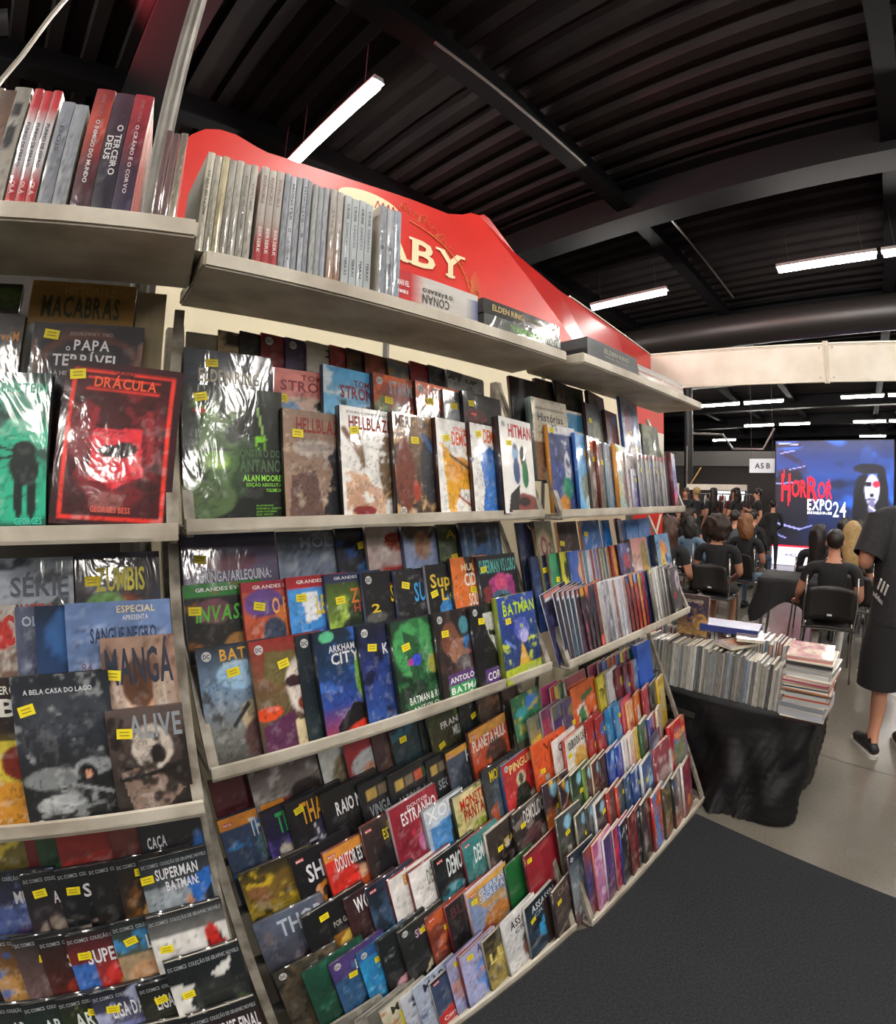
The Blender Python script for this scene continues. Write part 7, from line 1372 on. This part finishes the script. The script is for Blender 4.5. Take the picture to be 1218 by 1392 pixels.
# ================================================================== LED screen and far stalls
def screen():
    a, b_ = Vector((7.09, 9.47, 0)), Vector((8.885, 7.82, 0)); d = (b_ - a).normalized(); W = (b_ - a).length; n = Vector((-d.y, d.x, 0)); n = n if n.y > 0 else -n
    root = empty('led_screen', mw=Matrix(((d.x, n.x, 0, a.x), (d.y, n.y, 0, a.y), (0, 0, 1, 0), (0, 0, 0, 1)))); tag(root, 'large lit LED wall showing a blue horror event poster', 'screen')
    z0, z1 = .43, 2.66; Hh = z1 - z0
    MB().box(-.02, .01, 0, W + .02, .12, z1 + .02).obj('cabinet', M_black, root)
    nx, nz = 100, 96; X, Z = np.meshgrid(np.linspace(0, W, nx + 1), np.linspace(z0, z1, nz + 1)); U, Vv = X / W, 1 - (Z - z0) / Hh
    art = ('142450,1a3a80,10204c,0a0f20 n:2a64d0,.45,2 n:0c1430,.36,3 '
           'l:.02,.04,.2,.03,.035,1c1c34 l:.05,.1,.2,.2,.03,20203c l:.2,.2,.26,.3,.02,2a2c50 l:.02,.3,.24,.26,.03,2a2a50 l:.02,.38,.2,.4,.03,181830 l:.0,.5,.2,.45,.04,1c1c38 l:.0,.62,.28,.72,.035,343468 l:.02,.76,.24,.8,.03,2c2c5c l:.0,.85,.1,.9,.03,383878 e:.12,.6,.2,.35,12121f '
           'l:.03,.02,.19,.03,.008,c0c0f0 l:.04,.115,.16,.09,.008,9a9ae0 l:.0,.41,.2,.39,.008,8888d0 l:.02,.79,.22,.84,.01,9a9ae8 l:.22,.84,.32,.8,.007,9090d8 l:.02,.895,.1,.93,.007,8a8ad0 l:.12,.27,.25,.24,.006,9090d0 '
           'e:.78,.17,.055,.11,1c3a7c e:.79,.26,.13,.05,0c1020 e:.75,.62,.09,.36,0a0c16 e:.9,.6,.06,.36,0a0c16 e:.82,.45,.062,.14,b8b8e0 e:.79,.4,.03,.025,14101c e:.855,.4,.03,.03,b02038 e:.82,.5,.02,.02,101018 e:.815,.54,.04,.012,2a2440 e:.82,.62,.028,.1,6a6488 e:.7,.88,.07,.13,a84c60 e:.94,.88,.06,.14,8a5488 e:.81,.86,.1,.2,120c16 l:.8,.6,.85,.64,.01,c0c0e8 l:.72,.5,.7,.95,.03,0a0a12 l:.91,.5,.92,.95,.03,0a0a12 x:.15')
    C = paint(art, U, Vv, 4.2)
    v = np.stack([X, np.zeros(X.shape), Z], -1).reshape(-1, 3); idx = np.arange(len(v)).reshape(nz + 1, nx + 1)
    f = np.stack([idx[:-1, :-1], idx[:-1, 1:], idx[1:, 1:], idx[1:, :-1]], -1).reshape(-1, 4)
    me = bpy.data.meshes.new('display'); me.from_pydata(v.tolist(), [], f.tolist())
    at = me.color_attributes.new('print', 'FLOAT_COLOR', 'POINT'); at.data.foreach_set('color', np.concatenate([C.reshape(-1, 3), np.ones((len(v), 1))], 1).astype(np.float32).ravel())
    m = bpy.data.materials.new('led_picture'); m.use_nodes = True; nt = m.node_tree; p = nt.nodes['Principled BSDF']; p.inputs['Base Color'].default_value = (.01, .01, .01, 1); p.inputs['Roughness'].default_value = .4
    t = nt.nodes.new('ShaderNodeAttribute'); t.attribute_name = 'print'; nt.links.new(t.outputs['Color'], p.inputs['Emission Color']); p.inputs['Emission Strength'].default_value = SCREEN
    link('display', me, root, (m,))
    R_ = mat('led_red', 'e01828', emit='f01428', es=SCREEN); Wm = mat('led_white', 'ffffff', emit='f4f4ff', es=SCREEN)
    def txt(nm, s, x0, y0, x1, y1, mm, bold=True): sign_text(nm, s, (x0 * W, z1 - y1 * Hh, x1 * W, z1 - y0 * Hh), (0, -.004, 0), (1, 0, 0), (0, 0, 1), mm, root, bold)
    txt('title_letter', 'H', .05, .31, .13, .57, R_); txt('title_letters', 'OR', .14, .37, .27, .53, R_); txt('title_letter', 'R', .275, .34, .37, .55, R_); txt('title_letters', 'OR', .365, .385, .49, .54, R_)
    mb = MB()
    for x, y0, y1 in ((.07, .27, .35), (.11, .5, .62), (.33, .5, .58), (.3, .33, .36), (.2, .38, .4), (.46, .36, .4)): mb.bar((x * W, -.005, z1 - y0 * Hh), (x * W + .01, -.005, z1 - y1 * Hh), .02, .002, (0, 1, 0))
    o = mb.obj('title_drips', R_, root); o['kind'] = 'stuff'
    txt('title_letters', 'EXPO', .28, .55, .49, .65, Wm); txt('title_digits', '24', .5, .57, .61, .71, Wm, False); txt('date_line', 'SÃO PAULO 09 e 10/11', .28, .665, .49, .69, Wm)
    # white lit base
    MB().box(-.03, -.05, .01, W + .03, .0, .40).obj('lit_base', mat('lit_base', 'f0f0ff', emit='e8e4ff', es=SCREEN * .45), root)
    MB().box(-.03, -.051, .40, W + .03, .0, .43).obj('red_edge', R_, root)
    sign_text('base_lettering', 'WORLD', (.25, .2, .5, .26), (0, -.053, 0), (1, 0, 0), (0, 0, 1), mat('base_ink', '555566', .5), root)
SCREEN = .5
screen()
tag(MB().tube([(6.46, 12.42, 0), (6.46, 12.42, 2.2), (6.46, 12.42, 4.9)], .12, 16).obj('column', M_black), 'round black column behind the audience', 'column')
def far_obj(name, mb, m, label, cat, group=None): return tag(mb.obj(name, m), label, cat, group)
# direction frame: facing back towards the racks
def frame_at(x, y, rz): return Matrix.Translation((x, y, 0)) @ Matrix.Rotation(rz, 4, 'Z')
FR = math.radians(-30)
w = MB(); w.box(-4.5, 0, 0, 4.0, .1, 2.35); o = w.obj('wall_far', mat('dark_brick', '211d1c', .8, noise='2c2624', nscale=14), mw=frame_at(7.6, 14.2, FR)); struct(o)
w = MB(); w.box(-4.5, -.1, 2.35, 4.0, .1, 2.8); o = w.obj('trim_40', mat('grey_band', '4a4846', .7), mw=frame_at(7.6, 14.2, FR)); struct(o)
st = empty('display_stand', mw=frame_at(7.1, 11.6, math.radians(-36))); tag(st, 'white framed merchandise stand behind the crowd', 'stand')
for x_ in (-1.0, .55): MB().bar((x_, 0, 0), (x_, 0, 2.75 if x_ < 0 else 1.75), .035, .035).obj('post', M_alu, st)
MB().box(-1.0, -.02, 1.6, .55, .02, 1.75).obj('header', M_white, st)
MB().box(-.4, -.3, 1.3, .5, .0, 1.34).obj('shelf', M_white, st)
MB().box(-.38, .02, 1.34, .5, .03, 1.58).obj('lit_back', mat('lit_back', 'dce8f0', emit='dce8f4', es=.25), st)
for k, cc in enumerate(('2c3a70', '8a2c34', 'a03040', '3a3a48')):
    bt = MB(); x_ = -.25 + k * .2; bt.tube([(x_, -.15, 1.34), (x_, -.15, 1.44), (x_, -.15, 1.46), (x_, -.15, 1.5)], [.04, .04, .018, .015], 10)
    far = bt.obj('bottle', mat('glass_' + cc, cc, .2), mw=st.matrix_world.copy()); tag(far, ('navy', 'dark red', 'crimson', 'slate')[k] + ' bottle on the merchandise stand shelf', 'bottle', 'bottles on the stand')
rl = empty('clothes_rail', mw=frame_at(6.85, 11.2, math.radians(-36))); tag(rl, 'clothes rail hung with dark and striped garments', 'clothes rail')
MB().tube([(-.7, 0, 1.5), (0, 0, 1.5), (.75, 0, 1.5)], .015, 8).obj('rail', M_alu, rl)
for x_ in (-.7, .75): MB().tube([(x_, 0, 0), (x_, 0, .8), (x_, 0, 1.5)], .015, 8).obj('upright', M_alu, rl)
for k in range(11):
    x_ = -.6 + k * .12; cc = ('1c1c1e', 'a8a4a0', '3a1c20', '1c1c20', '5a2024', 'c0bcb8', '24242c', '6a4a3a', '1a1a1c', '3c3c44', '4a2024')[k]
    g = MB(); g.prism([(x_ - .012, -.2, .75), (x_ - .012, .2, .75), (x_ - .012, .22, 1.36), (x_ - .012, .06, 1.47), (x_ - .012, -.06, 1.47), (x_ - .012, -.22, 1.36)], (.03, 0, 0)); o = g.obj('garment', mat('cloth_' + cc, cc, .85), mw=rl.matrix_world.copy())
    tag(o, 'hanging garment, %s along the clothes rail' % ORD[k], 'garment', 'garments on the rail')
sg = empty('aisle_sign', mw=frame_at(7.05, 10.05, math.radians(-42))); tag(sg, 'white aisle sign hanging left of the LED screen', 'sign')
MB().box(-.22, 0, 2.0, .35, .02, 2.32).obj('board', mat('sign_white', 'd8dce0', .5, emit='d0d8e0', es=.06), sg)
sign_text('sign_letters', 'A5 B', (-.1, 2.1, .25, 2.22), (0, -.003, 0), (1, 0, 0), (0, 0, 1), mat('sign_ink', '2c2e34', .5), sg)
for x_ in (-.18, .3): MB().bar((x_, .01, 2.32), (x_, .01, 4.9), .008, .008).obj('hanger', M_black, sg)
tag(MB().tube([(6.3, 11.9, 3.05), (6.9, 11.4, 3.0), (7.0, 11.1, 2.62), (7.55, 10.6, 2.6), (7.75, 10.4, 3.1)], .03, 8).obj('roof_pipe', M_pipe), 'bent grey pipe under the roof beyond the screen', 'pipe')
yb = MB(); yb.bar((5.75, 10.95, 1.72), (5.95, 10.8, 2.12), .06, .02); tag(yb.obj('yellow_board', mat('yellow_foam', 'c89a3c', .5)), 'yellow foam prop raised above the standing crowd', 'prop')
tag(MB().box(-.2, 0, 1.3, .2, .03, 1.75).obj('cream_notice', M_cream, mw=frame_at(5.55, 11.6, FR)), 'cream notice board beside the black column', 'notice')
# red stage lamp by the roof, its beam washing the deck above the racks
def red_lamp(pos, target, label):
    p, q = Vector(pos), Vector(target); d = (q - p).normalized(); z = -d; x = z.orthogonal().normalized(); y = z.cross(x)
    M = Matrix(((x.x, y.x, z.x, p.x), (x.y, y.y, z.y, p.y), (x.z, y.z, z.z, p.z), (0, 0, 0, 1)))
    root = empty('stage_lamp', mw=M); tag(root, label, 'stage lamp', 'red stage lamps')
    MB().tube([(0, 0, .2), (0, 0, .1), (0, 0, 0)], [.06, .08, .085], 16, cap=False).obj('can', M_black, root, smooth=True)
    MB().tube([(0, 0, .19), (0, 0, .195), (0, 0, .2)], .06, 16).obj('lens', mat('red_lens', 'd01830', emit='e01030', es=.6), root)
    MB().tube([(.1, 0, .1), (.11, 0, .2), (0, 0, .32), (-.11, 0, .2), (-.1, 0, .1)], .008, 6).obj('yoke', M_black, root)
    L = bpy.data.lights.new('beam', 'SPOT'); L.color = (1, .12, .16); L.energy = RED_W; L.spot_size = math.radians(75); L.spot_blend = .8; L.shadow_soft_size = .05
    lo = bpy.data.objects.new('beam', L); COL.objects.link(lo); lo.parent = root; lo.matrix_local = Matrix.Translation((0, 0, -.01))
RED_W = 170
red_lamp((-2.64, 1.73, 4.3), (-1.0, 3.0, 5.0), 'red stage lamp under the roof above the pole rack')
